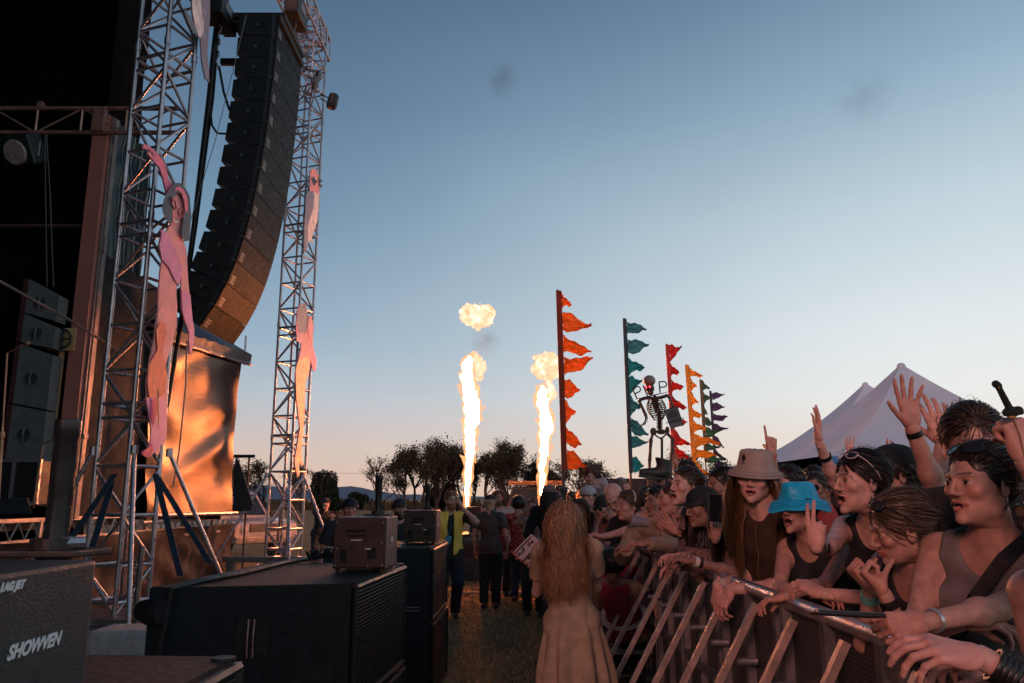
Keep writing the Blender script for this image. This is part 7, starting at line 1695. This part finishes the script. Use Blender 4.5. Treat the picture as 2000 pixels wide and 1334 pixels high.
q = person('blond person in dark cap and grey t shirt standing with back to the camera', base=(-.33, 12.4), H=1.66, yaw=172, hyaw=160, sex='f', skin=TAN, hair='mop', hcol=(.45, .34, .24), res=.012, topc=(.055, .05, .055), legc=(.010, .010, .013), hatf=cap_hat((.012, .01, .012)), fat=1.08)
q = person('smiling bearded man with long brown hair in a white shirt', head=pp(974, 972, 14.0), base=(-.20, 14.0), H=1.84, yaw=8, hyaw=5, sex='m', mouth='smile', skin=TAN, hair='long', hairlen=.30, hcol=(.14, .055, .025), beard='full', res=.013, hres=.0055, top='tee', topc=(.50, .42, .40), legc=(.015, .015, .018))
mb = MB(); n_ = Vector(q['Nb']) - Vector(q['org']); F_ = Vector(q['Fc']); R_ = Vector(q['Rt']); T_ = Vector(q['T'])
mb.tube([n_ + R_ * .08 + F_ * .06, n_ + R_ * .02 + F_ * .15 - T_ * .2, n_ - R_ * .12 + F_ * .14 - T_ * .45], .013, 6); child(q, mb, 'bag_strap', BB)
q = person('dark haired person in a red floral shirt turned away from the camera', head=pp(1013, 986, 13.2), base=(.12, 13.2), H=1.66, yaw=165, sex='m', skin=TAN, hair='curly', hcol=(.010, .008, .008), res=.013, top='long', topc=(.3, .05, .04), topmat=mat('floral_cloth', (.30, .05, .04), .8, var=1.3, scale=26, bump=.1))
q = person('photographer in a white top looking through a camera, facing us', head=pp(1040, 990, 11.6), base=(.30, 11.65), H=1.62, yaw=0, hyaw=-4, sex='f', skin=TAN, hair='bun', hcol=(.10, .035, .02), res=.012, hres=.005, top='tank', topc=(.50, .44, .45), legc=(.03, .025, .025), armR=A_(pp(1031, 996, 11.3), (.5, -.1, .8), (.6, .8, 0), 'grip', (-1, -.2, -1)), armL=A_(pp(1048, 996, 11.3), (-.5, -.1, .8), (-.6, .8, 0), 'grip', (1, -.2, -1)))
q = person('long haired person in a brown cap and dark jacket behind the girl in the dress', head=pp(1074, 966, 10.8), base=(.53, 10.9), H=1.78, yaw=150, sex='m', skin=TAN, hair='long', hairlen=.30, hcol=(.03, .016, .012), res=.012, top='long', topc=(.014, .014, .018), hatf=cap_hat((.22, .13, .10)), armR=A_(pp(1096, 992, 10.6), (.2, 0, 1), (-1, 0, 0), 'fist'))
q = person('crew man with a red lit face and navy cap behind the flame machine', head=pp(684, 994, 8.7), base=(-1.80, 8.8), H=1.62, yaw=12, hyaw=14, hp=4, sex='m', mouth='shut', skin=(.55, .22, .17), hair='short', hcol=(.03, .02, .02), res=.013, hres=.005, topc=(.02, .02, .03), hatf=cap_hat((.008, .010, .022)), fat=1.1)  # red light on his face is put into the skin colour
q = person('bearded crew man in a dark cap and black t shirt between the two flame machines', head=pp(781, 993, 9.4), base=(-1.34, 9.45), H=1.60, yaw=15, hyaw=18, sex='m', mouth='shut', skin=TAN, hair='short', hcol=(.03, .018, .012), beard='full', res=.013, hres=.005, topc=(.010, .012, .016), hatf=cap_hat((.03, .025, .03)), fat=1.1)
q = person('man in a dark jacket standing on the field with one hand at his mouth', head=pp(637, 983, 18.5), base=(-4.35, 18.5), H=1.72, yaw=20, sex='m', mouth='shut', skin=PALE, hair='short', hcol=(.02, .014, .012), res=.015, top='long', topc=(.014, .014, .02), legc=(.02, .02, .028), hatf=cap_hat((.02, .02, .03)), armR=A_(pp(634, 992, 18.1), (.2, 0, 1), (.4, 1, 0), 'fist'), armL=A_(pp(654, 1008, 18.4), (-1, -.2, 0), (-.5, 1, 0), 'relax', (1, .3, 0)))
# --- girl in the long dress
q = person('girl with very long blond hair in a long beige dress, seen from behind', head=pp(1103, 1012, 5.2), base=(.375, 5.2), H=1.60, yaw=178, hyaw=172, sex='f', skin=PALE, hair='long', hairlen=.54, hcol=(.32, .15, .075), wave=.011, hthick=.007, dens=6500, res=.009, hres=.004, top='tee', topc=(.46, .30, .20), legs=True, bare=True, armL=A_(pp(1068, 1092, 5.42), (-.6, .3, .5), (0, 1, 0), 'grip', (-.2, .2, -1)), armR=A_(pp(1128, 1100, 5.48), (-.3, 1, .4), (0, 0, 1), 'relax', (.35, .1, -1)))
Pc_ = q['Pc']; org = q['org']; N = 96; vs = []; rs_ = np.random.default_rng(11); am = rs_.uniform(.3, 1, 9); ph = rs_.uniform(0, 6.28, 9)
zt, zb_ = Pc_[2] + .12, .03; K_ = 26
for k in range(K_ + 1):
    t = k / K_; z = zt + (zb_ - zt) * t
    for i in range(N):
        a = 2 * math.pi * i / N; rx = .135 + .17 * t ** 1.05 + .02 * math.sin(t * 5); ry = .115 + .15 * t
        w_ = sum(am[j] * math.sin(a * (5 + j) + ph[j] + t * (1.2 if j % 2 else -.8)) for j in range(9)) / 9
        f_ = 1 + .55 * w_ * min(1, t * 2.2 + .1)
        vs.append((Pc_[0] + rx * f_ * math.cos(a) - org[0] + .03 * t, Pc_[1] + ry * f_ * math.sin(a) - org[1], z + .012 * math.sin(a * 3 + 1) * t - org[2]))
mb = MB(); mb.add(vs, [(k * N + i, k * N + (i + 1) % N, (k + 1) * N + (i + 1) % N, (k + 1) * N + i) for k in range(K_) for i in range(N)])
child(q, mb, 'skirt', cloth('%.3f_%.3f_%.3f' % (.46, .30, .20), (.46, .30, .20)))
# --- seated stewards by the barrier
PV = mat('pink_vest', (.34, .03, .06), .7, var=.1); REF = mat('reflective_strip', (.72, .66, .55), .35, var=.05)
q = person('seated steward with big black curly hair in a dark pink vest and striped shirt', head=pp(1196, 1106, 6.75), base=(.98, 7.05), floor=-.36, H=1.62, yaw=150, hyaw=165, hp=-12, sex='f', skin=BRN, hair='curly', hcol=(.006, .005, .005), res=.011, top='long', topc=(.3, .25, .2), topmat=mat('striped_shirt', (.34, .22, .14), .8, var=.6, scale=5, stretch=(14, 14, .3)), legc=(.02, .02, .02), footR=(.95, 7.7, .08), footL=(.75, 7.65, .08), armR=A_((.95, 7.35, .62), (0, 1, -.2), (0, 0, -1)), armL=A_((.78, 7.3, .62), (0, 1, -.2), (0, 0, -1)))
vest(q, PV, gap=.02)
mb = MB(); C_ = lambda r, f, t: Vector(q['Pc'] + q['Rt'] * r * q['H'] + q['Fc'] * f * q['H'] + q['T'] * t * q['H'] - q['org'])
for t0 in (.10,):
    ring = [C_(.115 * math.cos(a), .088 * math.sin(a), t0 + .01 * math.sin(a)) for a in np.linspace(0, 6.28, 33)]; mb.tube(ring, .024, 6, caps=False, flat=.25)
child(q, mb, 'reflective_strip', REF)
q = person('seated person with brown hair just beyond the curly haired steward', head=pp(1208, 1078, 7.5), base=(1.0, 7.7), floor=-.28, H=1.60, yaw=170, sex='f', skin=TAN, hair='bun', hcol=(.07, .03, .018), res=.013, top='tee', topc=(.30, .03, .05), legc=(.02, .02, .02), footR=(1.0, 8.3, .08), footL=(.8, 8.3, .08))
mb = MB(); mb.box((.93, 7.45, .36), (.5, 1.0, .04)); 
for sx in (-1, 1):
    for sy in (-1, 1): mb.tube([(.93 + sx * .2, 7.45 + sy * .42, 0), (.93 + sx * .2, 7.45 + sy * .42, .35)], .018, 6)
tag(mb.build('bench', DALU), 'low bench under the seated stewards by the barrier', 'bench')
p = PZ(1245, 1225, .25); mb = MB()
for i in range(10): mb.ball(p + Vector((random.uniform(-.16, .16), random.uniform(-.14, .14), -.1 + .03 * i)), (.15, .12, .06), 10)
r = mb.build('folded_jackets', PV, smooth=True); tag(r, 'heap of dark pink steward jackets with pale strips on the pit step', 'jackets')
mb = MB(); mb.tube([p + Vector((-.2, -.1, .10)), p + Vector((0, -.15, .22)), p + Vector((.18, .02, .2))], .03, 6, flat=.5); mb.tube([p + Vector((-.2, -.14, .0)), p + Vector((.05, -.17, .06)), p + Vector((.2, -.1, .1))], .028, 6, flat=.5); o = mb.build('reflective_strip', REF); o.parent = r

# ------------------------------------------------------------------ things people hold
def phone(c, up, nrm_, label, m=None, scr=None, w=.075, h=.15):
    c = Vector(c); up = Vector(up).normalized(); n_ = Vector(nrm_).normalized(); x = up.cross(n_).normalized(); n_ = x.cross(up); M = Matrix([[x[i], n_[i], up[i]] for i in range(3)])
    r = thing('phone', c, label, 'phone'); mb = MB(); mb.box(c, (w, .009, h), M, .003); mb.build('case', m or BB, r)
    mb = MB(); mb.box(c + n_ * .0052, (w - .006, .002, h - .008), M); mb.build('screen', scr or SCR, r); return r
phone(pp(1655, 1200, 1.93), (-1, .1, .04), (0, .16, 1), 'dark phone lying flat in the hand of the smiling woman in profile')
phone(pp(1397, 992, 4.56), (.05, 0, 1), (0, -1, .1), 'black phone held upright in front of the short haired woman')
phone(pp(1219, 948, 9.1), (-.25, 0, 1), (0, -1, 0), 'pale blue phone held high in a raised hand above the crowd', mat('pale_phone', (.35, .45, .55), .3))
def cup(c, ax, label, rr=.042, L=.12):
    c = Vector(c); q_ = Vector(ax).normalized().to_track_quat('Z', 'Y').to_matrix().to_4x4(); q_.translation = c; mb = MB()
    mb.lathe([(rr * .72, 0), (rr * .72, .002), (rr, L), (rr + .003, L + .001), (rr + .003, L - .004), (rr * .97, L - .004), (rr * .68, .004), (.001, .004), (.001, 0), (rr * .72, 0)], q_, 20)
    tag(mb.build('plastic_cup', mat('clear_frosted_cup', (.42, .40, .45), .3, trans=.4, var=.1), smooth=True), label, 'cup')
cup(pp(1268, 1022, 5.75), (-1, .1, .15), 'tilted empty plastic cup pointing left by the clapping hands'); cup(pp(1288, 1012, 5.85), (.1, 0, 1), 'upright plastic cup behind the clapping hands')
def camera_(c, label, flash=False):
    c = Vector(c); r = thing('camera', c, label, 'camera'); mb = MB(); mb.box(c, (.14, .07, .10), None, .012); mb.box(c + Vector((0, 0, .06)), (.06, .06, .04), None, .01); mb.build('body', BLK, r)
    mb = MB(); mb.tube([c + Vector((0, -.03, 0)), c + Vector((0, -.12, 0))], .04, 16); mb.build('lens', BLK, r)
    if flash: mb = MB(); mb.box(c + Vector((0, 0, .15)), (.075, .06, .12), None, .01); mb.box(c + Vector((0, -.01, .19)), (.10, .09, .06), None, .01); mb.build('flash', mat('flash_head', (.02, .025, .03), .4), r)
camera_(pp(1040, 990, 11.42), 'black camera held to the face of the photographer in white')
camera_(pp(1101, 985, 10.6), 'black camera with a flash on top held up left of the white cap', True)
# boot
c_ = P(1285, 915, 7.3); u = 6.4 / FP
prb = [cap(c_ + Vector((12, 0, 22)) * u, c_ + Vector((14, 0, -6)) * u, 17 * u, 14 * u), cap(c_ + Vector((10, 0, -10)) * u, c_ + Vector((-34, 0, -8)) * u, 14 * u, 8 * u, k=.03), cap(c_ + Vector((16, 0, -14)) * u, c_ + Vector((-36, 0, -12)) * u, 8 * u, 6 * u, k=.01), pl(c_ + Vector((0, 0, 24)) * u, (.25, 0, 1))]
V, Q = sdf_mesh(prb, .008); r = thing('boot', c_, 'dark ankle boot held upside the crowd by a raised hand', 'boot'); r['label'] = 'dark ankle boot held above the crowd by a raised hand'; o = npmesh('upper', V - np.array(c_), Q, mat('dark_boot', (.02, .026, .028), .6)); o.parent = r
mb = MB(); mb.slab([c_ + Vector((x, -8, z)) * u for x, z in ((30, -18), (32, -24), (-10, -24), (-44, -18), (-42, -13))], (0, -1, 0), 16 * u); mb.build('sole', RUB, r)
# cardboard sign in front of the girl in the dress
cs_ = [P(1001, 1080, 5.45), P(1038, 1043, 5.45), P(1096, 1092, 5.5), P(1059, 1130, 5.5)]; n_ = (cs_[1] - cs_[0]).cross(cs_[2] - cs_[1]).normalized(); n_ = n_ if n_.y < 0 else -n_
r = thing('hand_written_sign', (cs_[0] + cs_[2]) / 2, 'pale hand lettered sign held at an angle by the girl in the dress', 'sign')
mb = MB(); mb.slab(cs_, n_, .006); mb.build('board', mat('pink_white_card', (.62, .48, .48), .7, var=.08), r)
up_ = (cs_[1] - cs_[2]).normalized(); rt_ = (cs_[1] - cs_[0]).normalized()
up_ = n_.cross(rt_).normalized(); up_ = up_ if up_.z > 0 else -up_
if rt_.cross(up_).dot(n_) < 0: n_ = -n_
eul = Matrix([[rt_[i], up_[i], n_[i]] for i in range(3)]).to_euler()
def stxt(s, a, b, size):
    cu = bpy.data.curves.new('lettering', 'FONT'); cu.body = s; cu.size = size; cu.extrude = .0004; cu.offset = .0008; o = txtobj(cu, BLK, r); o.rotation_euler = eul
    o.location = cs_[0] + rt_ * a - up_ * b + n_ * .004 - r.location
W_ = (cs_[1] - cs_[0]).length
stxt('Stuff', .012, .048, .036); stxt('the', .105, .048, .036); stxt('wiggles', .012, .098, .036); stxt('W', .125, .098, .036); stxt('I listen', .012, .148, .036)
mb = MB(); mb.tube([cs_[0] + rt_ * .01 - up_ * .012 + n_ * .003, cs_[1] - rt_ * .015 - up_ * .012 + n_ * .003], .004, 5); mb.build('marker_line', mat('dark_red_ink', (.10, .01, .015), .6), r)
rq = random.Random(4); mb = MB()
for i in range(26):
    p = cs_[0].lerp(cs_[3], rq.uniform(-.02, 1.1)) + Vector((rq.uniform(-.01, .01), -.01, rq.uniform(-.012, .012))); mb.ball(p, rq.uniform(.004, .008), 6)
mb.build('tinsel_edge', mat('red_gold_tinsel', (.6, .12, .05), .3, metal=.5, var=.8, scale=90), r)
# toy on a stick
r = thing('stick_toy', P(1990, 850, 1.93), 'dark knitted toy with a long neck on a thin stick at the upper right edge', 'toy'); u = 1.93 / FP; Y_ = 1.93
prt = [cap(P(1948, 752, Y_), P(1976, 806, Y_), 5.5 * u, 7 * u, k=.004), cap(P(1945, 750, Y_), P(1950, 753, Y_), 7.5 * u, 6.5 * u, k=.004), ell(P(1978, 805, Y_), (15 * u, 10 * u, 9 * u), k=.006), ell(P(1966, 806, Y_), 8 * u, k=.004), ell(P(1988, 800, Y_), (10 * u, 8 * u, 7 * u), k=.004), ell(P(1994, 805, Y_), 5.5 * u, k=.004)]
V, Q = sdf_mesh(prt, .0022, noise=lambda x, y, z: .0006 * np.sin(x * 1400) * np.sin(z * 1400)); o = npmesh('toy_body', V - np.array(r.location), Q, mat('dark_green_knit', (.02, .035, .028), .95, var=.4, scale=200, bump=.4, bscale=500)); o.parent = r
mb = MB(); mb.ball(P(1976, 815, Y_), (9 * u, 7 * u, 4 * u), 10); mb.tube([P(1947, 757, Y_), P(1954, 755, Y_)], 6 * u, 8); mb.build('tan_patch', mat('tan_felt', (.45, .25, .08), .9), r)
mb = MB(); mb.tube([P(1979, 815, Y_), P(1992, 850, Y_), P(2004, 905, Y_)], .0022, 6); mb.build('stick', mat('wood_stick', (.3, .18, .1), .7), r)

# ------------------------------------------------------------------ the packed crowd behind
rc = random.Random(12); protos = []
LBL = 'festival goer packed in the crowd behind the front rows, mostly hidden by others'
looks = [('m', 'short', (.02, .014, .012), (.16, .15, .17), 'tee', None), ('f', 'long', (.05, .03, .02), (.25, .10, .10), 'tee', 'R'), ('m', 'short', (.08, .05, .03), (.30, .28, .27), 'tee', None), ('f', 'bun', (.02, .014, .012), (.03, .05, .06), 'tank', None),
         ('m', 'short', (.015, .012, .01), (.20, .05, .04), 'tee', 'R'), ('f', 'long', (.20, .12, .06), (.38, .34, .36), 'tee', None), ('m', 'buzz', (.03, .02, .015), (.22, .26, .24), 'tee', None), ('f', 'short', (.03, .018, .012), (.32, .20, .20), 'tee', None), ('m', 'mop', (.06, .03, .02), (.10, .06, .05), 'long', None), ('m', 'short', (.02, .02, .02), (.16, .14, .12), 'tee', 'L')]
for i, (sx, hr_, hc_, tc_, tp_, up) in enumerate(looks):
    H = 1.66 if sx == 'f' else 1.78; arm = None
    if up: arm = A_(np.array([0, 0, 0]), (0, 0, 1), (-.5, -1, 0), 'open')
    kw = {}
    b_ = (2.6, 8.0)
    if up == 'R': kw['armR'] = dict(arm, w=np.array([b_[0] - .25, b_[1] - .28, H * 1.12]))
    if up == 'L': kw['armL'] = dict(arm, w=np.array([b_[0] - .1, b_[1] - .45, H * 1.10]))
    hat_ = cap_hat((.02, .02, .025)) if i in (2, 6) else (bucket_hat(mat('pale_bucket', (.34, .30, .28), .9), name='bucket_hat') if i == 7 else None)
    q = person(LBL, base=b_, H=H, yaw=-60, hyaw=-62 + rc.uniform(-15, 15), sex=sx, mouth=rc.choice(('open', 'smile', 'shut')), skin=rc.choice((TAN, PALE, BRN)), hair=hr_, hcol=hc_, res=.020, hres=.0075, top=tp_, topc=tc_, legc=(.02, .022, .03), seed=i + 50, dens=160, hatf=hat_, group='packed crowd behind the front rows', glasses='eyes' if i in (0, 5) else None)
    protos.append(q['root'])
spots = []
y = 6.6; row = 0
while y < 21:
    x = 1.95 + .035 * y + rc.uniform(0, .3) if y < 13 else .7 + rc.uniform(0, .4)
    while x < min(.52 * y + .6, 9.5):
        spots.append((x + rc.uniform(-.14, .14), y + rc.uniform(-.22, .22))); x += rc.uniform(.52, .72) * (1 if y < 12 else 1.25)
    y += .62 if y < 12 else .95; row += 1
y = 2.9
for (x, y) in ((2.15, 2.6), (2.2, 3.2), (2.35, 3.8), (2.45, 4.6), (2.3, 5.3), (2.7, 5.0), (2.9, 5.7), (2.5, 6.1), (2.65, 3.6), (3.0, 4.3), (1.95, 5.0), (3.1, 6.3)): spots.append((x, y))
for (x, y) in ((1.95, 11.2), (1.6, 12.2), (1.35, 13.2), (1.2, 12.6), (1.8, 13.6)): spots.append((x, y))
taken = [tuple(o.location)[:2] for o in col.objects if o.name.startswith('person') and o.parent is None]
nc = 0
for (x, y) in spots:
    if any((x - a) ** 2 + (y - b) ** 2 < .30 ** 2 for a, b in taken): continue
    if any(abs(x - fx) < .2 and abs(y - fy) < .2 for fx, fy in ((.95, 14.6),)): continue
    k = rc.choice((0, 1, 2, 3, 5, 6, 7, 8, 4, 9, 0, 2, 3, 6)) if nc >= len(protos) else nc
    if y < 6.5 and k in (1, 4, 9): k = 3
    if nc < len(protos): o = protos[k]
    else: o = copy_tree(protos[k])
    s = rc.uniform(.95, 1.05); o.scale = (s, s, s); o.location = (x, y, 0); o.rotation_euler = (0, 0, R(rc.uniform(-22, 22) + (18 if y > 12 else 0))); nc += 1; taken.append((x, y))
print('CROWD', nc, 'WARN', WARN)

# ------------------------------------------------------------------ lingering smoke puffs
def puff(px, py, Y, rx, rz, dens, label):
    c_ = P(px, py, Y); a, b = rx / FP * Y, rz / FP * Y; mb = MB(); mb.ball((0, 0, 0), (a, a, b), 20)
    m = bpy.data.materials.new('thin_smoke'); m.use_nodes = True; n = m.node_tree; n.nodes.clear(); out = n.nodes.new('ShaderNodeOutputMaterial'); pv_ = n.nodes.new('ShaderNodeVolumePrincipled')
    pv_.inputs['Color'].default_value = (.18, .17, .19, 1); n.links.new(pv_.outputs[0], out.inputs['Volume'])
    t_ = n.nodes.new('ShaderNodeTexCoord'); mp_ = n.nodes.new('ShaderNodeMapping'); mp_.inputs['Scale'].default_value = (1 / a, 1 / a, 1 / b); n.links.new(t_.outputs['Object'], mp_.inputs[0])
    ln = n.nodes.new('ShaderNodeVectorMath'); ln.operation = 'LENGTH'; n.links.new(mp_.outputs[0], ln.inputs[0])
    mr_ = n.nodes.new('ShaderNodeMapRange'); mr_.interpolation_type = 'SMOOTHERSTEP'; mr_.inputs[1].default_value = 1.0; mr_.inputs[2].default_value = 0.0; mr_.inputs[3].default_value = 0; mr_.inputs[4].default_value = dens
    n.links.new(ln.outputs['Value'], mr_.inputs[0]); nz = n.nodes.new('ShaderNodeTexNoise'); nz.inputs['Scale'].default_value = 2.2; nz.inputs['Detail'].default_value = 3; n.links.new(mp_.outputs[0], nz.inputs[0])
    m2_ = n.nodes.new('ShaderNodeMapRange'); m2_.inputs[1].default_value = .35; m2_.inputs[2].default_value = .65; n.links.new(nz.outputs[0], m2_.inputs[0])
    mu = n.nodes.new('ShaderNodeMath'); mu.operation = 'MULTIPLY'; n.links.new(mr_.outputs[0], mu.inputs[0]); n.links.new(m2_.outputs[0], mu.inputs[1]); n.links.new(mu.outputs[0], pv_.inputs['Density'])
    o = mb.build('smoke', m, smooth=True); o.location = c_; tag(o, label, 'smoke', kind='stuff')
puff(980, 155, 34, 46, 62, .55, 'faint dark smoke puff high in the middle of the sky')
puff(1690, 190, 34, 90, 80, .16, 'very faint smoke puff high on the right of the sky')
puff(948, 668, 19.4, 44, 42, .9, 'thin smoke between the left flame and its fireball')
